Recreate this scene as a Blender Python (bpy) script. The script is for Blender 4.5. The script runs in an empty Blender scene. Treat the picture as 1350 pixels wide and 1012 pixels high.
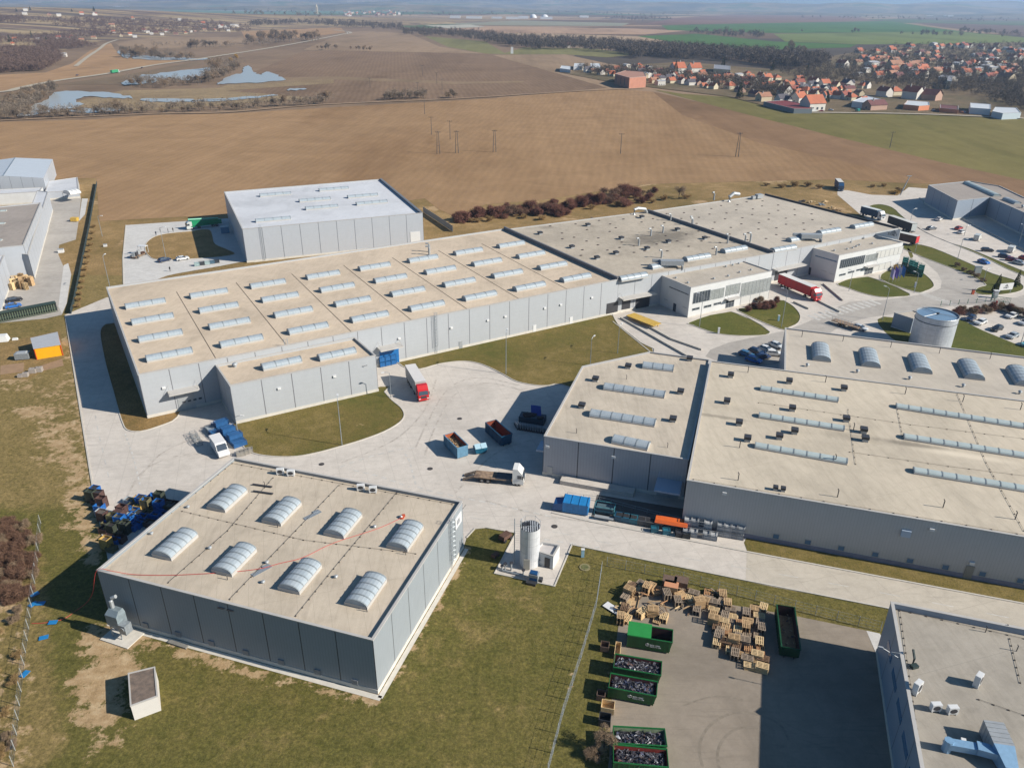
import bpy, math, random
import numpy as np
from mathutils import Vector, Matrix
random.seed(7)
R = math.radians
sc = bpy.context.scene
COL = sc.collection

# ---------------------------------------------------------------- camera
CAMH = 82.0
FPX, PITCH, ROLL = 1014.49, 0.459239459, 0.00906326
FW = np.array([0, math.cos(PITCH), -math.sin(PITCH)])
_r0 = np.array([1.0, 0, 0]); _u0 = np.cross(_r0, FW)
RT = math.cos(ROLL)*_r0 + math.sin(ROLL)*_u0
UP = -math.sin(ROLL)*_r0 + math.cos(ROLL)*_u0
cd = bpy.data.cameras.new('camera'); cam = bpy.data.objects.new('camera', cd); COL.objects.link(cam)
cam.matrix_world = Matrix(((RT[0], UP[0], -FW[0], 0), (RT[1], UP[1], -FW[1], 0), (RT[2], UP[2], -FW[2], CAMH), (0, 0, 0, 1)))
cd.sensor_width = 36; cd.lens = 36*FPX/1350; cd.clip_start = 1; cd.clip_end = 60000
sc.camera = cam

# ---------------------------------------------------------------- light
SUN_AZ, SUN_EL = -15.5, 31.5
sd = np.array([math.cos(R(SUN_EL))*math.cos(R(SUN_AZ)), math.cos(R(SUN_EL))*math.sin(R(SUN_AZ)), math.sin(R(SUN_EL))])
sl = bpy.data.lights.new('sun', 'SUN'); so = bpy.data.objects.new('sun', sl); COL.objects.link(so)
so.rotation_euler = Vector(sd).to_track_quat('Z', 'Y').to_euler()
sl.energy = 5.0; sl.angle = R(0.53); sl.color = (1, .93, .83)
w = bpy.data.worlds.new('World'); sc.world = w; w.use_nodes = True
nt = w.node_tree; bg = nt.nodes['Background']
sky = nt.nodes.new('ShaderNodeTexSky'); sky.sky_type = 'NISHITA'; sky.sun_disc = False
sky.sun_elevation = R(SUN_EL); sky.sun_rotation = math.atan2(sd[0], sd[1]); sky.altitude = 300
sky.air_density = 1.0; sky.dust_density = 1.2; sky.ozone_density = 3.5
tint = nt.nodes.new('ShaderNodeMix'); tint.data_type = 'RGBA'; tint.blend_type = 'MULTIPLY'; tint.inputs[0].default_value = 1; tint.inputs[7].default_value = (.7, 1.1, 1.28, 1)   # clear early spring sky, bluer than the default
nt.links.new(sky.outputs[0], tint.inputs[6]); nt.links.new(tint.outputs[2], bg.inputs[0]); bg.inputs[1].default_value = 0.05
sc.view_settings.view_transform = 'Standard'; sc.view_settings.look = 'None'; sc.view_settings.gamma = 1
sc.view_settings.exposure = 0.68
sc.cycles.max_bounces = 6; sc.cycles.diffuse_bounces = 3; sc.cycles.glossy_bounces = 3; sc.cycles.transmission_bounces = 3
sc.cycles.volume_bounces = 1; sc.cycles.transparent_max_bounces = 8

# ---------------------------------------------------------------- pixel of the photograph -> point at a height
def P(x, y, h=0.):
    d = FW*FPX + RT*(x-675) - UP*(y-506)
    if d[2] > -1e-4: raise ValueError('above horizon %s %s' % (x, y))
    t = (h-CAMH)/d[2]
    return np.array([0, 0, CAMH]) + t*d
def P2(x, y, h=0.): return P(x, y, h)[:2]
def Pwall(x, y, A, B):
    """hit of the view ray with the upright plane through A, B -> metres along, height"""
    d = FW*FPX + RT*(x-675) - UP*(y-506)
    e = (B-A)/np.linalg.norm(B-A); n = np.array([-e[1], e[0]])
    t = (A@n)/(d[:2]@n); H = np.array([0, 0, CAMH]) + t*d
    return (H[:2]-A)@e, H[2]
_HB = [P2(*q) for q in [(-400, 128), (-200, 112), (0, 97), (60, 84), (110, 68), (150, 54), (330, 42), (480, 36)]]
def hz(X, Y):
    """height of the orchard slope at the upper left (0 on the plain)"""
    X = np.atleast_1d(np.asarray(X, float)); Y = np.atleast_1d(np.asarray(Y, float)); best = np.full(X.shape, 1e9); sg = np.zeros(X.shape)
    for a, c in zip(_HB[:-1], _HB[1:]):
        e = c-a; L2 = e@e; t = np.clip(((X-a[0])*e[0]+(Y-a[1])*e[1])/L2, 0, 1); dx, dy = X-a[0]-t*e[0], Y-a[1]-t*e[1]; d = np.hypot(dx, dy)
        s = np.sign(e[0]*(Y-a[1])-e[1]*(X-a[0])); m = d < best; best = np.where(m, d, best); sg = np.where(m, s, sg)
    ss = lambda v: np.clip(v, 0, 1)**2*(3-2*np.clip(v, 0, 1)); sd_ = best*sg
    return 54*ss(sd_/1300)*ss((150-X)/1500)*ss((5200-Y)/2400)+5*ss(sd_/500)*np.sin(X/230.)*np.sin(Y/310.)*ss((150-X)/1500)*ss((5200-Y)/2400)
def Pg(x, y):
    """pixel -> point on the ground including the slope"""
    f = P(x, y)
    if y > 100 or f[0] > 150 or f[1] > 60000: return f
    d = FW*FPX + RT*(x-675) - UP*(y-506); d = d/np.linalg.norm(d); T = np.linalg.norm(f-np.array([0, 0, CAMH])); ts = np.linspace(0, 1, 400)*T
    P_ = np.array([0, 0, CAMH])+ts[:, None]*d; h = hz(P_[:, 0], P_[:, 1]); k = np.argmax(P_[:, 2] <= h) if np.any(P_[:, 2] <= h) else 399
    q = P_[k].copy(); q[2] = hz(q[0], q[1])[0]; return q
def yaw_of(a, b): return math.atan2(b[1]-a[1], b[0]-a[0])

# ---------------------------------------------------------------- materials
MATS = {}
def srgb(c):
    return tuple((v/255/12.92 if v/255 <= .04045 else ((v/255+.055)/1.055)**2.4) for v in c)
def M(name, c=(.5, .5, .5), rough=.6, metal=0., var=0., scale=1., bump=0., c2=None, spec=.5, detail=6, stretch=None, big=0., emit=0):
    """plain paint/metal etc. with a little wear: two noise scales mix c and c2"""
    if name in MATS: return MATS[name]
    m = bpy.data.materials.new(name); m.use_nodes = True; MATS[name] = m
    n = m.node_tree.nodes; l = m.node_tree.links; b = n['Principled BSDF']
    b.inputs['Roughness'].default_value = rough; b.inputs['Metallic'].default_value = metal
    b.inputs['Specular IOR Level'].default_value = spec
    if c2 is None: c2 = tuple(v*(1-var) for v in c)
    if var == 0 and c2 == tuple(c) or (var == 0 and c2 == tuple(v*(1-var) for v in c)):
        b.inputs['Base Color'].default_value = (*c, 1)
        if not bump: return m
    tc = n.new('ShaderNodeTexCoord'); mp = n.new('ShaderNodeMapping'); l.new(tc.outputs['Object'], mp.inputs[0])
    if stretch: mp.inputs['Scale'].default_value = stretch
    ns = n.new('ShaderNodeTexNoise'); ns.inputs['Scale'].default_value = scale; ns.inputs['Detail'].default_value = detail; ns.inputs['Roughness'].default_value = .62
    l.new(mp.outputs[0], ns.inputs['Vector'])
    rp = n.new('ShaderNodeValToRGB'); rp.color_ramp.elements[0].position = .36; rp.color_ramp.elements[1].position = .66
    rp.color_ramp.elements[0].color = (*c2, 1); rp.color_ramp.elements[1].color = (*c, 1)
    l.new(ns.outputs['Fac'], rp.inputs[0]); out = rp.outputs[0]
    if big:
        n2 = n.new('ShaderNodeTexNoise'); n2.inputs['Scale'].default_value = big; n2.inputs['Detail'].default_value = 4
        l.new(tc.outputs['Object'], n2.inputs['Vector'])
        mr = n.new('ShaderNodeMapRange'); mr.inputs[1].default_value = .3; mr.inputs[2].default_value = .7; mr.inputs[3].default_value = .82; mr.inputs[4].default_value = 1.1
        l.new(n2.outputs['Fac'], mr.inputs[0])
        mx = n.new('ShaderNodeMix'); mx.data_type = 'RGBA'; mx.blend_type = 'MULTIPLY'; mx.inputs[0].default_value = 1
        l.new(out, mx.inputs[6]); l.new(mr.outputs[0], mx.inputs[7]); out = mx.outputs[2]
    l.new(out, b.inputs['Base Color'])
    if bump:
        bp = n.new('ShaderNodeBump'); bp.inputs['Strength'].default_value = bump; l.new(ns.outputs['Fac'], bp.inputs['Height']); l.new(bp.outputs[0], b.inputs['Normal'])
    return m

class G:
    """small node-graph helper"""
    def __init__(s, name, rough=.8, spec=.3):
        s.m = bpy.data.materials.new(name); s.m.use_nodes = True; MATS[name] = s.m
        s.n = s.m.node_tree.nodes; s.l = s.m.node_tree.links; s.b = s.n['Principled BSDF']
        s.b.inputs['Roughness'].default_value = rough; s.b.inputs['Specular IOR Level'].default_value = spec
        s.tc = s.n.new('ShaderNodeTexCoord')
    def map(s, src='Object', scale=(1, 1, 1), rot=0., loc=(0, 0, 0)):
        mp = s.n.new('ShaderNodeMapping'); s.l.new(s.tc.outputs[src], mp.inputs[0])
        mp.inputs['Scale'].default_value = scale; mp.inputs['Rotation'].default_value = (0, 0, rot); mp.inputs['Location'].default_value = loc
        return mp.outputs[0]
    def noise(s, vec, scale, detail=5, rough=.6, dist=0.):
        t = s.n.new('ShaderNodeTexNoise'); t.inputs['Scale'].default_value = scale; t.inputs['Detail'].default_value = detail
        t.inputs['Roughness'].default_value = rough; t.inputs['Distortion'].default_value = dist; s.l.new(vec, t.inputs['Vector']); return t.outputs['Fac']
    def ramp(s, f, stops):
        r = s.n.new('ShaderNodeValToRGB'); e = r.color_ramp.elements
        while len(e) < len(stops): e.new(.5)
        for k, (p, c) in enumerate(stops): e[k].position = p; e[k].color = (*c, 1) if len(c) == 3 else c
        s.l.new(f, r.inputs[0]); return r.outputs[0]
    def rng(s, f, a, b, c=0., d=1.):
        r = s.n.new('ShaderNodeMapRange'); s.l.new(f, r.inputs[0])
        for k, v in enumerate((a, b, c, d)): r.inputs[k+1].default_value = v
        return r.outputs[0]
    def mix(s, f, a, b, mode='MIX'):
        x = s.n.new('ShaderNodeMix'); x.data_type = 'RGBA'; x.blend_type = mode
        for i, v in ((0, f), (6, a), (7, b)):
            if isinstance(v, (int, float)): x.inputs[i].default_value = v if i == 0 else (v, v, v, 1)
            elif isinstance(v, tuple): x.inputs[i].default_value = (*v, 1)
            else: s.l.new(v, x.inputs[i])
        return x.outputs[2]
    def math(s, op, a, b=None):
        x = s.n.new('ShaderNodeMath'); x.operation = op
        for i, v in ((0, a), (1, b)):
            if v is None: continue
            if isinstance(v, (int, float)): x.inputs[i].default_value = v
            else: s.l.new(v, x.inputs[i])
        return x.outputs[0]
    def sep(s, vec):
        x = s.n.new('ShaderNodeSeparateXYZ'); s.l.new(vec, x.inputs[0]); return x.outputs
    def line(s, coord, width):
        """1 on thin lines at whole numbers of coord"""
        f = s.math('FRACT', coord); d = s.math('ABSOLUTE', s.math('SUBTRACT', f, .5))
        return s.math('GREATER_THAN', d, .5-width/2)
    def wave(s, vec, scale, dist=2., detail=2., dscale=1., direction='X'):
        t = s.n.new('ShaderNodeTexWave'); t.bands_direction = direction; t.inputs['Scale'].default_value = scale; t.inputs['Distortion'].default_value = dist
        t.inputs['Detail'].default_value = detail; t.inputs['Detail Scale'].default_value = dscale; s.l.new(vec, t.inputs['Vector']); return t.outputs['Fac']
    def out(s, col, bump=None, bs=.3, bd=.05):
        s.l.new(col, s.b.inputs['Base Color'])
        if bump is not None:
            bp = s.n.new('ShaderNodeBump'); bp.inputs['Strength'].default_value = bs; bp.inputs['Distance'].default_value = bd
            s.l.new(bump, bp.inputs['Height']); s.l.new(bp.outputs[0], s.b.inputs['Normal'])
        return s.m

def mat_grass(name, cg, cb, cd, bias=.5, soil=None, sthr=.62, scale=1.):
    g = G(name, .95, .1); v = g.map()
    big = g.noise(v, .035*scale, 5, .6); mid = g.noise(v, .35*scale, 6, .7); fine = g.noise(v, 3.2*scale, 4, .75)
    f = g.math('ADD', g.math('MULTIPLY', big, .6), g.math('MULTIPLY', mid, .4))
    c = g.ramp(f, [(bias-.14, cg), (bias+.02, cb), (bias+.16, cd)])
    c = g.mix(.75, c, g.ramp(fine, [(.3, (.35, .36, .34)), (.5, (.95, .95, .9)), (.72, (1.65, 1.55, 1.35))]), 'MULTIPLY')
    if soil:
        sn = g.noise(v, .06*scale, 9, .68, .4)
        c = g.mix(g.rng(sn, sthr, sthr+.05), c, g.ramp(fine, [(.3, tuple(x*.8 for x in soil)), (.7, tuple(x*1.12 for x in soil))]))
    return g.out(c, fine, .6, .08)

def mat_concrete(name, c, joints=6., rot=0., stain=.8):
    g = G(name, .85, .25); v = g.map(rot=rot)
    s = g.noise(v, .05, 8, .65, 1.2); m_ = g.noise(v, .5, 6, .7); f = g.noise(v, 6, 3, .7)
    col = g.ramp(s, [(.3, tuple(x*stain for x in c)), (.52, c), (.75, tuple(x*1.08 for x in c))])
    col = g.mix(.5, col, g.ramp(m_, [(.32, (.8, .79, .78)), (.6, (1.06, 1.06, 1.06))]), 'MULTIPLY')
    col = g.mix(.35, col, g.ramp(f, [(.3, (.8, .8, .8)), (.7, (1.1, 1.1, 1.1))]), 'MULTIPLY')
    # worn wheel tracks
    t = g.noise(g.map(rot=rot, scale=(.25, 3., 1)), .22, 6, .6, 2.5)
    col = g.mix(g.rng(t, .55, .68, 0, .4), col, tuple(x*.66 for x in c))
    t2 = g.noise(v, .12, 9, .72, 4.)
    col = g.mix(g.rng(t2, .52, .66, 0, .35), col, tuple(x*.7 for x in c))
    if joints:
        xyz = g.sep(v); w_ = .05/joints
        j = g.math('MAXIMUM', g.line(g.math('DIVIDE', xyz[0], joints), w_*2.4), g.line(g.math('DIVIDE', xyz[1], joints), w_*2.4))
        col = g.mix(g.math('MULTIPLY', j, .3), col, tuple(x*.55 for x in c))
    return g.out(col, m_, .15)

def mat_panel(name, c, line_c=(.12, .12, .13), lw=.03, ribs=True, vertical=False):
    g = G(name, .5, .4); uv = g.map('UV'); xyz = g.sep(uv); o = g.map()
    dirt = g.noise(o, .6, 6, .65)
    col = g.mix(1., c, g.ramp(dirt, [(.3, (.975, .975, .975)), (.6, (1.01, 1.01, 1.01))]), 'MULTIPLY')
    streak = g.noise(g.map('UV', (9, .25, 1)), 1.2, 4, .6)
    col = g.mix(.35, col, g.ramp(streak, [(.3, (.93, .93, .92)), (.6, (1.02, 1.02, 1.02))]), 'MULTIPLY')
    if vertical: rl = g.line(g.math('MULTIPLY', xyz[0], 12.), .22)
    else: rl = g.line(xyz[1], .035)
    if ribs: col = g.mix(g.math('MULTIPLY', rl, .22), col, tuple(v*.55 for v in c))
    if lw: col = g.mix(g.line(xyz[0], lw), col, line_c)
    return g.out(col)

def mat_roof(name, c, rot=0., w=1.6, streaks=.5, patch=.35, spots=()):
    g = G(name, .8, .3); v = g.map(rot=rot)
    big = g.noise(v, .05, 7, .62, .6); mid = g.noise(v, .45, 6, .7, .3); fine = g.noise(v, 7, 3, .6)
    col = g.ramp(big, [(.3, tuple(x*.8 for x in c)), (.5, c), (.74, tuple(x*1.12 for x in c))])
    col = g.mix(patch, col, g.ramp(mid, [(.28, (.66, .65, .63)), (.55, (1.05, 1.04, 1.03))]), 'MULTIPLY')
    st = g.noise(g.map(rot=rot, scale=(1.3, .09, 1)), 1., 5, .6, .6)
    col = g.mix(streaks, col, g.ramp(st, [(.33, (.84, .83, .82)), (.56, (1.03, 1.03, 1.03))]), 'MULTIPLY')
    rings = g.noise(v, .11, 9, .7, 2.)
    col = g.mix(g.rng(rings, .63, .72, 0, .4), col, tuple(x*.62 for x in c))
    col = g.mix(.3, col, g.ramp(fine, [(.3, (.85, .85, .85)), (.7, (1.1, 1.1, 1.1))]), 'MULTIPLY')
    xyz = g.sep(v)
    j = g.math('MAXIMUM', g.line(g.math('DIVIDE', xyz[0], w), .035), g.line(g.math('DIVIDE', xyz[1], 14.), .006))
    col = g.mix(g.math('MULTIPLY', j, .28), col, tuple(x*.5 for x in c))
    for (sx, sy, rx, ry, a, st_) in spots:   # soot and puddle marks that belong to the roof
        gp_ = g.n.new('ShaderNodeNewGeometry'); mp = g.n.new('ShaderNodeMapping'); g.l.new(gp_.outputs['Position'], mp.inputs[0]); mp.vector_type = 'TEXTURE'
        mp.inputs['Location'].default_value = (sx, sy, 0); mp.inputs['Rotation'].default_value = (0, 0, a); mp.inputs['Scale'].default_value = (rx, ry, 1000)
        ln = g.n.new('ShaderNodeVectorMath'); ln.operation = 'LENGTH'; g.l.new(mp.outputs[0], ln.inputs[0])
        k = g.math('ADD', ln.outputs['Value'], g.math('MULTIPLY', g.math('SUBTRACT', mid, .5), 1.1))
        col = g.mix(g.rng(k, .35, 1.05, abs(st_), 0), col, tuple(x*.3 for x in c) if st_ > 0 else tuple(min(.8, x*1.3) for x in c))
    return g.out(col, mid, .1)

def mat_field(name, c, rot=0., furrow=.22, contrast=.2, c2=None, fs=.4):
    g = G(name, .95, .05); v = g.map(rot=rot)
    c2 = c2 or tuple(x*.72 for x in c)
    big = g.noise(g.map(rot=rot, scale=(1, .35, 1)), .006, 8, .6, .8)
    col = g.ramp(big, [(.32, c2), (.5, c), (.7, tuple(x*1.1 for x in c))])
    wv = g.wave(v, fs, 3., 4, .6)
    wv = g.mix(.55, wv, g.noise(g.map(rot=rot, scale=(1, .12, 1)), .5, 5, .7)); wv = g.sep(wv)[0]
    col = g.mix(contrast, col, g.ramp(wv, [(.2, (.55, .55, .55)), (.8, (1.15, 1.15, 1.15))]), 'MULTIPLY')
    st = g.noise(g.map(rot=rot, scale=(1, .02, 1)), .12, 5, .65)
    col = g.mix(.8, col, g.ramp(st, [(.3, (.9, .89, .88)), (.65, (1.06, 1.06, 1.06))]), 'MULTIPLY')
    md = g.noise(v, .03, 7, .7, 1.2)
    col = g.mix(.7, col, g.ramp(md, [(.32, (.8, .79, .78)), (.66, (1.12, 1.11, 1.1))]), 'MULTIPLY')
    fine = g.noise(v, .9, 4, .7)
    col = g.mix(.5, col, g.ramp(fine, [(.3, (.75, .75, .75)), (.7, (1.15, 1.15, 1.15))]), 'MULTIPLY')
    return g.out(col)

# ---------------------------------------------------------------- mesh building
class B:
    def __init__(s): s.v = []; s.f = []; s.m = []; s.uv = []; s.has_uv = False
    def face(s, pts, mi=0, uv=None):
        k = len(s.v); s.v += [tuple(p) for p in pts]; s.f.append(tuple(range(k, k+len(pts)))); s.m.append(mi)
        if uv is not None: s.has_uv = True
        s.uv.append(uv)
    def box(s, c, d, yaw=0., mi=0, taper=1.):
        """centre of the bottom c, size d"""
        cy, sy = math.cos(yaw), math.sin(yaw); k = len(s.v)
        for z, t in ((0, 1.), (d[2], taper)):
            for a, b in ((-1, -1), (1, -1), (1, 1), (-1, 1)):
                x, y = a*d[0]/2*t, b*d[1]/2*t; s.v.append((c[0]+x*cy-y*sy, c[1]+x*sy+y*cy, c[2]+z))
        for q in ((3, 2, 1, 0), (4, 5, 6, 7), (0, 1, 5, 4), (1, 2, 6, 5), (2, 3, 7, 6), (3, 0, 4, 7)):
            s.f.append(tuple(k+i for i in q)); s.m.append(mi); s.uv.append(None)
        return s
    def hexa(s, p, mi=0):
        k = len(s.v); s.v += [tuple(q) for q in p]
        for q in ((3, 2, 1, 0), (4, 5, 6, 7), (0, 1, 5, 4), (1, 2, 6, 5), (2, 3, 7, 6), (3, 0, 4, 7)):
            s.f.append(tuple(k+i for i in q)); s.m.append(mi); s.uv.append(None)
        return s
    def prism(s, poly, z0, z1, mi=0, mt=None):
        k = len(s.v); n = len(poly)
        s.v += [(p[0], p[1], z0) for p in poly]+[(p[0], p[1], z1) for p in poly]
        s.f.append(tuple(range(k+n-1, k-1, -1))); s.m.append(mi); s.uv.append(None)
        s.f.append(tuple(range(k+n, k+2*n))); s.m.append(mi if mt is None else mt); s.uv.append(None)
        for i in range(n):
            j = (i+1) % n; s.f.append((k+i, k+j, k+n+j, k+n+i)); s.m.append(mi); s.uv.append(None)
        return s
    def side(s, prof, y0, y1, mi=0):
        """profile in x,z swept along y"""
        k = len(s.v); n = len(prof)
        s.v += [(p[0], y0, p[1]) for p in prof]+[(p[0], y1, p[1]) for p in prof]
        s.f.append(tuple(range(k, k+n))); s.m.append(mi); s.uv.append(None)
        s.f.append(tuple(range(k+2*n-1, k+n-1, -1))); s.m.append(mi); s.uv.append(None)
        for i in range(n):
            j = (i+1) % n; s.f.append((k+j, k+i, k+n+i, k+n+j)); s.m.append(mi); s.uv.append(None)
        return s
    def tube(s, pts, r, n=6, mi=0, r1=None, cap=True):
        pts = [np.array(p, float) for p in pts]; k0 = len(s.v)
        for i, p in enumerate(pts):
            a = pts[max(i-1, 0)]; b = pts[min(i+1, len(pts)-1)]; t = b-a; t = t/(np.linalg.norm(t)+1e-9)
            u = np.cross(t, (0, 0, 1)) if abs(t[2]) < .95 else np.cross(t, (1, 0, 0)); u /= np.linalg.norm(u); w_ = np.cross(t, u)
            rr = r if r1 is None else r+(r1-r)*i/(len(pts)-1)
            for j in range(n):
                an = 2*math.pi*j/n; s.v.append(tuple(p+rr*(math.cos(an)*u+math.sin(an)*w_)))
        for i in range(len(pts)-1):
            for j in range(n):
                a = k0+i*n+j; b = k0+i*n+(j+1) % n; s.f.append((a, b, b+n, a+n)); s.m.append(mi); s.uv.append(None)
        if cap:
            s.f.append(tuple(range(k0, k0+n))); s.m.append(mi); s.uv.append(None)
            e = k0+(len(pts)-1)*n; s.f.append(tuple(range(e+n-1, e-1, -1))); s.m.append(mi); s.uv.append(None)
        return s
    def cyl(s, c, r, h, n=16, mi=0, r1=None, axis='z', mt=None):
        r1 = r if r1 is None else r1; k = len(s.v)
        for z, rr in ((0, r), (h, r1)):
            for j in range(n):
                a = 2*math.pi*j/n; x, y = rr*math.cos(a), rr*math.sin(a)
                if axis == 'z': s.v.append((c[0]+x, c[1]+y, c[2]+z))
                elif axis == 'y': s.v.append((c[0]+x, c[1]+z, c[2]+y))
                else: s.v.append((c[0]+z, c[1]+x, c[2]+y))
        for j in range(n):
            b = (j+1) % n; s.f.append((k+j, k+b, k+n+b, k+n+j)); s.m.append(mi); s.uv.append(None)
        s.f.append(tuple(range(k+n-1, k-1, -1))); s.m.append(mi); s.uv.append(None)
        s.f.append(tuple(range(k+n, k+2*n))); s.m.append(mi if mt is None else mt); s.uv.append(None)
        return s
    def mesh(s, name, mats, org=(0, 0, 0), smooth=False):
        me = bpy.data.meshes.new(name); o = np.array(org, float)
        v = (np.array(s.v, float)-o) if len(s.v) else []
        me.from_pydata([tuple(q) for q in v], [], s.f)
        for m in (mats if isinstance(mats, (list, tuple)) else [mats]): me.materials.append(m)
        if any(s.m): me.polygons.foreach_set('material_index', s.m)
        if s.has_uv:
            ul = me.uv_layers.new(name='UVMap'); k = 0
            for fi, f in enumerate(s.f):
                u = s.uv[fi]
                for j in range(len(f)):
                    if u is not None: ul.data[k].uv = u[j]
                    k += 1
        if smooth: me.polygons.foreach_set('use_smooth', [True]*len(me.polygons))
        me.update(); return me
    def build(s, name, mats, parent=None, smooth=False, local=False):
        org = (0, 0, 0)
        if parent is not None and not local: org = WORLD.get(parent.name, (0, 0, 0))
        o = bpy.data.objects.new(name, s.mesh(name, mats, org, smooth)); COL.objects.link(o)
        if parent is not None: o.parent = parent; WORLD[o.name] = org
        return o
WORLD = {}
def tag(o, label, cat=None, group=None, kind=None):
    if label: o['label'] = label
    if cat: o['category'] = cat
    if group: o['group'] = group
    if kind: o['kind'] = kind
    return o
def thing(name, loc, label, cat, group=None, yaw=0.):
    o = bpy.data.objects.new(name, None); COL.objects.link(o); o.location = tuple(loc); o.rotation_euler = (0, 0, yaw)
    o.empty_display_size = .5; WORLD[o.name] = tuple(loc)
    return tag(o, label, cat, group)
def part_mesh(name, me, parent, loc=(0, 0, 0), yaw=0., scale=None):
    o = bpy.data.objects.new(name, me); COL.objects.link(o); o.parent = parent; o.location = loc; o.rotation_euler = (0, 0, yaw)
    if scale: o.scale = scale
    return o
KIDS = {}
def dup(root, loc=None, yaw=None, label=None, group=None, scale=None):
    r = root.copy(); COL.objects.link(r)
    if loc is not None: r.location = tuple(loc)
    if yaw is not None: r.rotation_euler = (0, 0, yaw)
    if scale is not None: r.scale = scale
    if label: r['label'] = label
    if group: r['group'] = group
    for ch in KIDS.get(root.name) or [c for c in bpy.data.objects if c.parent == root]:
        c = ch.copy(); COL.objects.link(c); c.parent = r
        for g_ in KIDS.get(ch.name) or []:
            d = g_.copy(); COL.objects.link(d); d.parent = c
    return r
def proto(root):
    """remember a thing's children so that copying stays quick"""
    KIDS[root.name] = [c for c in COL.objects if c.parent == root]
    for ch in KIDS[root.name]: KIDS[ch.name] = [c for c in COL.objects if c.parent == ch]
    return root

def ccw(poly):
    a = sum(poly[i][0]*poly[(i+1) % len(poly)][1]-poly[(i+1) % len(poly)][0]*poly[i][1] for i in range(len(poly)))
    return poly if a > 0 else poly[::-1]
def inset(poly, t):
    n = len(poly); out = []
    for i in range(n):
        a, b, c = np.array(poly[i-1]), np.array(poly[i]), np.array(poly[(i+1) % n])
        e1 = (b-a)/np.linalg.norm(b-a); e2 = (c-b)/np.linalg.norm(c-b)
        n1 = np.array([-e1[1], e1[0]]); n2 = np.array([-e2[1], e2[0]])
        d = 1+n1@n2; out.append(b+t*(n1+n2)/max(d, .2))
    return out
def tri_sheet(name, poly, z, mat, kind='structure', parent=None):
    """flat sheet from an outline (may be concave)"""
    import bmesh
    bm = bmesh.new(); vs = [bm.verts.new((p[0], p[1], z)) for p in poly]
    f = bm.faces.new(vs); f.normal_update()
    if f.normal.z < 0: f.normal_flip()
    bmesh.ops.triangulate(bm, faces=bm.faces[:])
    me = bpy.data.meshes.new(name); bm.to_mesh(me); bm.free(); me.materials.append(mat)
    o = bpy.data.objects.new(name, me); COL.objects.link(o)
    if parent: o.parent = parent
    if kind: o['kind'] = kind
    return o
def smooth_poly(pts, n=3, closed=True):
    """Catmull-Rom through pixel points"""
    pts = [np.array(p, float) for p in pts]; out = []; N = len(pts)
    for i in range(N if closed else N-1):
        if closed: a, b, c, d = pts[i-1], pts[i], pts[(i+1) % N], pts[(i+2) % N]
        else: a, b, c, d = pts[max(i-1, 0)], pts[i], pts[i+1], pts[min(i+2, N-1)]
        for k in range(n):
            t = k/n; out.append(.5*((2*b)+(c-a)*t+(2*a-5*b+4*c-d)*t*t+(3*b-a-3*c+d)*t**3))
    if not closed: out.append(pts[-1])
    return out
def ribbon(name, pts, width, z, mat, h=0., parent=None, kind='structure'):
    """strip (or low wall of height h) along a line"""
    b = B(); n = len(pts); L = []; Rr = []
    for i in range(n):
        a = np.array(pts[max(i-1, 0)]); c = np.array(pts[min(i+1, n-1)]); e = (c-a)/(np.linalg.norm(c-a)+1e-9); nn = np.array([-e[1], e[0]])
        L.append(np.array(pts[i])+nn*width/2); Rr.append(np.array(pts[i])-nn*width/2)
    for i in range(n-1):
        q = [Rr[i], Rr[i+1], L[i+1], L[i]]
        b.face([(p[0], p[1], z+h) for p in q])
        if h:
            b.face([(*Rr[i], z), (*Rr[i+1], z), (*Rr[i+1], z+h), (*Rr[i], z+h)]); b.face([(*L[i+1], z), (*L[i], z), (*L[i], z+h), (*L[i+1], z+h)])
    if h:
        b.face([(*L[0], z), (*Rr[0], z), (*Rr[0], z+h), (*L[0], z+h)]); b.face([(*Rr[-1], z), (*L[-1], z), (*L[-1], z+h), (*Rr[-1], z+h)])
    o = b.build(name, mat, parent)
    if kind: o['kind'] = kind
    return o
# ---------------------------------------------------------------- colours: sunlit picture value -> base colour
def C(r, g, b, k=1.42): return tuple(min(.85, v/k) for v in srgb((r, g, b)))
mg = mat_grass('lawn_grass', C(98, 98, 50), C(122, 109, 64), C(146, 128, 84), .5, C(186, 162, 120), .66, 1.3)
mg_soil = mat_grass('rough_grass', C(98, 98, 50), C(128, 116, 70), C(150, 132, 88), .5, C(186, 158, 118), .56)
mg_dry = mat_grass('dry_grass', C(122, 106, 66), C(156, 130, 90), C(186, 156, 114), .5, C(190, 160, 122), .6, .6)
mg_green = mat_grass('verge_grass', C(86, 94, 44), C(104, 104, 54), C(130, 120, 70), .52)
mconc = mat_concrete('yard_concrete', C(220, 211, 200), 5., R(-17), .86)
mconc2 = mat_concrete('pale_slab_concrete', C(218, 215, 210), 6., R(31), .92)
masph = mat_concrete('grey_asphalt', C(190, 183, 174), 0, 0, .82)
mroad = mat_concrete('road_concrete', C(208, 198, 182), 6., R(-17), .9)
myard = mat_concrete('pallet_yard_asphalt', C(158, 146, 131), 0, R(-17), .78)
mkerb = M('kerb_concrete', C(215, 208, 196), .8, var=.15, scale=1.5)
mmark = M('road_marking_paint', C(226, 222, 214), .7, var=.35, scale=1.2)
mgravel = M('river_gravel', C(190, 175, 165), .9, c2=C(105, 95, 92), scale=2.5, detail=8, bump=.5)

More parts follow.
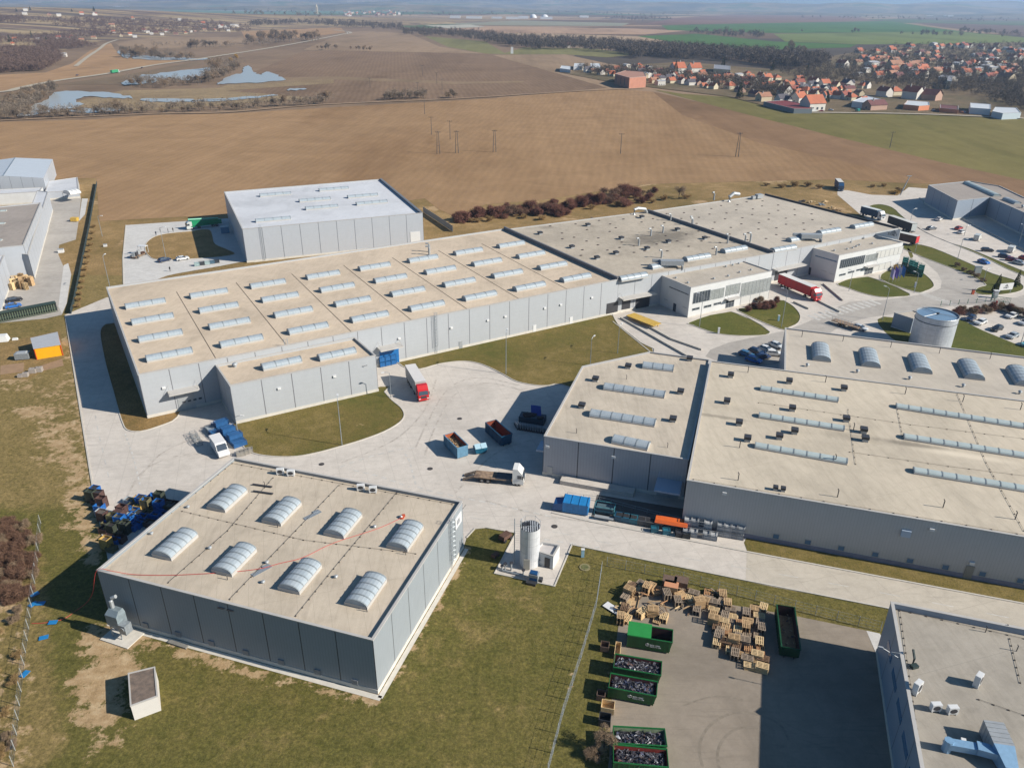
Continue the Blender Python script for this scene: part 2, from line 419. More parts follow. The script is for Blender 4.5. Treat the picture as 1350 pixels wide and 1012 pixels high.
def base_ground():
    g = G('countryside_soil', .95, .05); v = g.map()
    vo = g.n.new('ShaderNodeTexVoronoi'); vo.inputs['Scale'].default_value = .0011; vo.inputs['Randomness'].default_value = .85
    g.l.new(g.map(scale=(.7, 1., 1.), rot=.5), vo.inputs['Vector'])
    hs = g.sep(vo.outputs['Color'])
    c = g.ramp(hs[0], [(0, C(120, 100, 82)), (.25, C(165, 140, 115)), (.45, C(110, 118, 88)), (.6, C(96, 112, 74)), (.75, C(92, 84, 76)), (.9, C(180, 156, 128))])
    g.n[c.node.name].color_ramp.interpolation = 'CONSTANT'
    n1 = g.noise(v, .004, 7, .65); c = g.mix(.6, c, g.ramp(n1, [(.35, (.72, .72, .7)), (.62, (1.12, 1.1, 1.08))]), 'MULTIPLY')
    wd = g.noise(v, .0011, 6, .7, .6); c = g.mix(g.rng(wd, .56, .59, 0, .85), c, C(84, 78, 72))
    m = g.out(c)
    b = B(); n = 96; Rr = 17000
    b.face([(Rr*math.cos(2*math.pi*i/n), Rr*math.sin(2*math.pi*i/n), 0) for i in range(n)])
    o = b.build('ground', m); o['kind'] = 'structure'
base_ground()

def sheet(name, px, z, mat, sm=0, world=False):
    pts = smooth_poly(px, sm) if sm else px
    return tri_sheet(name, [P2(*p) for p in pts] if not world else pts, z, mat)

BIGF = [(-300, 262), (0, 240), (75, 236), (127, 235), (131, 292), (165, 290), (300, 283), (420, 280), (560, 262), (578, 276), (600, 286), (640, 270), (720, 263), (850, 243),
        (1040, 238), (1110, 237), (1180, 241), (1240, 243), (1350, 262), (1650, 320), (1650, 302), (1350, 238), (1240, 214), (1100, 180), (980, 148), (860, 121), (800, 117),
        (650, 130), (450, 141), (300, 150), (200, 152), (120, 158), (0, 161), (-300, 172)]
site = [(-700, 330), (-300, 262), (0, 240), (75, 236), (127, 235), (131, 292), (165, 290), (300, 283), (420, 280), (560, 262), (578, 276), (600, 286), (640, 270), (720, 263), (850, 243),
        (1040, 238), (1110, 237), (1180, 241), (1240, 243), (1350, 262), (1650, 320), (1900, 700), (1900, 1300), (-700, 1300)]
sheet('ground', site, .01, mg_dry)
# lawns in front: one fine sheet; a vertex value says how bare the ground is (worn tracks, dug soil), the shader breaks its edge up
def seg_d(p, a, b):
    e = b-a; t = np.clip(((p-a)@e)/(e@e), 0, 1); return np.linalg.norm(p-(a+np.outer(t, e)), axis=1)
def lawn():
    g = G('worn_lawn', .95, .1); v = g.map()
    at = g.n.new('ShaderNodeAttribute'); at.attribute_name = 'bare'; dr = g.n.new('ShaderNodeAttribute'); dr.attribute_name = 'dry'
    big = g.noise(v, .028, 6, .62); mid = g.noise(v, .22, 7, .72, .3); fine = g.noise(v, 2.1, 5, .8); tuft = g.noise(v, .8, 6, .75)
    f = g.math('ADD', g.math('MULTIPLY', big, .4), g.math('ADD', g.math('MULTIPLY', mid, .3), g.math('MULTIPLY', tuft, .3)))
    green = g.ramp(f, [(.34, C(86, 87, 45)), (.46, C(106, 101, 56)), (.57, C(118, 108, 64)), (.7, C(136, 122, 80))])
    dry = g.ramp(f, [(.36, C(110, 101, 60)), (.5, C(138, 121, 80)), (.66, C(162, 140, 99))])
    c = g.mix(g.rng(g.math('ADD', dr.outputs['Fac'], g.math('MULTIPLY', g.math('SUBTRACT', mid, .5), 1.6)), .35, .75), green, dry)
    c = g.mix(.9, c, g.ramp(tuft, [(.3, (.72, .74, .66)), (.5, (1., 1., 1.)), (.72, (1.22, 1.2, 1.14))]), 'MULTIPLY')
    c = g.mix(.85, c, g.ramp(fine, [(.3, (.42, .44, .4)), (.5, (1., .99, .95)), (.7, (1.75, 1.7, 1.5))]), 'MULTIPLY')
    soil = g.ramp(g.noise(v, .5, 7, .7), [(.3, C(158, 132, 96)), (.5, C(188, 160, 122)), (.7, C(212, 188, 152))])
    soil = g.mix(.4, soil, g.ramp(fine, [(.3, (.7, .7, .7)), (.7, (1.2, 1.2, 1.2))]), 'MULTIPLY')
    k = g.math('ADD', at.outputs['Fac'], g.math('ADD', g.math('MULTIPLY', g.math('SUBTRACT', mid, .5), 2.2), g.math('MULTIPLY', g.math('SUBTRACT', tuft, .5), 1.5)))
    c = g.mix(g.rng(k, .62, .8), c, soil); m = g.out(c, fine, .8, .12)
    x0, x1, y0, y1, st = -190, 130, -10, 245, 1.6; nx, ny = int((x1-x0)/st), int((y1-y0)/st)
    X, Y = np.meshgrid(x0+np.arange(nx+1)*st, y0+np.arange(ny+1)*st); pts = np.stack([X.ravel(), Y.ravel()], 1)
    def strip(px, wd, soft): P_ = [P2(*p) for p in px]; d = np.min([seg_d(pts, P_[i], P_[i+1]) for i in range(len(P_)-1)], axis=0) if len(P_) > 1 else np.linalg.norm(pts-P_[0], axis=1); return np.clip(1-(d-wd)/soft, 0, 1)
    bare = np.zeros(len(pts))
    for px, wd, so, w_ in [([(90, 440), (112, 560), (126, 640)], .6, 3.5, .75), ([(60, 535), (70, 600)], 1., 6, .75), ([(85, 560), (100, 640), (112, 690)], 1.2, 4.5, .75), ([(116, 640), (120, 700), (124, 740)], .8, 2.6, .9), ([(128, 838), (150, 868), (138, 900), (130, 940)], 1.6, 3.2, 1.), ([(150, 850), (160, 880)], 1.5, 4, 1.), ([(100, 895), (125, 885)], .5, 2.5, .9),
                       ([(125, 940), (150, 975)], .5, 5, .7), ([(130, 975), (105, 1010)], .5, 4, .6), ([(20, 540), (60, 545), (75, 548)], 1, 4, .85), ([(0, 460), (80, 450)], 1.5, 5, .85), ([(0, 500), (100, 520)], 2, 7, .62), ([(150, 832), (330, 886), (497, 922)], .5, 1.6, .85), ([(499, 920), (560, 820), (613, 722)], .5, 1.8, .85), ([(805, 870), (802, 940), (798, 1000)], .4, 2., .6), ([(728, 990), (760, 870)], .2, .8, .7), ([(-10, 800), (-5, 1000)], 3, 5, .6), ([(640, 790), (670, 800)], .2, 5, .5)]:
        bare = np.maximum(bare, strip(px, wd, so)*w_)
    dry = np.zeros(len(pts))
    for px, wd, so, w_ in [([(100, 330), (150, 400), (120, 412)], 22, 10, 1.), ([(0, 430), (80, 470), (100, 600), (60, 560)], 14, 10, 1.), ([(0, 520), (40, 620)], 8, 12, .8), ([(350, 940), (520, 980)], 10, 14, .25), ([(600, 800), (640, 960)], 6, 10, .25), ([(0, 760), (8, 1000)], 4, 4, 1.), ([(560, 860), (700, 780)], 3, 8, .4)]:
        dry = np.maximum(dry, strip(px, wd, so)*w_)
    F = [(j*(nx+1)+i, j*(nx+1)+i+1, (j+1)*(nx+1)+i+1, (j+1)*(nx+1)+i) for j in range(ny) for i in range(nx)]
    me = bpy.data.meshes.new('grass'); me.from_pydata([(p[0], p[1], .02) for p in pts], [], F); me.materials.append(m)
    for nm, ar in (('bare', bare), ('dry', dry)): a = me.attributes.new(nm, 'FLOAT', 'POINT'); a.data.foreach_set('value', ar.astype(np.float32))
    o = bpy.data.objects.new('ground', me); COL.objects.link(o); o['kind'] = 'structure'; return m
# the neighbours' rough ground beyond the lawn stays as the wider sheet
mlawn = lawn()

# ------------------------------------------------ fields
def FC(*a): return C(*a, 1.5)
FIELDS = [
 ('back', [(-400, 172), (-400, 22), (330, 22), (520, 34), (700, 60), (760, 72), (650, 132), (450, 143), (0, 163)], mat_field('plain_soil', FC(150, 128, 106), R(15), contrast=.1)),
 ('ploughed', BIGF, mat_field('ploughed_soil', FC(174, 142, 107), R(8), contrast=.15, c2=FC(152, 120, 87), fs=.07)),
 ('dark', [(860, 121), (980, 148), (1100, 180), (1240, 214), (1350, 238), (1650, 302), (1650, 320), (1350, 262), (1240, 243), (1150, 222), (1000, 188), (900, 152)], mat_field('dark_ploughed_soil', FC(152, 122, 93), R(-35), contrast=.15, fs=.08)),
 ('meadow', [(860, 118), (900, 124), (960, 128), (1040, 148), (1200, 150), (1350, 156), (1700, 166), (1700, 312), (1350, 238), (1240, 214), (1100, 180), (980, 150)], mat_field('meadow_green', FC(138, 128, 80), R(-20), contrast=.12, c2=FC(118, 114, 66))),
 ('northdark', [(335, 95), (400, 68), (450, 67), (650, 71.5), (800, 116), (650, 129), (520, 132), (440, 137), (300, 128), (345, 110)], mat_field('winter_soil', FC(148, 124, 102), R(-8), contrast=.3, c2=FC(130, 108, 88), fs=.06)),
 ('track', [(300, 104), (440, 101), (600, 108), (690, 107), (690, 109), (600, 111), (440, 105), (300, 112)], MATS['tan_soil_pale'] if 'tan_soil_pale' in MATS else mat_field('track_soil', FC(158, 136, 110), 0, contrast=.1)),
 ('pale', [(400, 66), (455, 43), (490, 41), (540, 45), (580, 62), (640, 71), (450, 67)], mat_field('stubble', FC(170, 146, 120), R(10), contrast=.15)),
 ('pale', [(560, 48), (640, 55), (668, 72), (640, 71), (590, 62)], mat_field('green_strip', FC(140, 136, 92), R(10), contrast=.1)),
 ('pale', [(650, 73), (745, 72), (800, 84), (770, 92), (800, 116)], MATS['stubble']),
 ('meadow', [(690, 63), (780, 64), (840, 72), (800, 76), (745, 72), (660, 72)], MATS['green_strip']),
 ('tan', [(-200, 128), (0, 122), (70, 109), (140, 98), (240, 81), (262, 79), (200, 78), (162, 77), (152, 66), (146, 57), (120, 66), (95, 84), (60, 96), (0, 99), (-200, 103)], mat_field('tan_soil', FC(184, 150, 114), R(20), contrast=.12)),
 ('roadside', [(-200, 140), (0, 126), (70, 112), (165, 99), (255, 82), (270, 84), (210, 98), (160, 112), (80, 112), (40, 130), (0, 150), (-200, 168)], mat_field('roadside_soil', FC(140, 122, 100), R(20), contrast=.15)),
 ('tan2', [(150, 56), (205, 50), (320, 49), (322, 62), (270, 66), (200, 64), (165, 66)], mat_field('tan_soil_pale', FC(168, 144, 118), R(5), contrast=.12)),
 ('tan3', [(318, 41), (350, 36), (450, 37), (455, 43), (400, 50), (322, 50)], MATS['tan_soil']),
 ('reed', [(60, 148), (110, 132), (160, 120), (290, 116), (300, 112), (440, 105), (440, 110), (300, 120), (420, 130), (330, 136), (200, 146)], mat_grass('reed_grass', C(134, 114, 90), C(156, 136, 108), C(176, 154, 122), .5, None, .6, .25)),
 ('pink', [(560, 38), (640, 35), (840, 38), (905, 41), (850, 46), (760, 45), (610, 43)], mat_field('pink_soil', FC(192, 160, 132), 0, contrast=.1)),
 ('purple', [(845, 33), (890, 24), (960, 20), (1100, 16), (1150, 27), (1180, 28), (1000, 31)], mat_field('purple_soil', FC(142, 112, 98), 0, contrast=.1)),
 ('green', [(872, 34), (1000, 31), (1170, 28), (1240, 38), (1270, 42), (1150, 43), (1020, 44), (880, 40)], mat_field('winter_wheat', FC(88, 122, 66), 0, contrast=.1)),
 ('green', [(840, 48), (920, 45), (1020, 55), (1130, 59), (1120, 63), (1000, 66), (900, 58)], MATS['winter_wheat']),
 ('green2', [(1020, 45), (1150, 43), (1270, 42), (1350, 50), (1500, 56), (1500, 72), (1350, 65), (1240, 58), (1140, 59), (1035, 55)], mat_field('young_wheat', FC(126, 138, 80), 0, contrast=.1)),
 ('brown', [(900, 60), (1000, 67), (1090, 72), (1105, 84), (1000, 84), (900, 70), (830, 58)], MATS['winter_soil']),
 ('farbrown', [(1240, 36), (1200, 30), (1350, 34), (1500, 36), (1500, 50), (1350, 48)], mat_field('far_soil', FC(128, 106, 94), 0, contrast=.1)),
]
for i, (t, px, m) in enumerate(FIELDS):
    sheet('field', px, .05+.012*i, m)
sheet('field', [(738, 96), (800, 88), (900, 82), (1040, 94), (1100, 74), (1180, 60), (1350, 56), (1500, 70), (1500, 170), (1350, 156), (1200, 150), (1040, 148), (960, 128), (860, 116), (790, 106)], .5, mat_grass('garden_ground', C(96, 92, 66), C(124, 108, 86), C(150, 130, 106), .5, None, .6, .4))
# vineyard strips on the slope
def slope():
    g = G('orchard_slope', .95, .05); v = g.map(); e = P2(190, 36)-P2(60, 26); a = math.atan2(e[1], e[0])
    n1 = g.noise(g.map(rot=-a, scale=(.1, 1, 1)), .012, 4, .55); n2 = g.noise(v, .004, 6, .7); n3 = g.noise(v, .06, 5, .7)
    c = g.ramp(n1, [(.36, C(112, 96, 88)), (.44, C(130, 110, 96)), (.5, C(186, 164, 126)), (.56, C(160, 140, 108)), (.62, C(108, 94, 86))])
    c = g.mix(g.rng(n2, .55, .62, 0, .85), c, C(118, 100, 90)); c = g.mix(g.rng(n2, .36, .32, 0, .6), c, C(112, 122, 76))
    c = g.mix(.6, c, g.ramp(n3, [(.3, (.75, .74, .73)), (.66, (1.12, 1.11, 1.1))]), 'MULTIPLY'); m = g.out(c)
    xs = np.arange(-5200, 260, 45.); ys = np.arange(500, 5400, 45.); X, Y = np.meshgrid(xs, ys); Z = hz(X.ravel(), Y.ravel()).reshape(X.shape); nx = len(xs)
    V = [(X.flat[i], Y.flat[i], Z.flat[i]+.3 if Z.flat[i] > .05 else -.5) for i in range(X.size)]; F = []
    for j in range(len(ys)-1):
        for i in range(nx-1):
            k = j*nx+i
            if max(Z[j, i], Z[j, i+1], Z[j+1, i], Z[j+1, i+1]) > .05: F.append((k, k+1, k+nx+1, k+nx))
    me = bpy.data.meshes.new('hills'); me.from_pydata(V, [], F); me.materials.append(m); me.polygons.foreach_set('use_smooth', [True]*len(F)); o = bpy.data.objects.new('hills', me); COL.objects.link(o); o['kind'] = 'structure'
slope()
for px, c, z in [([(200, 13), (420, 4.5+3), (560, 11), (690, 9.5), (690, 11), (470, 13.5), (300, 16)], (140, 150, 140), .7), ([(170, 12), (350, 16), (420, 13), (540, 15), (520, 18), (300, 19.5)], (100, 130, 100), .72),
                                  ([(330, 10), (620, 8), (900, 10), (900, 11), (600, 10.5), (400, 12)], (170, 160, 150), .78), ([(760, 12), (900, 13), (1300, 14.5), (1300, 16.5), (1000, 16), (800, 15)], (120, 110, 105), .8),
                 ([(520, 26), (700, 28), (830, 31), (820, 35), (640, 34), (540, 31)], (150, 146, 118), .82), ([(560, 34), (620, 33), (640, 36), (590, 38)], (196, 190, 170), .84)]:
    sheet('field', px, z, M('far_crop_%d' % int(z*100), FC(*c), .95, var=.15, scale=.01))

# flood water
mw = G('flood_water', .3, .4); mw.b.inputs['Base Color'].default_value = (.32, .34, .34, 1); nz = mw.noise(mw.map(), .35, 3, .5)
mw.b.inputs['Metallic'].default_value = 0; bp = mw.n.new('ShaderNodeBump'); bp.inputs['Strength'].default_value = .05; mw.l.new(nz, bp.inputs['Height']); mw.l.new(bp.outputs[0], mw.b.inputs['Normal'])
mwater = mw.m
for px in [[(22, 154), (45, 140), (66, 130), (75, 122), (110, 121), (150, 124), (176, 130), (150, 130), (115, 128), (100, 134), (110, 138), (95, 144), (60, 150)],
           [(92, 147), (120, 144), (155, 144), (158, 147), (110, 150)], [(186, 131), (250, 131), (245, 135), (200, 135)], [(255, 133), (300, 130), (360, 126), (358, 128), (310, 133), (260, 135)],
           [(160, 112), (190, 100), (230, 95), (276, 90), (270, 100), (245, 107), (222, 103), (200, 110)], [(287, 111), (300, 103), (318, 96), (322, 89), (330, 89), (336, 97), (345, 100), (352, 95), (365, 100), (376, 106), (345, 109), (300, 111)],
           [(168, 78), (172, 68), (160, 66), (155, 70)], [(178, 74), (220, 76), (272, 78), (270, 80), (220, 80), (180, 78)], [(380, 118), (400, 117), (398, 119), (380, 120)]]:
    wp = smooth_poly(px, 5); rw = random.Random(len(px)*7); wp = [(p[0]+rw.gauss(0, 1.3), p[1]+rw.gauss(0, .45)) for p in wp]; sheet('water', wp, .62, mwater)
mtrack = M('country_road', FC(196, 184, 162), .9, var=.15, scale=.1)
def track(px, wd, z=.66, m=None): ribbon('road', [P2(*p) for p in smooth_poly(px, 4, False)], wd, z, m or mtrack)
track([(-120, 130), (0, 122), (25, 117), (70, 108), (140, 98), (200, 87), (250, 80), (310, 71), (360, 63), (410, 54), (450, 46), (462, 44), (458, 42), (440, 40)], 9)
track([(100, 88), (115, 76), (130, 66), (140, 58), (155, 53)], 6, .68)
track([(0, 160), (200, 151), (300, 149), (420, 139), (600, 131), (760, 121), (850, 117)], 4, .70, M('farm_track', FC(186, 156, 124), .95, var=.3, scale=.05))
track([(1040, 149), (1200, 151), (1350, 157)], 6, .71)

# ------------------------------------------------ yards and roads of the plant
CY = [(86, 415), (141, 392), (300, 400), (560, 420), (796, 410), (866, 395), (1018, 330), (1160, 292), (1141, 289), (1117, 268), (1104, 257), (1104, 251), (1117, 251), (1149, 257), (1183, 258), (1198, 247),
      (1224, 249), (1245, 262), (1300, 262), (1450, 300), (1560, 600), (1500, 868), (1400, 851), (1171.5, 802), (1020, 773.5), (860, 740), (754, 718), (731, 773), (652, 756), (680, 703), (640, 695.5), (626, 697), (615, 709), (611, 722),
      (500, 690), (310, 640), (165, 745), (147, 760), (139, 722), (122, 640), (104, 528)]
sheet('pavement', CY, .05, mconc)
sheet('pavement', [(166, 297), (240, 292), (300, 288), (330, 340), (330, 352), (270, 358), (237, 370), (163, 378), (162, 340)], .055, mconc2)
sheet('road', smooth_poly([(930, 470), (960, 452), (1035, 436), (1085, 415), (1120, 398), (1160, 396), (1210, 389), (1240, 380), (1236, 360), (1210, 338), (1216, 330), (1268, 352), (1300, 374), (1288, 392), (1340, 392), (1450, 365), (1450, 405), (1350, 415), (1285, 402),
      (1210, 410), (1140, 420), (1100, 435), (1050, 470), (990, 485)], 2), .058, masph)
sheet('road', [(984.5, 727), (1500, 823), (1500, 862), (1400, 847), (1171.5, 801), (1020, 772.5), (983, 765)], .058, mroad)
sheet('pavement', [(832, 772), (940, 793), (1050, 812), (1142, 831), (1156, 866), (1240, 1300), (770, 1300), (795, 1060), (803, 1000), (806, 930), (808, 880), (816, 820), (824, 790)], .05, myard)
sheet('pavement', [(1142, 831), (1160, 835), (1175, 870), (1156, 864)], .054, mconc2)
# left neighbour's yards
sheet('pavement', [(40, 272), (68, 262), (107, 261), (104, 290), (100, 316), (78, 323), (77, 336), (84, 352), (78, 402), (82, 415), (60, 420), (-60, 432), (-60, 380)], .05, masph)
sheet('pavement', [(84, 350), (90, 347), (94, 362), (88, 400), (82, 414), (77, 404)], .056, mconc2)
sheet('pavement', [(104, 292), (108, 262), (116, 262), (112, 283)], .056, mconc2)
sheet('pavement', [(48, 484), (82, 473), (84, 482), (49, 491)], .05, M('brown_slab', C(172, 140, 108), .9, var=.2, scale=.6))
sheet('pavement', [(1, 482), (32, 478), (31, 490), (0, 494)], .05, M('brown_slab'))
sheet('ground', [(0, 452), (40, 444), (80, 436), (84, 470), (40, 500), (0, 500)], .034, mg_dry)

ISL = [
 ('grass', [(145, 427), (136, 430), (132, 440), (136, 465), (141, 487), (149, 515), (156, 540), (162, 558), (168, 567), (185, 569), (210, 562), (234, 550), (240, 520), (200, 480), (165, 430)], mat_grass('shady_grass', C(112, 98, 60), C(150, 122, 80), C(168, 138, 96), .5)),
 ('grass', [(302, 560), (500, 510), (507, 517), (517, 528), (528, 537), (533, 547), (527, 557), (507, 569), (478, 580), (448, 589), (418, 597), (390, 602), (360, 602), (335, 598), (322, 590), (314, 575), (308, 566)], mg),
 ('grass', [(520, 478), (740, 424), (800, 412), (815, 428), (845, 452), (862, 468), (800, 520), (740, 507), (723, 508.5), (705, 508), (681, 503), (664, 494), (644, 484), (626, 478), (606, 476.5), (579, 480), (555, 486.5), (535, 485), (524, 478)], mg),
 ('grass', [(909, 425), (963.6, 411), (1015.5, 438), (988, 443), (951, 441), (926, 434), (914, 429)], mg_green),
 ('grass', [(973, 410), (985, 406), (1000, 403), (1028, 396), (1038, 399), (1048, 406), (1055, 416), (1052, 426), (1040, 432), (1028, 434)], mg_green),
 ('grass', [(1104, 374), (1144, 365), (1199.5, 387.7), (1184, 391.5), (1161, 392), (1136, 386.5), (1118, 380)], mg_green),
 ('grass', [(1160, 368), (1175, 355), (1205, 352), (1218, 361), (1228, 370), (1231, 378), (1220, 384), (1206, 385)], mg_green),
 ('grass', [(1146, 272), (1158, 269.5), (1172, 272), (1181, 277), (1187, 283), (1208, 299), (1244, 317), (1277, 328), (1309, 341), (1350, 358), (1450, 398), (1450, 406), (1350, 364), (1326, 354), (1293, 337), (1260, 323.5), (1221, 307), (1200, 293), (1176, 284), (1155, 279)], mg_green),
 ('grass', [(1192, 329), (1200, 322), (1228, 326.5), (1277, 347), (1309, 361), (1336, 369), (1349, 377), (1345, 384), (1322, 388.5), (1296, 389), (1285, 385), (1290, 379), (1300, 376), (1290, 369), (1276, 362)], mg_green),
 ('grass', [(1264, 421), (1280, 428), (1296, 436), (1350, 458), (1450, 498), (1450, 530), (1250, 460), (1252, 440)], mg_green),
 ('grass', [(1157, 421), (1180, 419), (1225, 445), (1230, 460), (1190, 455), (1165, 436)], mg_green),
 ('grass', [(985.5, 706), (1020, 712), (1500, 796), (1500, 822), (1350, 794.5), (1020, 733.5), (985, 726.5)], mg),
 ('grass', [(1104, 262), (1134, 283), (1150, 296), (1100, 292), (1020, 268), (1010, 250), (1090, 247)], mg_dry),
 ('grass', [(237, 372), (300, 362), (420, 330), (470, 330), (470, 352), (300, 385), (200, 388)], mg_dry),
 ('grass', smooth_poly([(192, 323), (199, 315), (215, 309), (252, 305), (277, 303.5), (284, 322), (310, 335), (262, 341), (210, 342.5), (197, 338), (192, 331)], 2), mg_dry),
 ('grass', [(200, 373), (214, 366), (232, 361), (290, 351), (330, 344), (330, 352), (270, 362), (240, 368), (215, 378)], mg_dry),
 ('grass', [(1204, 338), (1200, 330), (1196, 327), (1200, 340)], mg_green),
]
for i, (nm, px, m) in enumerate(ISL):
    pts = smooth_poly(px, 2); w2 = [P2(*p) for p in pts]
    tri_sheet(nm, w2, .075, m)
for i in (0, 1, 2, 3, 4, 5, 6, 7, 8, 14):
    w2 = [P2(*p) for p in smooth_poly(ISL[i][1], 3)]; ribbon('kerb', w2+[w2[0]], .22, .05, mkerb, .13)
def kerb(px, wd=.25, h=.12): ribbon('kerb', [P2(*p) for p in px], wd, .05, mkerb, h)
sheet('pavement', [(787, 652), (903, 671), (899, 690), (779, 682)], .06, mat_concrete('painted_shade_ramp_concrete', C(112, 106, 100), 0, 0, .8))  # shade of the sunken dock ramp painted in as a darker flat sheet
kerb([(86, 416), (104, 528), (122, 640), (139, 722)], .3)
kerb([(728, 676), (780, 688), (985, 727.5), (1500, 824)], .3)
kerb([(983, 765), (1171.5, 802), (1400, 850)], .3); kerb([(754, 718), (860, 740), (983, 765)], .3)
kerb([(615, 709), (626, 697), (640, 695.5), (680, 703), (652, 756), (731, 773), (754, 718)], .25)
kerb([(808, 424), (862, 468), (870, 474)], .25); kerb([(166, 297), (162, 340), (163, 378)], .3)
kerb([(1212, 262), (1245, 277), (1300, 305), (1350, 330), (1450, 372)], .6, .5)
ribbon('ground', [P2(*p) for p in [(985, 706.5), (1020, 712.5), (1500, 797)]], 1.1, .09, mgravel)
# painted lines: broken edge lines of the yard and the zebra crossings
def dashes(px, wd, ln, gap, z=.066):
    pts = [P2(*p) for p in smooth_poly(px, 6, False)]; b = B(); acc = 0.; on = True; seg = []
    def flush(seg):
        for i in range(len(seg)-1):
            e = seg[i+1]-seg[i]; L = np.linalg.norm(e)
            if L < 1e-6: continue
            e /= L; n = np.array([-e[1], e[0]])*wd/2
            b.face([(*(seg[i]-n), z), (*(seg[i+1]-n), z), (*(seg[i+1]+n), z), (*(seg[i]+n), z)])
    cur = pts[0]; seg = [cur]
    for q in pts[1:]:
        while True:
            d = np.linalg.norm(q-cur); need = (ln if on else gap)-acc
            if d < need: acc += d; cur = q; seg.append(cur); break
            cur = cur+(q-cur)/d*need; seg.append(cur)
            if on: flush(seg)
            on = not on; acc = 0; seg = [cur]
    if on: flush(seg)
    o = b.build('road_marking', mmark); o['kind'] = 'structure'
dashes([(534, 598), (540, 608), (546, 630), (552, 642), (580, 650), (640, 662), (690, 673), (735, 683)], .35, 1.2, .9)
dashes([(466, 620), (500, 628), (540, 642)], .35, 1.2, .9); dashes([(448, 616), (475, 606), (520, 594), (548, 590)], .35, 1.2, .9)
dashes([(118, 500), (128, 560), (137, 600), (146, 640)], .2, 2.2, 3.); dashes([(165, 572), (175, 600), (185, 640)], .3, 1.2, .9)
dashes([(620, 682), (740, 703), (860, 728), (1000, 752), (1171, 783), (1400, 828)], .16, 3., 4.5)
dashes([(717, 711), (790, 722)], .35, 1.2, 1.)
def zebra(p0, p1, n, ln, yawpx):
    a, c = P2(*p0), P2(*p1); e = (P2(*yawpx)-a); e /= np.linalg.norm(e); d = (c-a)/n; b = B(); dn = d/np.linalg.norm(d)
    for k in range(n):
        q = a+d*k; w_ = dn*np.linalg.norm(d)*.5
        b.face([(*q, .07), (*(q+w_), .07), (*(q+w_+e*ln), .07), (*(q+e*ln), .07)])
    b.build('road_marking', mmark)['kind'] = 'structure'
zebra((1206, 386), (1262, 406), 11, 3.2, (1216, 386)); zebra((1063, 416), (1150, 394), 12, 4.5, (1075, 421))

# worn tyre marks in the yards
mtyr = M('tyre_mark_stain', C(128, 118, 104), .8, c2=C(150, 138, 122), scale=1.5); mtyr2 = M('tyre_mark_pale', C(172, 163, 152), .85, c2=C(216, 207, 196), scale=.8)
AZ = [.0561]
def arc(px, wd, z, m): AZ[0] += .0004; ribbon('pavement', [P2(*p) for p in smooth_poly(px, 5, False)], wd, AZ[0]+(.004 if m is mtyr2 else 0), m)
arc([(926, 1010), (922, 985), (930, 963), (948, 947), (972, 939), (1000, 942), (1028, 955), (1040, 975)], .35, .056, mtyr); arc([(948, 1012), (946, 992), (953, 975), (968, 962), (986, 959), (1005, 962)], .35, .0565, mtyr); arc([(900, 930), (940, 918), (980, 922)], .25, .057, mtyr)
for px in ([(560, 600), (575, 560), (600, 520), (640, 505), (690, 515)], [(548, 590), (566, 552), (592, 512), (630, 498), (684, 508)], [(450, 610), (520, 580), (560, 540), (575, 500)], [(300, 600), (240, 600), (190, 620), (165, 660)], [(250, 580), (210, 600), (175, 640)], [(600, 650), (650, 600), (700, 580)], [(640, 660), (720, 680), (800, 690)]): arc(px, .4, .0568, mtyr2)
# ---------------------------------------------------------------- buildings
mpA = mat_panel('light_panel', C(187, 190, 193), C(120, 120, 124))
mpB = mat_panel('white_panel', C(192, 196, 202), C(120, 124, 130))
mpD = mat_panel('grey_panel', C(156, 163, 168), C(80, 82, 86), vertical=True)
mpE = mat_panel('slate_panel', C(186, 186, 190), C(90, 90, 94), vertical=True)
mpF = mat_panel('ribbed_grey_panel', C(200, 198, 196), lw=0, vertical=True)
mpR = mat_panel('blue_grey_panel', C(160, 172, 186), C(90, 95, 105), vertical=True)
mplaster = M('white_plaster', C(226, 226, 224), .8, var=.08, scale=.4)
mplinth = M('concrete_plinth', C(226, 220, 208), .85, var=.15, scale=.8)
mplinthF = M('purple_grey_plinth', C(150, 150, 168), .8, var=.2, scale=.8)
mcope = M('coping_sheet', C(200, 196, 190), .5, var=.1, scale=.6)
mrA = mat_roof('beige_roof', C(219, 200, 176), R(30.8), 1.9, .35)
mrB = mat_roof('white_roof', C(216, 218, 222), R(24), 2.4, .2, .15)
mrD = mat_roof('sand_roof', C(208, 194, 174), R(-17), 2.1, .55)
mrE = mat_roof('pale_roof', C(210, 197, 178), R(-17), 2.1, .6)
def spot(x, y, h, rx, ry, a, s): q = P2(x, y, h); return (q[0], q[1], rx, ry, a, s)
mrF = mat_roof('cream_roof', C(211, 198, 177), R(-17), 2.6, .45, .3, [spot(1203, 586, 9.4, 7, 1.1, R(-17), .6), spot(1270, 600, 9.4, 10, 1.3, R(-17), -.8), spot(940, 548, 9.4, 8, .8, R(-17), .5), spot(1150, 580, 9.4, 12, 2.2, R(-17), .25)])
mrG = mat_roof('ash_roof', C(205, 194, 178), R(-17), 1.8, .3, .2)
mrH = mat_roof('stained_roof', C(195, 183, 165), R(36), 2., .3, .5, [spot(878, 312, 10, 17, 9, R(36), .75), spot(845, 318, 10, 9, 6, R(36), .45), spot(905, 343, 10, 10, 4, R(36), .4), spot(720, 300, 10, 4, 3, 0, .4), spot(775, 298, 10, 4, 3, 0, .4), spot(812, 335, 10, 5, 3, 0, .35)])
mrI = mat_roof('stone_roof', C(202, 191, 175), R(36), 2., .3)
mrK = mat_roof('worn_grey_roof', C(174, 166, 153), R(-17), 1.1, .5, .5)
mrR = mat_roof('taupe_roof', C(170, 160, 151), R(-17), 1.5, .3)
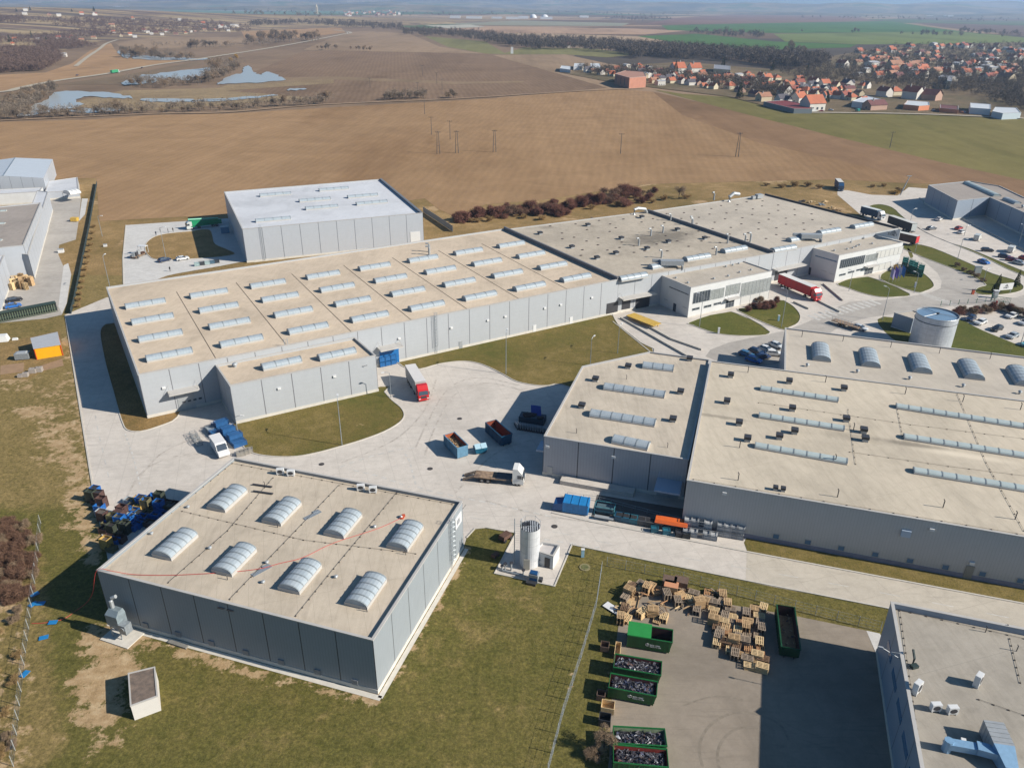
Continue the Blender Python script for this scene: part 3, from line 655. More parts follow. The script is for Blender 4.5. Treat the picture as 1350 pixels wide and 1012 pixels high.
mdome = G('polycarbonate_vault', .38, .35); _v = mdome.map('UV'); _x = mdome.sep(_v)
_c = mdome.mix(1., C(174, 184, 190), mdome.ramp(mdome.noise(mdome.map(), .9, 4, .6), [(.3, (.84, .87, .9)), (.65, (1.08, 1.06, 1.05))]), 'MULTIPLY')
_c = mdome.mix(mdome.math('MULTIPLY', mdome.line(_x[0], .05), .45), _c, C(110, 124, 134)); _c = mdome.mix(mdome.math('MULTIPLY', mdome.line(mdome.math('MULTIPLY', _x[0], 5.), .16), .18), _c, C(120, 135, 145)); mdome.out(_c); mdome = mdome.m
mdome2 = M('pale_glazing', C(194, 206, 204), .4, var=.12, scale=.7)
mdark = M('dark_metal', C(62, 62, 66), .5); mblack = M('black_rubber', (.015, .015, .017), .7)
mgalv = M('galvanised_steel', C(176, 184, 190), .4, metal=.35, var=.25, scale=3)
msteel = M('pale_steel', C(184, 188, 190), .4, metal=.2, var=.12, scale=2)
mwhite = M('white_paint', C(236, 236, 234), .35, var=.05, scale=1)
mglass = M('dark_glass', (.045, .055, .07), .08, spec=.9); mgl2 = M('pale_blind_glass', C(170, 174, 172), .15, var=.3, scale=2)
mblue = M('blue_paint', C(36, 120, 190), .4, var=.2, scale=1.5); myel = M('yellow_paint', C(224, 184, 84), .5, var=.2, scale=1.5)
mred = M('red_paint', C(198, 34, 38), .35, var=.12, scale=1.5)

def thingb(name, poly, label, cat='building', group=None):
    c = np.mean(np.array([p[:2] for p in poly]), axis=0)
    return thing(name, (c[0], c[1], 0), label, cat, group)
def walls(root, poly, h, deck, mat, panel=5.6, t=.3, plinth=.75, mpl=None, cope=True, z0=0., mi=None):
    poly = ccw([np.array(p[:2]) for p in poly]); inn = inset(poly, t); b = B(); n = len(poly)
    for i in range(n):
        j = (i+1) % n; a, c = poly[i], poly[j]; L = np.linalg.norm(c-a); u = max(1, round(L/panel))
        b.face([(*a, z0), (*c, z0), (*c, h), (*a, h)], 0, [(0, 0), (u, 0), (u, h), (0, h)])
        a2, c2 = inn[i], inn[j]
        b.face([(*a, h), (*c, h), (*c2, h), (*a2, h)], 0, [(.5, .5)]*4)
        b.face([(*c2, deck-.05), (*a2, deck-.05), (*a2, h), (*c2, h)], 0, [(.5, .5)]*4)
    b.build('wall', mat, root)
    if cope:
        b = B(); o1 = inset(poly, -.05); i1 = inset(poly, t+.03)
        for i in range(n):
            j = (i+1) % n
            b.face([(*o1[i], h+.04), (*o1[j], h+.04), (*i1[j], h+.04), (*i1[i], h+.04)]); b.face([(*o1[i], h-.12), (*o1[j], h-.12), (*o1[j], h+.04), (*o1[i], h+.04)])
            b.face([(*i1[j], h-.05), (*i1[i], h-.05), (*i1[i], h+.04), (*i1[j], h+.04)])
        b.build('coping', mcope, root)
    if plinth:
        b = B(); o1 = inset(poly, -.06)
        for i in range(n):
            j = (i+1) % n
            b.face([(*o1[i], z0), (*o1[j], z0), (*o1[j], plinth), (*o1[i], plinth)]); b.face([(*o1[i], plinth), (*o1[j], plinth), (*poly[j], plinth), (*poly[i], plinth)])
        b.build('plinth', mpl or mplinth, root)
    return poly, inn
def deck(root, inn, z, mat):
    b = B(); b.face([(*p, z) for p in inset(inn, -.02)])
    import bmesh
    o = b.build('roof', mat, root); bm = bmesh.new(); bm.from_mesh(o.data); bmesh.ops.triangulate(bm, faces=bm.faces[:]); bm.to_mesh(o.data); bm.free(); return o
def bld(name, poly, h, par, wm, rm, label, panel=5.6, cat='building', **k):
    poly = [np.array(p[:2]) for p in poly]; root = thingb(name, poly, label, cat); k.setdefault('cope', True)
    poly, inn = walls(root, poly, h, h-par, wm, panel, **k); deck(root, inn, h-par, rm); return root
VM = {}
def vault_mesh(L, W, Hh, nseg, curb=.35, mat=None, ribs=True):
    key = (round(L, 2), round(W, 2), round(Hh, 2), nseg, curb)
    if key in VM: return VM[key]
    b = B(); n = 9; rad = [(-W/2*math.cos(math.pi*i/n), curb+Hh*math.sin(math.pi*i/n)) for i in range(n+1)]
    for i in range(n):
        (y0, z0), (y1, z1) = rad[i], rad[i+1]
        b.face([(-L/2, y0, z0), (-L/2, y1, z1), (L/2, y1, z1), (L/2, y0, z0)], 0, [(0, i), (0, i+1), (nseg, i+1), (nseg, i)])
    for sx in (-1, 1):
        pts = [(sx*L/2, y, z) for y, z in rad]; b.face(pts if sx > 0 else pts[::-1], 0, [(.5, .5)]*len(pts))
    bc = B(); bc.box((0, 0, 0), (L+.1, W+.16, curb)); c = bc.mesh('curb', mcope)
    if ribs:
        for k in range(nseg+1):
            x = -L/2+L*k/nseg; w_ = .09
            for i in range(n):
                (y0, z0), (y1, z1) = rad[i], rad[i+1]; s_ = 1.0; e = .05
                p = [(x-w_, y0*1.01, z0+e), (x+w_, y0*1.01, z0+e), (x+w_, y1*1.01, z1+e), (x-w_, y1*1.01, z1+e)]
                b.face(p, 1)
    v = b.mesh('skylight', [mat or mdome, M('skylight_rib', C(140, 148, 152), .5)]); r = None
    VM[key] = (v, c, r); return VM[key]
def vault(root, c, z, yaw, L, W, Hh=.7, nseg=3, curb=.35, mat=None, ribs=True):
    v, cb, r = vault_mesh(L, W, Hh, nseg, curb, mat, ribs); o = WORLD[root.name]
    s = part_mesh('skylight', v, root, (c[0]-o[0], c[1]-o[1], z-o[2]), yaw)
    part_mesh('curb', cb, s)
    if r: part_mesh('rib', r, s)
def roofpart(root, name, me, c, z, yaw=0., sc_=None):
    o = WORLD[root.name]; return part_mesh(name, me, root, (c[0]-o[0], c[1]-o[1], z), yaw, sc_)
def mesh_of(f, name, mats, smooth=False):
    b = B(); f(b); return b.mesh(name, mats, smooth=smooth)
def _vent(b): b.cyl((0, 0, 0), .2, .4, 10); b.cyl((0, 0, .4), .36, .22, 10, r1=.2)
def _dot(b): b.cyl((0, 0, 0), .5, .16, 8, r1=.4)
def _fan(b): b.box((0, 0, 0), (1.1, 1.1, .5)); b.box((0, 0, .5), (1.35, 1.35, .5), mi=1)
def _chim(b): b.tube([(0, 0, 0), (0, 0, 1.6), (.2, 0, 2.0), (.7, 0, 2.0)], .22, 8)
def _ac(b):
    b.box((-.45, 0, 0), (.1, .5, .25)); b.box((.45, 0, 0), (.1, .5, .25)); b.box((0, 0, .25), (1.15, .5, 1.2)); b.cyl((0, -.27, .85), .42, .02, 14, 1, axis='y'); b.box((0, 0, 1.451), (1.0, .4, .01), mi=0)
def _post(b): b.tube([(0, 0, 0), (0, 0, .9), (-.15, 0, 1.1)], .06, 5)
mvent = M('vent_brown', C(92, 80, 72), .7); mred_ = 0
VENT = mesh_of(_vent, 'roof_vent', msteel); DOT = mesh_of(_dot, 'roof_vent', mvent); FAN = mesh_of(_fan, 'roof_fan', [msteel, mdark]); CHIM = mesh_of(_chim, 'flue_pipe', msteel)
ACU = mesh_of(_ac, 'air_conditioner', [mwhite, mdark]); ROD = mesh_of(_post, 'roof_anchor', mdark)
def rod_line(root, pts, z, step=1.5, mat=None):
    """lightning conductor lying on the roof on little blocks"""
    b = B(); 
    for a, c in zip(pts[:-1], pts[1:]):
        L = np.linalg.norm(c-a); n = max(1, int(L/step)); e = (c-a)/L; y = yaw_of(a, c)
        b.box((*(a+c)/2, z+.1), (L, .03, .03), y)
        for k in range(n+1): b.box((*(a+e*L*k/n), z), (.2, .16, .1), y)
    b.build('lightning_conductor', mat or M('conductor_block', C(96, 88, 80), .8), root)
# --- facade pieces: on the plane through A (left) and C (right) seen from outside
def face_box(b, A, Cc, s0, s1, z0, z1, out0, out1, mi=0):
    e = (Cc-A)/np.linalg.norm(Cc-A); n = np.array([e[1], -e[0]])
    p = lambda s, o, z: (*(A+e*s+n*o), z)
    b.hexa([p(s0, out0, z0), p(s1, out0, z0), p(s1, out1, z0), p(s0, out1, z0), p(s0, out0, z1), p(s1, out0, z1), p(s1, out1, z1), p(s0, out1, z1)][::1], mi)
def window(root, A, Cc, s0, s1, z0, z1, nm=4, glass=None, rows=1, frame=None, depth=.06):
    b = B(); f = .09; fr = [(s0, s1, z0, z0+f), (s0, s1, z1-f, z1)]
    for k in range(nm+1): x = s0+(s1-s0-f)*k/nm; fr.append((x, x+f, z0+f, z1-f))
    for k in range(1, rows): z = z0+(z1-z0)*k/rows; fr.append((s0+f, s1-f, z, z+f*.8))
    for q in fr: face_box(b, A, Cc, *q, -.1, depth+.001*len(b.f)/6)
    o = b.build('window', frame or msteel, root); g_ = B(); face_box(g_, A, Cc, s0+.02, s1-.02, z0+.02, z1-.02, -.1, .025); gl = g_.build('pane', glass or mglass, o); return o
def winpx(root, A, Cc, p0, p1, **k):
    (s0, _), (s1, _) = Pwall(*p0, A, Cc), Pwall(*p1, A, Cc); z1 = Pwall(*p0, A, Cc)[1]; z0 = Pwall(*p1, A, Cc)[1]
    return window(root, A, Cc, s0, s1, max(z0, .1), z1, **k)
def door(root, A, Cc, s0, s1, z1, mat, z0=0.05, name='door', out=.09):
    b = B(); face_box(b, A, Cc, s0, s1, z0, z1, -.05, out); return b.build(name, mat, root)
def wall_lamp(root, A, Cc, s, z):
    b = B(); face_box(b, A, Cc, s-.35, s+.35, z, z+.45, -.02, .3); b.build('wall_lamp', mwhite, root)
def canopy(root, A, Cc, s0, s1, z, out, mat=None, th=.35):
    b = B(); e = (Cc-A)/np.linalg.norm(Cc-A); n = np.array([e[1], -e[0]]); p = lambda s, o, zz: (*(A+e*s+n*o), zz)
    b.hexa([p(s0, 0, z), p(s0, out, z-.1), p(s1, out, z-.1), p(s1, 0, z), p(s0, 0, z+th), p(s0, out, z+th*.7), p(s1, out, z+th*.7), p(s1, 0, z+th)])
    for s in (s0+.3, s1-.3): b.tube([p(s, .05, z+1.6), p(s, out-.2, z+th*.7)], .04, 4)
    b.build('canopy', mat or mcope, root)
def ladder(root, A, Cc, s, h, cage=True):
    b = B(); e = (Cc-A)/np.linalg.norm(Cc-A); n = np.array([e[1], -e[0]]); p = lambda s_, o, z: (*(A+e*s_+n*o), z)
    for d in (-.28, .28): b.tube([p(s+d, .25, .4), p(s+d, .25, h+1.1)], .035, 4)
    z = .6
    while z < h+.9: b.tube([p(s-.28, .25, z), p(s+.28, .25, z)], .022, 4); z += .35
    if cage:
        z = 2.6
        while z < h+1.1:
            b.tube([p(s-.35, .28, z), p(s-.4, .7, z), p(s, 1.0, z), p(s+.4, .7, z), p(s+.35, .28, z)], .03, 4); z += .9
        for d, o_ in ((-.4, .7), (0, 1.), (.4, .7)): b.tube([p(s+d, o_, 2.6), p(s+d, o_, h+1.1)], .022, 4)
    b.build('ladder', mgalv, root)

# ================= A: the long warehouse on the left
hA = 10.6
A_ = [P2(*q, hA) for q in [(181.8, 493.9), (815.8, 368.2), (665.9, 301.2), (139.8, 378.4)]]
bA = bld('warehouse', A_, hA, .45, mpA, mrA, 'long light grey warehouse with beige roof and rows of ribbed skylights', 6.1)
u0 = (A_[1]-A_[0])/np.linalg.norm(A_[1]-A_[0]); v0 = np.array([-u0[1], u0[0]]); yA = math.atan2(u0[1], u0[0]); zA = hA-.45
f0, f1 = P2(223, 466, zA+.7), P2(759, 365, zA+.7); b0_, b1_ = P2(191.5, 399, zA+.7), P2(673.5, 321.4, zA+.7)
for i in range(8):
    for j in range(4):
        s, t = i/7, j/3; c = (f0*(1-s)+f1*s)*(1-t)+(b0_*(1-s)+b1_*s)*t
        vault(bA, c, zA, yA, 9.6, 2.5, .85, 3, .4)
for i in (0, 1, 2, 3, 4, 5, 6):
    s = (i+.55)/7; a = f0*(1-s)+f1*s-v0*6; c = b0_*(1-s)+b1_*s+v0*7
    b = B(); L = np.linalg.norm(c-a); b.box((*(a+c)/2, zA+.01), (L, .14, .04), yaw_of(a, c)); 
    b.build('roof_joint', M('roof_joint_sealant', C(132, 118, 100), .8, var=.3, scale=.4), bA)
for q in [(566, 332), (566, 336)]: roofpart(bA, 'flue_pipe', CHIM, P2(*q, zA), zA, R(180), (1.6, 1.6, 1.4))
b = B(); b.hexa([(*(A_[1]+v0*.02-u0*.6), hA-.45), (*(A_[1]-u0*.02+v0*.02), hA-.45), (*(A_[2]-u0*.02-v0*.02), hA-.45), (*(A_[2]-u0*.6-v0*.02), hA-.45),
                 (*(A_[1]+v0*.02-u0*.6), hA+.75), (*(A_[1]-u0*.02+v0*.02), hA+.75), (*(A_[2]-u0*.02-v0*.02), hA+.75), (*(A_[2]-u0*.6-v0*.02), hA+.75)])
b.build('fire_wall', mpA, bA)
ladder(bA, A_[0], A_[1], Pwall(574, 440, A_[0], A_[1])[0], hA)
for q in [(216, 512), (526, 447), (595, 433), (643, 423), (666, 418), (718, 407), (739, 402.5), (780, 393)]:
    s, z = Pwall(*q, A_[0], A_[1]); wall_lamp(bA, A_[0], A_[1], s, z)
s0, _ = Pwall(232, 528, A_[0], A_[1]); s1, _ = Pwall(256, 536, A_[0], A_[1])
door(bA, A_[0], A_[1], s0+.3, s1+.5, 4.2, msteel, name='roller_door')
b = B()
for k in range(4): x = s0+1.2+k*1.15; face_box(b, A_[0], A_[1], x, x+.7, 1.9, 2.3, 0, .12)
b.build('door_light', mglass, bA)
ca, _ = Pwall(221, 518, A_[0], A_[1]); cb, _ = Pwall(261, 508, A_[0], A_[1]); canopy(bA, A_[0], A_[1], ca, cb, 5.1, 2.2)
ca, _ = Pwall(497, 461, A_[0], A_[1]); cb, _ = Pwall(527, 455, A_[0], A_[1]); canopy(bA, A_[0], A_[1], ca, cb, 5.1, 2.6)
door(bA, A_[0], A_[1], ca+.6, cb-.4, 4.4, mblue, name='roller_door')
ca, _ = Pwall(800, 400, A_[0], A_[1]); cb, _ = Pwall(815, 397, A_[0], A_[1])
door(bA, A_[0], A_[1], ca, cb, 3.8, mdark, .6, name='loading_door')
for q in (607, 705, 753):
    s, z = Pwall(q, 440 if q < 650 else 420, A_[0], A_[1]); door(bA, A_[0], A_[1], s-.5, s+.5, 2.1, mwhite if q != 607 else msteel, .1)
# ================= C: low annex in front of it
hC = 9.3
C_ = [P2(*q, hC) for q in [(302.7, 508.3), (495.4, 468.2), (467.7, 444.5), (284, 481)]]
C_[2] = C_[2]+v0*.0; 
bC = bld('annex', C_, hC, .45, mpA, mrA, 'lower grey annex with two skylights in front of the long warehouse', 6.4)
zC = hC-.45
for q in [(371, 477.5), (444, 465.5)]: vault(bC, P2(*q, zC+.7), zC, yA, 8.6, 2.4, .9, 3, .4)
for q in [(310, 483.5), (324, 472)]: roofpart(bC, 'roof_vent', VENT, P2(*q, zC), zC, 0, (1.8, 1.8, 1.6))
b = B(); q = P2(379, 464, zC)
for d in (-.4, .4): b.tube([(*(q+u0*d), zC), (*(q+u0*d+v0*.4), zC+3.3)], .06, 4)
for k in range(7): b.tube([(*(q-u0*.4+v0*.055*k), zC+.4+.42*k), (*(q+u0*.4+v0*.055*k), zC+.4+.42*k)], .04, 4)
b.build('ladder', mgalv, bC)
for q in [(368, 513), (441, 497)]:
    s, z = Pwall(*q, C_[0], C_[1]); wall_lamp(bC, C_[0], C_[1], s, z)
s, z = Pwall(476, 488, C_[0], C_[1]); b = B(); e = u0; n_ = -v0
b.tube([(*(C_[0]+e*s), 1.5), (*(C_[0]+e*s+n_*.3), 7.2), (*(C_[0]+e*(s+1.3)+n_*1.2), 7.6)], .07, 5); b.build('wall_bracket', mdark, bC)
nl = (C_[3]-C_[0])/np.linalg.norm(C_[3]-C_[0])
# ================= B: white hall behind
hB = 12
B_ = [P2(*q, hB) for q in [(319.3, 302), (557.3, 280.6), (503.2, 236), (295.3, 252.9)]]
bB = bld('hall', B_, hB, .5, mpB, mrB, 'white hall with white roof and few skylights behind the long warehouse', 6.6)
zB = hB-.5; yB = yaw_of(B_[0], B_[1]); uB = (B_[1]-B_[0])/np.linalg.norm(B_[1]-B_[0]); vB = np.array([-uB[1], uB[0]])
for q in [(363, 256), (440, 250.5)][:1]+[(442.5, 249)][:0]+[(415, 263), (424, 273), (478, 258), (490, 267), (360, 289), (440, 249)]:
    vault(bB, P2(*q, zB+.5), zB, yB, 12, 2.3, .8, 4, .35)
b = B(); b.hexa([(*(B_[1]-uB*.9+vB*.05), zB), (*(B_[1]-uB*.05+vB*.05), zB), (*(B_[2]-uB*.05-vB*.05), zB), (*(B_[2]-uB*.9-vB*.05), zB),
                 (*(B_[1]-uB*.9+vB*.05), hB+.3), (*(B_[1]-uB*.05+vB*.05), hB+.3), (*(B_[2]-uB*.05-vB*.05), hB+.3), (*(B_[2]-uB*.9-vB*.05), hB+.3)]); b.build('fire_wall', mpB, bB)
ladder(bB, B_[0], B_[1], Pwall(347, 330, B_[0], B_[1])[0], hB, False)
s0, _ = Pwall(541, 313, B_[0], B_[1]); s1, _ = Pwall(554, 313, B_[0], B_[1]); door(bB, B_[0], B_[1], s0, s1, 5.2, mwhite, name='roller_door'); 
# ================= D: near warehouse with eight domes
hD = 9.5
D_ = [P2(*q, hD) for q in [(127.2, 751.3), (491.5, 843.7), (609.6, 660.6), (308.3, 602.8)]]
bD = bld('warehouse', D_, hD, .5, mpD, mrD, 'near grey warehouse with eight large domed skylights on its sand roof', 5.6)
zD = hD-.5; yD = yaw_of(D_[0], D_[1]); uD = (D_[1]-D_[0])/np.linalg.norm(D_[1]-D_[0]); vD = np.array([-uD[1], uD[0]])
for q in [(299, 653), (371, 670), (452, 686), (534, 702), (230, 713), (308, 733), (395, 755), (482, 774)]:
    vault(bD, P2(*q, zD+1.), zD, yD+R(90), 5.9, 3.3, .75, 5, .55)
def pp(*qs, z): return [P2(*q, z) for q in qs]
rod_line(bD, pp((222, 768), (300, 700), (360, 630), z=zD), zD); rod_line(bD, pp((303, 790), (390, 700), (447, 640), z=zD), zD); rod_line(bD, pp((390, 812), (440, 750), (523, 650), z=zD), zD)
rod_line(bD, pp((240, 674), (400, 712), (548, 730), z=zD), zD, 1.7); rod_line(bD, pp((140, 746), (306, 611), (596, 665), z=zD), zD, 1.9)
for q in [(370, 625), (384, 627), (476, 646), (492, 649)]: roofpart(bD, 'air_conditioner', ACU, P2(*q, zD), zD, yD+R(20), (1.1, 1.1, .8))
for q in [(248, 669), (200, 704), (277, 723), (352, 742), (443, 761), (494, 695), (347, 768), (529, 682)]: roofpart(bD, 'roof_vent', VENT, P2(*q, zD), zD, 0, (.9, .9, .7))
for q in [(347, 650), (346, 641)]:
    b = B(); c = P2(*q, zD); b.box((*c, zD+.15), (3.6, .3, .12), yD+R(5)); b.build('cable_tray', mdark, bD)
for q in [(300, 764), (366, 695), (535, 731), (484, 806), (349, 640)]: roofpart(bD, 'roof_anchor', ROD, P2(*q, zD), zD, 0, (1, 1, .8))
for q in [(412, 679), (345, 752)]:
    b = B(); c = P2(*q, zD); b.box((*c, zD+.02), (3., .8, .06), yD+R(65)); b.box((*(c+vD), zD+.08), (1., .5, .05), yD+R(55)); b.build('roof_hatch', mgalv, bD)
ladder(bD, D_[1], D_[2], Pwall(594, 740, D_[1], D_[2])[0], hD)
mletter = M('sign_letter_grey', C(178, 180, 184), .5)
SEG = {'5': 'abged', '0': 'abcdef'}
def glyph(b, ch, A, Cc, s, z, w_, h_, t, out):
    """strokes on a facade: letters as polylines in a unit box"""
    G_ = {'A': [[(0, 0), (.5, 1), (1, 0)], [(.2, .4), (.8, .4)]], 'E': [[(1, 0), (0, 0), (0, 1), (1, 1)], [(0, .5), (.8, .5)]], 'L': [[(0, 1), (0, 0), (1, 0)]], 'M': [[(0, 0), (0, 1), (.5, .4), (1, 1), (1, 0)]], 'N': [[(0, 0), (0, 1), (1, 0), (1, 1)]],
          'S': [[(1, 1), (0, 1), (0, .5), (1, .5), (1, 0), (0, 0)]], 'O': [[(0, 0), (0, 1), (1, 1), (1, 0), (0, 0)]], 'T': [[(0, 1), (1, 1)], [(.5, 1), (.5, 0)]], 'R': [[(0, 0), (0, 1), (1, 1), (1, .5), (0, .5)], [(.4, .5), (1, 0)]], 'I': [[(.5, 0), (.5, 1)]], 'P': [[(0, 0), (0, 1), (1, 1), (1, .5), (0, .5)]],
          'D': [[(0, 0), (0, 1), (.7, 1), (1, .7), (1, .3), (.7, 0), (0, 0)]], 'U': [[(0, 1), (0, 0), (1, 0), (1, 1)]], '^': [[(0, 0), (.5, 1), (1, 0), (0, 0)], [(.25, 0), (.5, .5), (.75, 0)]], 'o': [[(.5, 0), (0, .25), (0, .75), (.5, 1), (1, .75), (1, .25), (.5, 0)], [(.5, .2), (.5, .8)]], '-': [[(0, .5), (1, .5)]]}[ch]
    e = (Cc-A)/np.linalg.norm(Cc-A); n = np.array([e[1], -e[0]])
    for pl in G_:
        for (x0, y0), (x1, y1) in zip(pl[:-1], pl[1:]):
            p = lambda x, y, o: np.array((*(A+e*(s+x*w_)+n*o), z+y*h_)); a, c = p(x0, y0, out), p(x1, y1, out)
            d = (c-a)/(np.linalg.norm(c-a)+1e-9); N3 = np.array((*n, 0)); q = np.cross(d, N3)*t/2
            b.hexa([a-q-d*t/2, c-q+d*t/2, c+q+d*t/2, a+q-d*t/2, a-q-d*t/2+N3*.03, c-q+d*t/2+N3*.03, c+q+d*t/2+N3*.03, a+q-d*t/2+N3*.03])
s0, z0 = Pwall(600, 697.5, D_[1], D_[2]); s1, z1 = Pwall(607.5, 676, D_[1], D_[2])
zs = (6.2, 8.2)
b = B(); face_box(b, D_[1], D_[2], s0, s1, zs[0], zs[1], 0, .12); sg = b.build('sign', mwhite, bD)
b = B(); x = s0+.6; wL = (s1-s0-1.4)/4
for i, ch in enumerate('SOOS'): glyph(b, ch, D_[1], D_[2], x+i*wL*1.02, zs[0]+.6, wL*.5, .8, .12, .13)
b.build('lettering', mletter, sg)
b = B(); s, z = Pwall(611.5, 684, D_[1], D_[2]); L = np.linalg.norm(D_[2]-D_[1]); e = (D_[2]-D_[1])/L; n_ = np.array([e[1], -e[0]]); q = D_[2]
b.tube([(*q, 8), (*(q+e*1.2+n_*.1), 8), (*(q+n_*.1), 6.3), (*(q+e*1.2+n_*.1), 8)], .05, 4); b.build('wall_bracket', mdark, bD)
s = 6
while s < np.linalg.norm(D_[1]-D_[0])-3:
    b = B(); face_box(b, D_[0], D_[1], s, s+.9, .75, 1.6, 0, .16); b.build('wall_vent', M('vent_louvre', C(150, 152, 156), .5, var=.2, scale=3), bD); s += 5.6
for q in [(292, 801), (304, 804)]:
    s, z = Pwall(*q, D_[0], D_[1]); b = B(); face_box(b, D_[0], D_[1], s-.5, s+.5, z, z+.12, 0, .2); b.build('wall_lamp', mdark, bD)
# apron under the sunny side
ribbon('pavement', [D_[1]-e*.5+n_*.55, D_[2]+n_*.55], .7, .06, mplinth); eD = uD; ribbon('pavement', [D_[0]-vD*.55, D_[1]-vD*.55+uD*.7], .8, .06, mplinth)
# ================= E: shed with the slanted corner
hE = 8.7
E_ = [P2(*q, hE) for q in [(717, 574.6), (908, 606), (936.4, 474), (856.8, 463.4), (767.5, 482.5)]]
bE = bld('warehouse', E_, hE, .3, mpE, mrE, 'five sided warehouse with a cut corner and four skylight strips', 7.)
zE = hE-.3; yE = yaw_of(E_[0], E_[1])
def strip(root, p0, p1, z, W, Hh=.7, nseg=None, curb=.3, mat=None):
    a, c = P2(*p0, z+.5), P2(*p1, z+.5); L = np.linalg.norm(c-a); vault(root, (a+c)/2, z, yaw_of(a, c), L, W, Hh, nseg or max(2, round(L/2.2)), curb, mat)
strip(bE, (848, 480), (888, 484.5), zE, 2.7, .7, 3); strip(bE, (797, 508), (876.5, 519), zE, 2.5, .7, 6); strip(bE, (779, 543), (864, 556), zE, 2.6, .7, 6); strip(bE, (809, 577), (855.5, 586.5), zE, 2.7, .7, 3)
for q in [(828, 485), (909, 475), (785, 502), (897, 518.5), (767, 537), (887, 555)]: roofpart(bE, 'roof_fan', FAN, P2(*q, zE), zE, yE)
for q in [(826, 500), (760, 571), (880, 590)]: roofpart(bE, 'roof_anchor', ROD, P2(*q, zE), zE)
for q in [(722, 588), (809, 602)]:
    s, z = Pwall(*q, E_[0], E_[1]); wall_lamp(bE, E_[0], E_[1], s, z-.2)
s, _ = Pwall(725, 625, E_[0], E_[1]); door(bE, E_[0], E_[1], s-.5, s+.5, 2.2, msteel, .1)
s0, _ = Pwall(885, 640, E_[0], E_[1]); L = np.linalg.norm(E_[1]-E_[0]); canopy(bE, E_[0], E_[1], L-5.2, L-.6, 3.6, 4.2, M('blue_canopy', C(186, 202, 220), .4)); door(bE, E_[0], E_[1], L-5., L-1., 3.3, msteel, .1, 'roller_door')
eE = (E_[1]-E_[0])/L; nE = np.array([eE[1], -eE[0]])
b = B(); face_box(b, E_[0], E_[1], 4, 18, .06, .9, .3, 2.2); b.build('loading_ramp', mconc, bE)
# left side awning of E
nL = (E_[4]-E_[0]); nL = nL/np.linalg.norm(nL)
canopy(bE, E_[4], E_[0], np.linalg.norm(E_[4]-E_[0])-6.5, np.linalg.norm(E_[4]-E_[0])-2.8, 3.4, 2.2, M('blue_canopy'))
# ================= F: the biggest hall on the right
hF = 9.6
F_ = [P2(*q, hF) for q in [(905.7, 632.7), (1480, 729.4), (1480, 544.2), (936.4, 475.2)]]
bF = bld('factory_hall', F_, hF, .18, mpF, mrF, 'largest hall with cream roof and long flat skylight strips', 6., plinth=.9, mpl=mplinthF)
zF = hF-.18; yF = yaw_of(F_[0], F_[1])
for p0, p1 in [((1003, 510), (1105, 525.5)), ((1001, 545.5), (1113, 563)), ((996, 585), (1117, 606.5)), ((1182, 533.5), (1440, 574)), ((1192, 573.5), (1450, 614)), ((1205, 618), (1460, 660))]:
    strip(bF, p0, p1, zF, 1.7, .45, None, .3, mdome2)
for q in [(963, 497), (958, 531.5), (974, 560), (985, 581), (1040, 505), (1112, 514.5), (1044, 541), (1115, 555), (1047, 571), (1027, 578), (1138, 570), (1140, 581)]:
    roofpart(bF, 'roof_fan', FAN, P2(*q, zF), zF, yF, (.95, .95, 1.1))
for q in [(1022, 645.5), (1032, 647)]: roofpart(bF, 'roof_fan', FAN, P2(*q, zF), zF, yF, (.6, .6, .8))
for q in [(986, 491), (1088, 504), (1193, 519.5), (1269, 529.5), (1345, 540), (975, 590), (973, 633), (1104, 655), (1243, 669), (1338, 684.5), (1101, 609), (1125, 567)]: roofpart(bF, 'roof_anchor', ROD, P2(*q, zF), zF, 0, (1.4, 1.4, 1.5))
rod_line(bF, pp((907, 627), (936, 479), z=zF), zF, 2.); rod_line(bF, pp((1128, 612), (1118, 540), z=zF), zF, 2.2)
rod_line(bF, pp((1350, 700), (1300, 610), (1262, 520), z=zF), zF, 2.2); rod_line(bF, pp((1190, 575), (1183, 540), z=zF), zF, 1.8)
rod_line(bF, pp((914, 632), (1480, 727), z=zF), zF, 3.4); rod_line(bF, pp((1000, 531), (1200, 560), (1400, 585), z=zF), zF, 3.)
rod_line(bF, pp((1120, 596), (1250, 615), (1450, 640), z=zF), zF, 3.)
for q in [(955, 651), (1228, 699)]:
    s, z = Pwall(*q, F_[0], F_[1]); wall_lamp(bF, F_[0], F_[1], s, z)
for q in [1023, 1065, 1109, 1154, 1200, 1247, 1296, 1346]:
    y = 709+(q-1023)*.1725; s, z = Pwall(q, y-2, F_[0], F_[1]); window(bF, F_[0], F_[1], s-.55, s+.55, 1.0, 2.0, nm=1, glass=M('blue_glass', C(90, 130, 165), .15))
s, z = Pwall(1194, 703, F_[0], F_[1]); b = B(); face_box(b, F_[0], F_[1], s-.7, s+.7, z-.5, z+.7, 0, .35); b.build('wall_box', M('blue_canopy'), bF)
s, z = Pwall(1280, 745, F_[0], F_[1]); door(bF, F_[0], F_[1], s-.6, s+.6, 2.6, M('grey_door', C(150, 148, 140), .6), .1, out=.12); wall_lamp(bF, F_[0], F_[1], s, 3.)
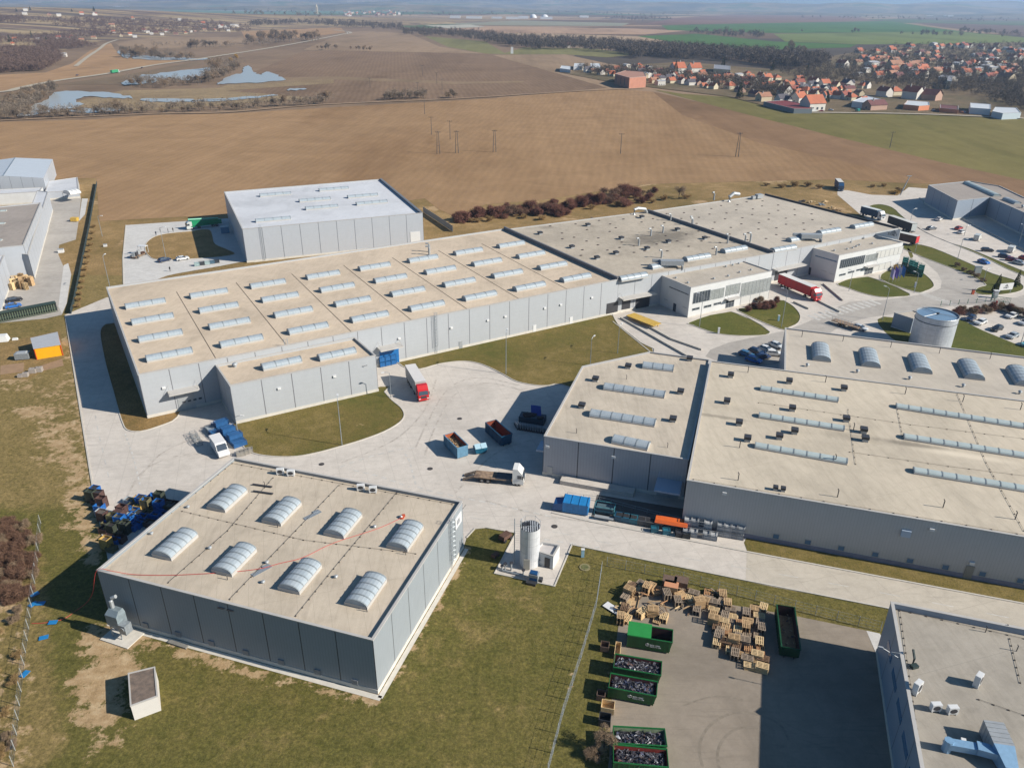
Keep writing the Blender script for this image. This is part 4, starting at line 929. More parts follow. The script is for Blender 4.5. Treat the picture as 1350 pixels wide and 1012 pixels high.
# ================= G: domed shed behind it
hG = 9.3; k = P2(1034.5, 487.3, hF)
nf = (F_[2]-F_[3])/np.linalg.norm(F_[2]-F_[3]); nb = np.array([-nf[1], nf[0]])
G_ = [k+nb*.06, P2(1480, 544.2, hF)+nb*.06, P2(1480, 486, hG), P2(1035, 431.7, hG)]
bG = bld('warehouse', G_, hG, .3, mpE, mrG, 'ash roofed shed with five rounded skylights behind the largest hall', 6.)
zG = hG-.3; yG = yaw_of(G_[0], G_[1])
for q in [(1083, 461.5), (1147, 469), (1213.5, 476.5), (1281, 484.5), (1347, 493), (1416, 501)]: vault(bG, P2(*q, zG+1), zG, yG+R(90), 8.6, 3.9, 1.0, 5, .4)
for q in [(1064, 483), (1130, 491), (1199, 500), (1269.5, 510), (1344, 519)]: roofpart(bG, 'roof_vent', VENT, P2(*q, zG), zG, 0, (1.2, 1.2, 1.3))
for q in [(1057, 444), (1111, 450), (1174, 458), (1238, 466), (1305, 473)]: roofpart(bG, 'roof_anchor', ROD, P2(*q, zG), zG, 0, (1.2, 1.2, 1.5))
# ================= H and I with their offices
hH = 10.3
H_ = [A_[1]+u0*.04+v0*.3, P2(872, 356.5, hH), P2(978, 334.8+8, hH), P2(1020.4, 333.4, hH), P2(854.8, 278.5, hH), A_[2]+u0*.04]
H_ = [A_[1]+u0*.04+v0*.25, P2(1020.4, 333.4, hH), P2(854.8, 278.5, hH), A_[2]+u0*.04-v0*.1]
bH = bld('factory_hall', H_, hH, .25, mpA, mrH, 'older hall with sooty stained roof full of small vents', 6.1)
zH = hH-.25; uH = (H_[1]-H_[0])/np.linalg.norm(H_[1]-H_[0]); vH = np.array([-uH[1], uH[0]]); yH = math.atan2(uH[1], uH[0])
for q in [(834, 364), (874, 348.5), (919, 338.5), (968, 328)]: vault(bH, P2(*q, zH+.7), zH, yH, 9.5, 2.6, 1., 4, .35)
for q in [(725.5, 298), (741, 307.5), (757, 313), (774, 303), (759, 295.5), (804.5, 295.5), (812, 300.5), (773.5, 318), (789, 314), (804, 305.5), (741.5, 315), (788.5, 323), (768, 329.5), (766, 337), (801, 330), (817, 326.5), (820, 319.5), (836, 324), (836, 333), (861, 288.5), (846, 293),
          (861, 300), (876, 294), (822, 289), (839, 286), (790, 291), (780, 287), (892, 302), (905, 309), (921, 305), (935, 313), (878, 311), (893, 318), (908, 325), (925, 318), (866, 322), (850, 331), (880, 331), (949, 320), (940, 328)]: roofpart(bH, 'roof_vent', DOT, P2(*q, zH), zH)
for q in [(712, 309), (775, 298), (754, 327), (787, 341.5), (819, 315.5), (812, 335), (853, 329), (893, 304), (929, 315.5), (846, 287.5), (881, 320)]: roofpart(bH, 'roof_fan', FAN, P2(*q, zH), zH, yH, (1.1, 1.1, 1.))
for q in [(858, 311), (874, 307), (884, 291), (913, 297), (944, 336), (842, 324), (872, 340)]: roofpart(bH, 'flue_pipe', CHIM, P2(*q, zH), zH, R(200), (1.4, 1.4, 1.3))
b = B(); q = P2(836, 283, zH); b.tube([(*q, zH), (*q, zH+2), (*(q+uH*1.5), zH+2.3), (*(q+uH*5), zH+1.6), (*(q+uH*6), zH)], .6, 8); b.build('duct', msteel, bH)
b = B(); b.hexa([(*(H_[1]-uH*.55), zH), (*(H_[1]-uH*.02), zH), (*(H_[2]-uH*.02), zH), (*(H_[2]-uH*.55), zH), (*(H_[1]-uH*.55), hH+.8), (*(H_[1]-uH*.02), hH+.8), (*(H_[2]-uH*.02), hH+.8), (*(H_[2]-uH*.55), hH+.8)]); b.build('fire_wall', mpA, bH)
mH0, mH1 = H_[0], H_[1]
for q in [(871, 366)]: canopy(bH, mH0, mH1, .6, Pwall(861, 379, mH0, mH1)[0], 4.6, 2.4)
s0, _ = Pwall(820, 400, mH0, mH1); door(bH, mH0, mH1, s0, s0+3, 3.9, mdark, .8, 'loading_door'); s1, _ = Pwall(838, 400, mH0, mH1); door(bH, mH0, mH1, s1, s1+5, 3.6, mdark, .2, 'loading_door')
hI = 10.3
I_ = [H_[1]+uH*.05, P2(1184.7, 300.8, hI)-(uH*0), P2(1009.3, 256.3, hI), H_[2]+uH*.05]
bI = bld('factory_hall', I_, hI, .25, mpA, mrI, 'hall with dotted stone coloured roof beside the access road', 6.1)
zI = hI-.25
for i in range(8):
    for j in range(6):
        s, t = (i+.6)/9., (j+.7)/7.6+ (i % 2)*.03
        a = np.array(I_[3])*(1-s)+np.array(I_[2])*s; c = np.array(I_[0])*(1-s)+np.array(I_[1])*s
        if (i > 6 and j > 3): continue
        roofpart(bI, 'roof_vent', DOT, a*(1-t)+c*t*1.0, zI)
for q in [(1033, 327), (1054, 313.5), (1093, 304), (1136.5, 296.5)]: vault(bI, P2(*q, zI+.7), zI, yH, 9.8, 2.6, 1., 4, .35)
for q in [(941, 264), (959, 321), (982, 321), (989, 319), (912, 297)]: roofpart(bI, 'flue_pipe', CHIM, P2(*q, zI), zI, R(200), (1.4, 1.4, 1.6))
b = B(); q = P2(961, 266, zI); b.tube([(*q, zI), (*q, zI+2), (*(q+uH*2), zI+3.2), (*(q+uH*5), zI+2.6)], .7, 8); b.build('duct', msteel, bI)
b = B(); q = P2(1000, 262, zI); b.box((*q, zI+.3), (3, 1.8, 1.6), yH); b.box((*(q-uH*3), zI+.3), (1.6, 1.2, 1.1), yH); b.build('air_handler', msteel, bI)
for root, q in ((bI, (1068, 317)), (bH, (885, 352.5))):
    b = B(); c = P2(*q, zI); y = yH-R(28); b.box((*c, zI+.9), (7, 2.2, 1.4), y); b.box((c[0]-4.2, c[1]+1.4, zI+1.2), (3., .9, .9), y); b.box((c[0]+3, c[1]-1.5, zI), (.3, 2, 1), y); b.box((c[0]-3, c[1]+1.5, zI), (.3, 2, 1), y); b.build('air_handler', msteel, root)
b = B(); b.hexa([(*(I_[1]-uH*.45), zI), (*(I_[1]-uH*.02), zI), (*(I_[2]-uH*.02), zI), (*(I_[2]-uH*.45), zI), (*(I_[1]-uH*.45), hI+.4), (*(I_[1]-uH*.02), hI+.4), (*(I_[2]-uH*.02), hI+.4), (*(I_[2]-uH*.45), hI+.4)]); b.build('fire_wall', mdark, bI)
cA, _ = Pwall(1008, 352, I_[0], I_[1]); cB, _ = Pwall(1059, 342, I_[0], I_[1]); canopy(bI, I_[0], I_[1], .5, cB, 4.6, 2.4)
for x in (1022, 1030): s, _ = Pwall(x, 360, I_[0], I_[1]); door(bI, I_[0], I_[1], s, s+2.8, 3.8, mdark, .5, 'loading_door')

hJ = 9.3
J_ = [P2(*q, hJ) for q in [(911, 379), (1018, 357), (978.4, 343.3)]]; J_.append(P2(872, 363, hJ))
J_[2] = J_[1]+(J_[3]-J_[0])*1.12; J_[3] = J_[3]+(J_[3]-J_[0])*.12
bJ = bld('office_block', J_, hJ, .25, mplaster, mrI, 'white two storey office with a front lawn left of the red lorry', 40, plinth=.3)
zJ = hJ-.25
a, c = J_[0], J_[1]
winpx(bJ, a, c, (914.5, 386), (935, 396), nm=6); winpx(bJ, a, c, (937, 382.5), (953.5, 392), nm=3, glass=mgl2); winpx(bJ, a, c, (957.5, 376.5), (974.5, 386.5), nm=3, glass=mgl2); winpx(bJ, a, c, (978, 373.5), (1014.5, 383), nm=8, glass=mgl2)
winpx(bJ, a, c, (977, 390.5), (1012, 396.5), nm=3, glass=M('white_blind', C(214, 212, 206), .6))
for x, y in ((912.5, 406.5), (928, 403), (941, 399.5)): winpx(bJ, a, c, (x, y), (x+9.5, y+1.2), nm=2)
winpx(bJ, a, c, (957.5, 395), (967, 404), nm=3, rows=2); s, _ = Pwall(955, 400, a, c); s1, _ = Pwall(972, 396, a, c); canopy(bJ, a, c, s, s1, 3.3, 1.6, mcope, .2)
a, c = J_[3], J_[0]
winpx(bJ, a, c, (882.5, 377), (907.8, 389.5), nm=5); winpx(bJ, a, c, (876, 393.5), (881, 396.5), nm=1); winpx(bJ, a, c, (900, 404), (905.5, 406.5), nm=1)
s, _ = Pwall(889.5, 404, a, c); door(bJ, a, c, s-.6, s+.6, 2.6, mglass, .1)
for q in [(891, 367), (907, 373.5), (941, 368), (960, 364.5), (975, 359.5), (990, 356.5), (957, 352), (966, 350), (974, 348)]: roofpart(bJ, 'roof_vent', VENT, P2(*q, zJ), zJ, 0, (1.2, 1.2, .8))
# second office
a0 = P2(1106.5, 336.5, hJ); a1 = P2(1191, 319.3, hJ); a2 = P2(1065.8, 325.2, hJ)
J2 = [a0, a1, a1+(a2-a0)*1.1, a2+(a2-a0)*.1]
bJ2 = bld('office_block', J2, hJ, .25, mplaster, mrI, 'white two storey office with flags and a roof sign, right of the red lorry', 40, plinth=.3)
a, c = J2[0], J2[1]
winpx(bJ2, a, c, (1108.5, 342.5), (1138.5, 347.5), nm=12); winpx(bJ2, a, c, (1142, 336.5), (1156, 343), nm=4, glass=mgl2); winpx(bJ2, a, c, (1152, 349.5), (1173, 353), nm=3, glass=M('white_blind'))
winpx(bJ2, a, c, (1156, 331.5), (1189, 334), nm=6, glass=M('white_blind'))
for x, y in ((1106.5, 361.5), (1118, 358), (1129, 355)): winpx(bJ2, a, c, (x, y), (x+8, y+.9), nm=2)
winpx(bJ2, a, c, (1140.5, 354.5), (1149, 362), nm=3, rows=2); s, _ = Pwall(1138, 357, a, c); s1, _ = Pwall(1153, 354, a, c); canopy(bJ2, a, c, s, s1, 3.3, 1.6, mcope, .2)
a, c = J2[3], J2[0]
winpx(bJ2, a, c, (1075, 336), (1103, 346), nm=6, glass=M('blue_glass')); winpx(bJ2, a, c, (1083, 356), (1089.5, 358), nm=1); winpx(bJ2, a, c, (1093.5, 360), (1100, 362), nm=1)
s, _ = Pwall(1067, 357, a, c); door(bJ2, a, c, s-.6, s+.6, 2.6, mglass, .1)
for q in [(1100, 330), (1117, 328), (1124, 326.5), (1129, 324.5), (1133, 322.5), (1139, 314), (1150, 321), (1122, 319)]: roofpart(bJ2, 'roof_vent', VENT, P2(*q, hJ), zJ, 0, (1.2, 1.2, .8))
# sign board standing on the roof edge
qa, qb = P2(1151, 310.5, zJ), P2(1184, 317.5, zJ); e = (qb-qa)/np.linalg.norm(qb-qa); Ls = np.linalg.norm(qb-qa)
b = B(); b.hexa([(*qa, zJ+.3), (*qb, zJ+.3), (*(qb+np.array([-e[1], e[0]])*.15), zJ+.3), (*(qa+np.array([-e[1], e[0]])*.15), zJ+.3), (*qa, zJ+.5), (*(qb+e*0), zJ+4.2), (*(qb+np.array([-e[1], e[0]])*.15), zJ+4.2), (*(qa+np.array([-e[1], e[0]])*.15), zJ+.5)])
b.tube([(*qa, zJ), (*qa, zJ+.6)], .08, 4); b.tube([(*qb, zJ), (*qb, zJ+.6)], .08, 4); sg = b.build('sign', mwhite, bJ2)
b = B(); glyph(b, '^', qa, qb, Ls*.68, zJ+2.4, 1.6, .9, .14, .02)
for i, ch in enumerate('STMET'): glyph(b, ch, qa, qb, Ls*.56+i*Ls*.075, zJ+1.4, Ls*.05, .7, .12, .02)
b.build('lettering', mdark, sg)

# ================= K: near building, bottom right
hK = 9.4
k0, k1, k2 = P2(1174.5, 792.4, hK), P2(1214, 1012, hK), P2(1350, 828.5, hK)
eK = (k1-k0)/np.linalg.norm(k1-k0); fK = np.array([-eK[1], eK[0]]); fK = fK if fK@(k2-k0) > 0 else -fK
K_ = [k0, k0+eK*40, k0+eK*40+fK*30, k0+fK*30]
bK = bld('workshop', K_, hK, .9, mpR, mrK, 'blue grey building with air conditioners and a pale duct on its roof', 6., t=.35)
zK = hK-.9
for q, y in [((1287, 903), 60), ((1207, 913), 55), ((1232, 936), -20), ((1254, 940), -20)]:
    y0 = yaw_of(k0, k0+fK)+R(y if y > 0 else 20); roofpart(bK, 'air_conditioner', ACU, P2(*q, zK), zK, y0, (1.0, 1.3, 1.25) if y > 0 else (1.0, 1.2, .8))
b = B(); q = P2(1268, 985, zK); b.box((*q, zK), (1.0, .5, 1.0), R(70)); b.build('control_box', mwhite, bK)
b = B(); d0, d1 = P2(1308, 955, zK+1.6), P2(1322, 986, zK+1.6); y = yaw_of(d0, d1); Ld = np.linalg.norm(d1-d0); b.box((*(d0+d1)/2, zK+.3), (Ld, 2.1, 1.9), y)
for i in range(5):
    c = d0+(d1-d0)*(i+.5)/5; b.box((*c, zK+.3), (.08, 2.16, 1.96), y)
for i in range(4):
    c = d0+(d1-d0)*(i*.3+.05); b.box((*c, zK), (.12, 1.8, .3), y)
b.build('duct', msteel, bK)
b = B(); e = (d1-d0)/Ld; b.hexa([(*(d1+np.array([-e[1], e[0]])*1.05), zK+.3), (*(d1-np.array([-e[1], e[0]])*1.05), zK+.3), (*(d1+e*2.2-np.array([-e[1], e[0]])*.4), zK+.1), (*(d1+e*2.2+np.array([-e[1], e[0]])*.9), zK+.1),
        (*(d1+np.array([-e[1], e[0]])*1.05), zK+2.2), (*(d1-np.array([-e[1], e[0]])*1.05), zK+2.2), (*(d1+e*2.2-np.array([-e[1], e[0]])*.4), zK+1.3), (*(d1+e*2.2+np.array([-e[1], e[0]])*.9), zK+1.3)])
mbd = M('blue_tinted_sheet', C(150, 190, 222), .35, metal=.2, var=.15, scale=2)
g0, g1, g2 = P2(1324, 994, zK+1.3), P2(1288, 984, zK+1.3), P2(1250, 980, zK+1.)
b.box((*(g0+g1)/2, zK+.7), (np.linalg.norm(g1-g0), 1.2, .9), yaw_of(g0, g1)); b.box((*(g1+g2)/2, zK+.6), (np.linalg.norm(g2-g1), 1.0, .8), yaw_of(g1, g2)); b.cyl((*g2, zK), .5, 1.6, 10); b.build('duct', mbd, bK)
b = B(); q = P2(1203, 876, zK); b.tube([(*q, zK), (*q, zK+1.1), (q[0]+.1, q[1]+.9, zK+1.7)], .16, 6); b.box((q[0], q[1]-.4, zK), (.9, .6, .4), .3); b.build('flue_pipe', M('dark_green_metal', C(50, 66, 62), .5), bK)
rod_line(bK, pp((1186, 805), (1216, 1012), z=zK), zK, 1.3); rod_line(bK, pp((1180, 803), (1350, 842), z=zK), zK, 1.8)
rod_line(bK, pp((1331, 842), (1345, 900), z=zK), zK, 1.2); rod_line(bK, pp((1290, 922), (1350, 943), z=zK), zK, 1.2)
for q in [(1299, 833), (1327, 831), (1340, 858)]: roofpart(bK, 'roof_anchor', ROD, P2(*q, zK), zK)
for s in (5, 10.5, 16, 21.5, 27):
    window(bK, K_[0]+eK*0, K_[0]+eK*10, s-1.9, s+1.2, 5.3, 6.3, nm=3, glass=M('blue_glass')) if False else None
a, c = K_[0], K_[0]+eK*40
wl = B()
def kwin(s): 
    e = eK; n = -fK; b = B(); p = lambda s_, o, z: (*(a+e*s_+n*o), z)
    b.hexa([p(s, 0, 5.2), p(s+3.4, 0, 5.2), p(s+3.4, .06, 5.2), p(s, .06, 5.2), p(s, 0, 6.2), p(s+3.4, 0, 6.2), p(s+3.4, .06, 6.2), p(s, .06, 6.2)]); b.build('window', M('blue_glass'), bK)
for s in (4, 9, 14, 19, 24): kwin(s)
b = B(); b.tube([(*(a+eK*10.5), hK-.3), (*(a+eK*10.5-fK*2.4), hK+.9)], .05, 5); b.tube([(*(a+eK*10.5), hK+.6), (*(a+eK*10.5-fK*1.2), hK+.5)], .05, 5); b.box((*(a+eK*10.5-fK*2.5), hK+.85), (.6, .25, .12), R(160)); b.build('wall_bracket', msteel, bK)

# ================= R: blue grey hall far right
hR = 8.5
r = [P2(1224, 244, hR), P2(1262.5, 264.2, hR), P2(1305, 260, hR), P2(1350, 280, hR), P2(1440, 318, hR), P2(1480, 290, hR), P2(1350, 260, hR), P2(1318, 245, hR), P2(1278, 238.5, hR)]
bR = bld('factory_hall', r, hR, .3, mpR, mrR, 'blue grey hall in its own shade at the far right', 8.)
strip(bR, (1275, 240.5), (1315, 258), hR-.3, 3.4, .8, 8, .4, mdome2); strip(bR, (1326, 262), (1342, 268), hR-.3, 3., .8, 3, .4)
roofpart(bR, 'roof_vent', VENT, P2(1348, 273, hR), hR-.3, 0, (2, 2, 2))
# ================= left neighbours
hL = 11.
l0 = [P2(31, 323, hL), P2(54, 267, hL), P2(-120, 284, hL), P2(-150, 342, hL)]
bL = bld('factory_hall', [l0[0], l0[1], l0[2], l0[3]], hL, .3, mpB, mrR, 'flat taupe roofed hall at the left edge with pallets by its corner', 7.)
for q in [(8, 276.5), (6, 293), (2, 315)]: strip(bL, (q[0]-60, q[1]+3), q, hL-.3, 1.6, .3, 8, .15, mdome2)
# lower white step beside it
q0, q1 = P2(46, 368, 0), P2(70, 278, 0); L1 = [q0, q1, q1-(q1-q0)*0+np.array([-6., 2.2]), q0+np.array([-6., 2.2])]
bL1 = bld('annex', L1, 8.2, .2, mpB, mrB, 'narrow white annex along the taupe roofed hall at the left edge', 7.)
l2 = [P2(-60, 372, 7.), P2(8, 352, 7.), P2(5, 330, 7.), P2(-80, 346, 7.)]
bL2 = bld('annex', [P2(-80, 440, 0), P2(2, 412, 0), P2(16, 372, 0), P2(-60, 385, 0)], 9., .2, mpB, mrB, 'low white shed wing at the left edge above the dark rack', 7.)
# gabled hall at upper left
hg = 8.; ga = P2(57, 235, hg); gb = P2(69.5, 210, hg); gr0 = P2(4, 232, hg+1.6); gr1 = P2(20, 208, hg+1.6)
gc = gr0*2-ga; gd = gr1*2-gb
bg_ = thingb('gabled_hall', [ga, gb, gc, gd], 'pale gabled hall at the upper left corner beside the field', 'building')
b = B()
for p, q, z0, z1 in ((ga, gb, hg, hg), (gd, gc, hg, hg)): b.face([(*p, 0), (*q, 0), (*q, z1), (*p, z0)], 0, [(0, 0), (8, 0), (8, hg), (0, hg)])
for p, q, rr in ((gc, ga, gr0), (gb, gd, gr1)): b.face([(*p, 0), (*q, 0), (*q, hg), (*rr, hg+1.6), (*p, hg)], 0, [(0, 0), (7, 0), (7, hg), (3.5, hg+1.6), (0, hg)])
b.build('wall', mpB, bg_)
b = B(); b.face([(*ga, hg+.03), (*gb, hg+.03), (*gr1, hg+1.63), (*gr0, hg+1.63)]); b.face([(*gr0, hg+1.63), (*gr1, hg+1.63), (*gd, hg+.03), (*gc, hg+.03)]); b.build('roof', M('sheet_roof', C(208, 214, 220), .4, var=.06, scale=.3), bg_)
b = B(); b.box((*(gr0+gr1)/2, hg+1.55), (np.linalg.norm(gr1-gr0), .5, .2), yaw_of(gr0, gr1)); b.build('ridge_cap', mgalv, bg_)
# white shed with two small roofs
bS = bld('shed', [P2(62, 264, 0), P2(106, 261, 0), P2(103, 244, 0)+np.array([0, 1.]), P2(66, 249, 0)], 3.6, .15, mpB, mrB, 'small white shed roofs behind the asphalt yard at the upper left', 6.)
strip(bS, (88, 254.5), (102, 252), 3.6, 6, 1.4, 3, .3, mwhite)
# white parapet hall with trailers behind
bL3 = bld('annex', [P2(-60, 275, 0), P2(56, 268, 0), P2(60, 262, 0), P2(-60, 268, 0)], 5.2, .3, mplaster, mrB, 'white walled loading bay between the two halls at the left edge', 6.)
# ---------------------------------------------------------------- vehicles (built pointing +x, origin on the ground under the middle)
mtyre = mblack; mrim = M('wheel_rim', C(150, 152, 155), .4, metal=.5)
mhl = M('headlight_glass', C(235, 235, 230), .1); mtl = M('taillight_red', C(150, 20, 22), .2)
MC = {}
def cm(key, f, name, mats, smooth=False):
    if key not in MC: MC[key] = mesh_of(f, name, mats, smooth)
    return MC[key]
def wheel_mesh(r, w_): return cm(('w', r, w_), lambda b: (b.cyl((0, -w_/2, 0), r, w_, 14, 0, axis='y'), b.cyl((0, -w_/2-.01, 0), r*.55, w_+.02, 10, 1, axis='y')), 'wheel', [mtyre, mrim])
def car(kind, col, loc, yaw, label, group):
    t = thing('parked_car' if kind != 'van' else 'van', loc, label, 'car' if kind != 'van' else 'van', group, yaw)
    mat = M('car_paint_%02d%02d%02d' % (col[0]//10, col[1]//10, col[2]//10), C(*col), .25, spec=.7)
    def body(b):
        if kind == 'van':
            b.side([(-2.6, .35), (2.45, .35), (2.6, .6), (2.55, 1.0), (1.75, 1.2), (1.15, 2.15), (.9, 2.3), (-2.5, 2.3), (-2.6, 2.1)], -.95, .95)
        else:
            lo = .55; H = 1.0
            b.side([(-2.1, .32), (2.05, .32), (2.15, .5), (2.1, .72), (1.9, .86), (1.0, .98), (-1.9, 1.0), (-2.12, .85)], -.87, .87)
            x0, x1, r0, r1 = (-1.95, 1.05, -1.55 if kind == 'est' else -1.2, .35)
            b.hexa([(r0, -.6, 1.40), (r1, -.6, 1.42), (r1, .6, 1.42), (r0, .6, 1.40), (r0+.1, -.56, 1.46), (r1-.15, -.56, 1.47), (r1-.15, .56, 1.47), (r0+.1, .56, 1.46)])
            for y in (-.68, .68): b.box(((r0+r1)/2, y*1.02, .98), (.09, .06, .45)); b.box((x0+.35, y*1.05, .95), (.25, .08, .42), taper=.6)
    def glass(b):
        if kind == 'van':
            b.hexa([(1.72, -.85, 1.25), (1.80, -.85, 1.22), (1.80, .85, 1.22), (1.72, .85, 1.25), (1.14, -.8, 2.1), (1.22, -.8, 2.12), (1.22, .8, 2.12), (1.14, .8, 2.1)])
            for y in (-.965, .9): b.box((1.0, y+.032, 1.3), (.9, .03, .6))
        else:
            r0 = -1.55 if kind == 'est' else -1.2
            b.hexa([(-1.95, -.8, .97), (1.1, -.8, .95), (1.1, .8, .95), (-1.95, .8, .97), (r0-.05, -.62, 1.41), (.4, -.62, 1.42), (.4, .62, 1.42), (r0-.05, .62, 1.41)])
    key = (kind, mat.name); L = 1.45 if kind != 'van' else 1.7; r = .32 if kind != 'van' else .36
    part_mesh('body', cm(('b',)+key, body, 'body', mat), t); part_mesh('window', cm(('g', kind), glass, 'window', mglass), t)
    for x in (-L, L):
        for y in (-.8, .8): part_mesh('wheel', wheel_mesh(r, .22), t, (x, y, r))
    fx = 2.08 if kind != 'van' else 2.56; rx = -2.1 if kind != 'van' else -2.6
    hm = cm('hl', lambda b: b.box((0, 0, -.08), (.1, .34, .16)), 'headlight', mhl); tm = cm('tl', lambda b: b.box((0, 0, -.1), (.06, .26, .22)), 'taillight', mtl)
    for y in (-.62, .62): part_mesh('headlight', hm, t, (fx, y, .66 if kind != 'van' else .85)); part_mesh('taillight', tm, t, (rx, y, .78))
    if kind == 'van' or True:
        mm = cm('mir', lambda b: b.box((0, 0, -.08), (.12, .2, .16)), 'mirror', mdark)
        for y in (-1., 1.): part_mesh('mirror', mm, t, (.75 if kind != 'van' else 1.35, y, 1.02 if kind != 'van' else 1.35))
    return t
def cab_parts(t, x, col, h=3.6, hood=False):
    mat = M('cab_paint_%02d%02d%02d' % (col[0]//10, col[1]//10, col[2]//10), C(*col), .3, spec=.6)
    def body(b):
        b.side([(x-2.1, .55), (x, .55), (x+.06, .9), (x+.02, 1.6), (x-.28, 2.75), (x-.5, 2.95), (x-1.1, h), (x-2.05, h), (x-2.1, 2.9)], -1.22, 1.22)
        b.box((x-1., 0, .35), (2., 2.3, .3))
    b = B(); body(b); b.build('cab', mat, t, local=True)
    b = B(); b.hexa([(x+.0, -1.08, 1.75), (x+.06, -1.08, 1.75), (x+.06, 1.08, 1.75), (x+.0, 1.08, 1.75), (x-.27, -1.02, 2.62), (x-.21, -1.02, 2.62), (x-.21, 1.02, 2.62), (x-.27, 1.02, 2.62)])
    for y in (-1.235, 1.235): b.box((x-.75, y, 1.7), (.8, .03, .75))
    o = b.build('window', mglass, t, local=True)
    for y in (-.95, .95):
        b = B(); b.box((x+.05, y, .75), (.06, .4, .22)); b.build('headlight', mhl, t, local=True)
        b = B(); b.box((x-.15, y*1.42, 1.7), (.2, .14, .7)); b.build('mirror', mdark, t, local=True)
    b = B(); b.box((x+.05, 0, .95), (.05, 1.3, .55)); b.build('grille', mdark, t, local=True)
def truck(loc, yaw, L, cab, side, top, label, group=None, h=4.0, wheels=True, cabs=True, backcol=None, kind='lorry'):
    t = thing('lorry' if cabs else 'trailer', loc, label, kind, group, yaw); x0 = -L/2; xc = L/2
    b = B(); tl = (xc-2.6) if cabs else xc
    ms = M('trailer_side_%d_%d_%d' % side, C(*side), .5, var=.15, scale=1.2); mt_ = M('trailer_roof_%d_%d_%d' % top, C(*top), .5, var=.06, scale=.7)
    b.hexa([(x0, -1.25, 1.1), (tl, -1.25, 1.1), (tl, 1.25, 1.1), (x0, 1.25, 1.1), (x0, -1.25, h), (tl, -1.25, h), (tl, 1.25, h), (x0, 1.25, h)])
    body = b.build('cargo_box', ms, t, local=True)
    b = B(); b.box(((x0+tl)/2, 0, h+.002), (tl-x0+.04, 2.54, .07)); b.build('roof', mt_, body, local=True)
    b = B(); b.box((x0-.02, 0, 1.15), (.05, 2.44, h-1.3)); d = b.build('rear_door', M('rear_%d' % (backcol or side)[0], C(*(backcol or side)), .5), body, local=True)
    b = B()
    for k in range(6):
        xx = x0+(tl-x0)*(k+.5)/6
        for y in (-1.262, 1.262): b.box((xx, y, 1.2), (.05, .02, h-1.4))
    b.build('side_strap', M('strap_dark', C(60, 60, 64), .6), body, local=True) if side[0]+side[1]+side[2] < 600 else None
    b = B(); b.box(((x0+xc-.6)/2, 0, .75), (L-1.2, 1.0, .3)); b.box((x0+.1, 0, .5), (.15, 2.3, .25)); b.build('chassis', mdark, t, local=True)
    for x in ([x0+1.6, x0+2.9, x0+4.2] if L > 11 else [x0+1.6])+([xc-1.3, xc-4.6] if cabs else []):
        for y in (-1.05, 1.05): part_mesh('wheel', wheel_mesh(.5, .34), t, (x, y, .5))
    if cabs: cab_parts(t, xc, cab, min(h-.15, 3.75))
    return t
def place(p0, p1, h=0.):
    a, c = P2(*p0, h), P2(*p1, h); return (*((a+c)/2), .06), yaw_of(a, c), np.linalg.norm(c-a)
loc, yw, L = place((541, 499), (560, 531.5)); truck(loc, yw, 12.4, (206, 32, 36), (196, 194, 192), (232, 228, 224), 'red cab lorry with white box trailer standing in the open yard', h=4.)
loc, yw, L = place((1025, 375), (1082, 399)); truck(loc, yw, 16.6, (214, 30, 38), (196, 26, 34), (232, 230, 226), 'long red curtain sided lorry backed to the dock beside the office', h=4.)
loc, yw, L = place((1100, 243), (1111, 256)); truck(loc, yw, 12., (44, 88, 130), (40, 80, 120), (226, 222, 214), 'dark blue lorry with pale roof parked at the field edge track', h=4.)
loc, yw, L = place((1143, 284), (1156, 290.5)); truck(loc, R(-62), 11, (226, 228, 228), (40, 84, 116), (224, 228, 226), 'lorry with blue box and white cab behind the dotted roof hall', h=3.9)
loc, yw, L = place((1203, 308), (1172, 297)); truck(loc, yw, 13.6, (0, 0, 0), (34, 44, 54), (222, 220, 212), 'black sided trailer parked right of the access road lawn', h=4.1, cabs=False, backcol=(190, 196, 194), kind='trailer')
loc, yw, L = place((1190, 317), (1197, 325)); truck(loc, R(128), 8.5, (206, 40, 44), (64, 30, 34), (226, 224, 218), 'small red backed lorry at the gable of the flagged office', h=3.8, cabs=False, backcol=(214, 40, 46), kind='trailer')
loc, yw, L = place((147, 97.5), (157, 96.2)); truck(loc, yw, 15, (200, 210, 205), (60, 160, 110), (120, 190, 150), 'distant green lorry on the country road', h=4.)
loc, yw, L = place((8, 254), (50, 251)); truck(loc, yw, 15, (30, 60, 90), (34, 110, 180), (50, 130, 196), 'blue lorry in the bay between the two halls at the left edge', h=4.)
# flatbed with white cab
loc, yw, L = place((612, 630), (697, 638)); t = thing('flatbed_lorry', loc, 'white cab flatbed lorry with empty rusty bed and lowered ramps', 'lorry', None, yw)
mbed = M('worn_wood_bed', C(184, 156, 126), .85, c2=C(110, 90, 76), scale=1.1); x1 = 5.6
b = B(); b.box((-1.0, 0, 1.05), (6.2, 2.5, .16)); b.box((3.2, 0, 1.05), (.15, 2.5, .5)); b.build('bed', mbed, t, local=True)
b = B(); b.box((1.6, 0, 1.22), (3., 2.4, .06)); b.build('bed_plate', mdark, t, local=True)
for y in (-.75, .75):
    b = B(); b.hexa([(-4.1, y-.45, 1.05), (-6.4, y-.4, .15), (-6.4, y+.4, .15), (-4.1, y+.45, 1.05), (-4.1, y-.45, 1.2), (-6.4, y-.4, .25), (-6.4, y+.4, .25), (-4.1, y+.45, 1.2)]); b.build('ramp', mbed, t, local=True)
b = B(); b.box((.4, 0, .7), (9.4, .9, .3)); b.build('chassis', mdark, t, local=True); cab_parts(t, 5.4, (238, 238, 234), 3.7)
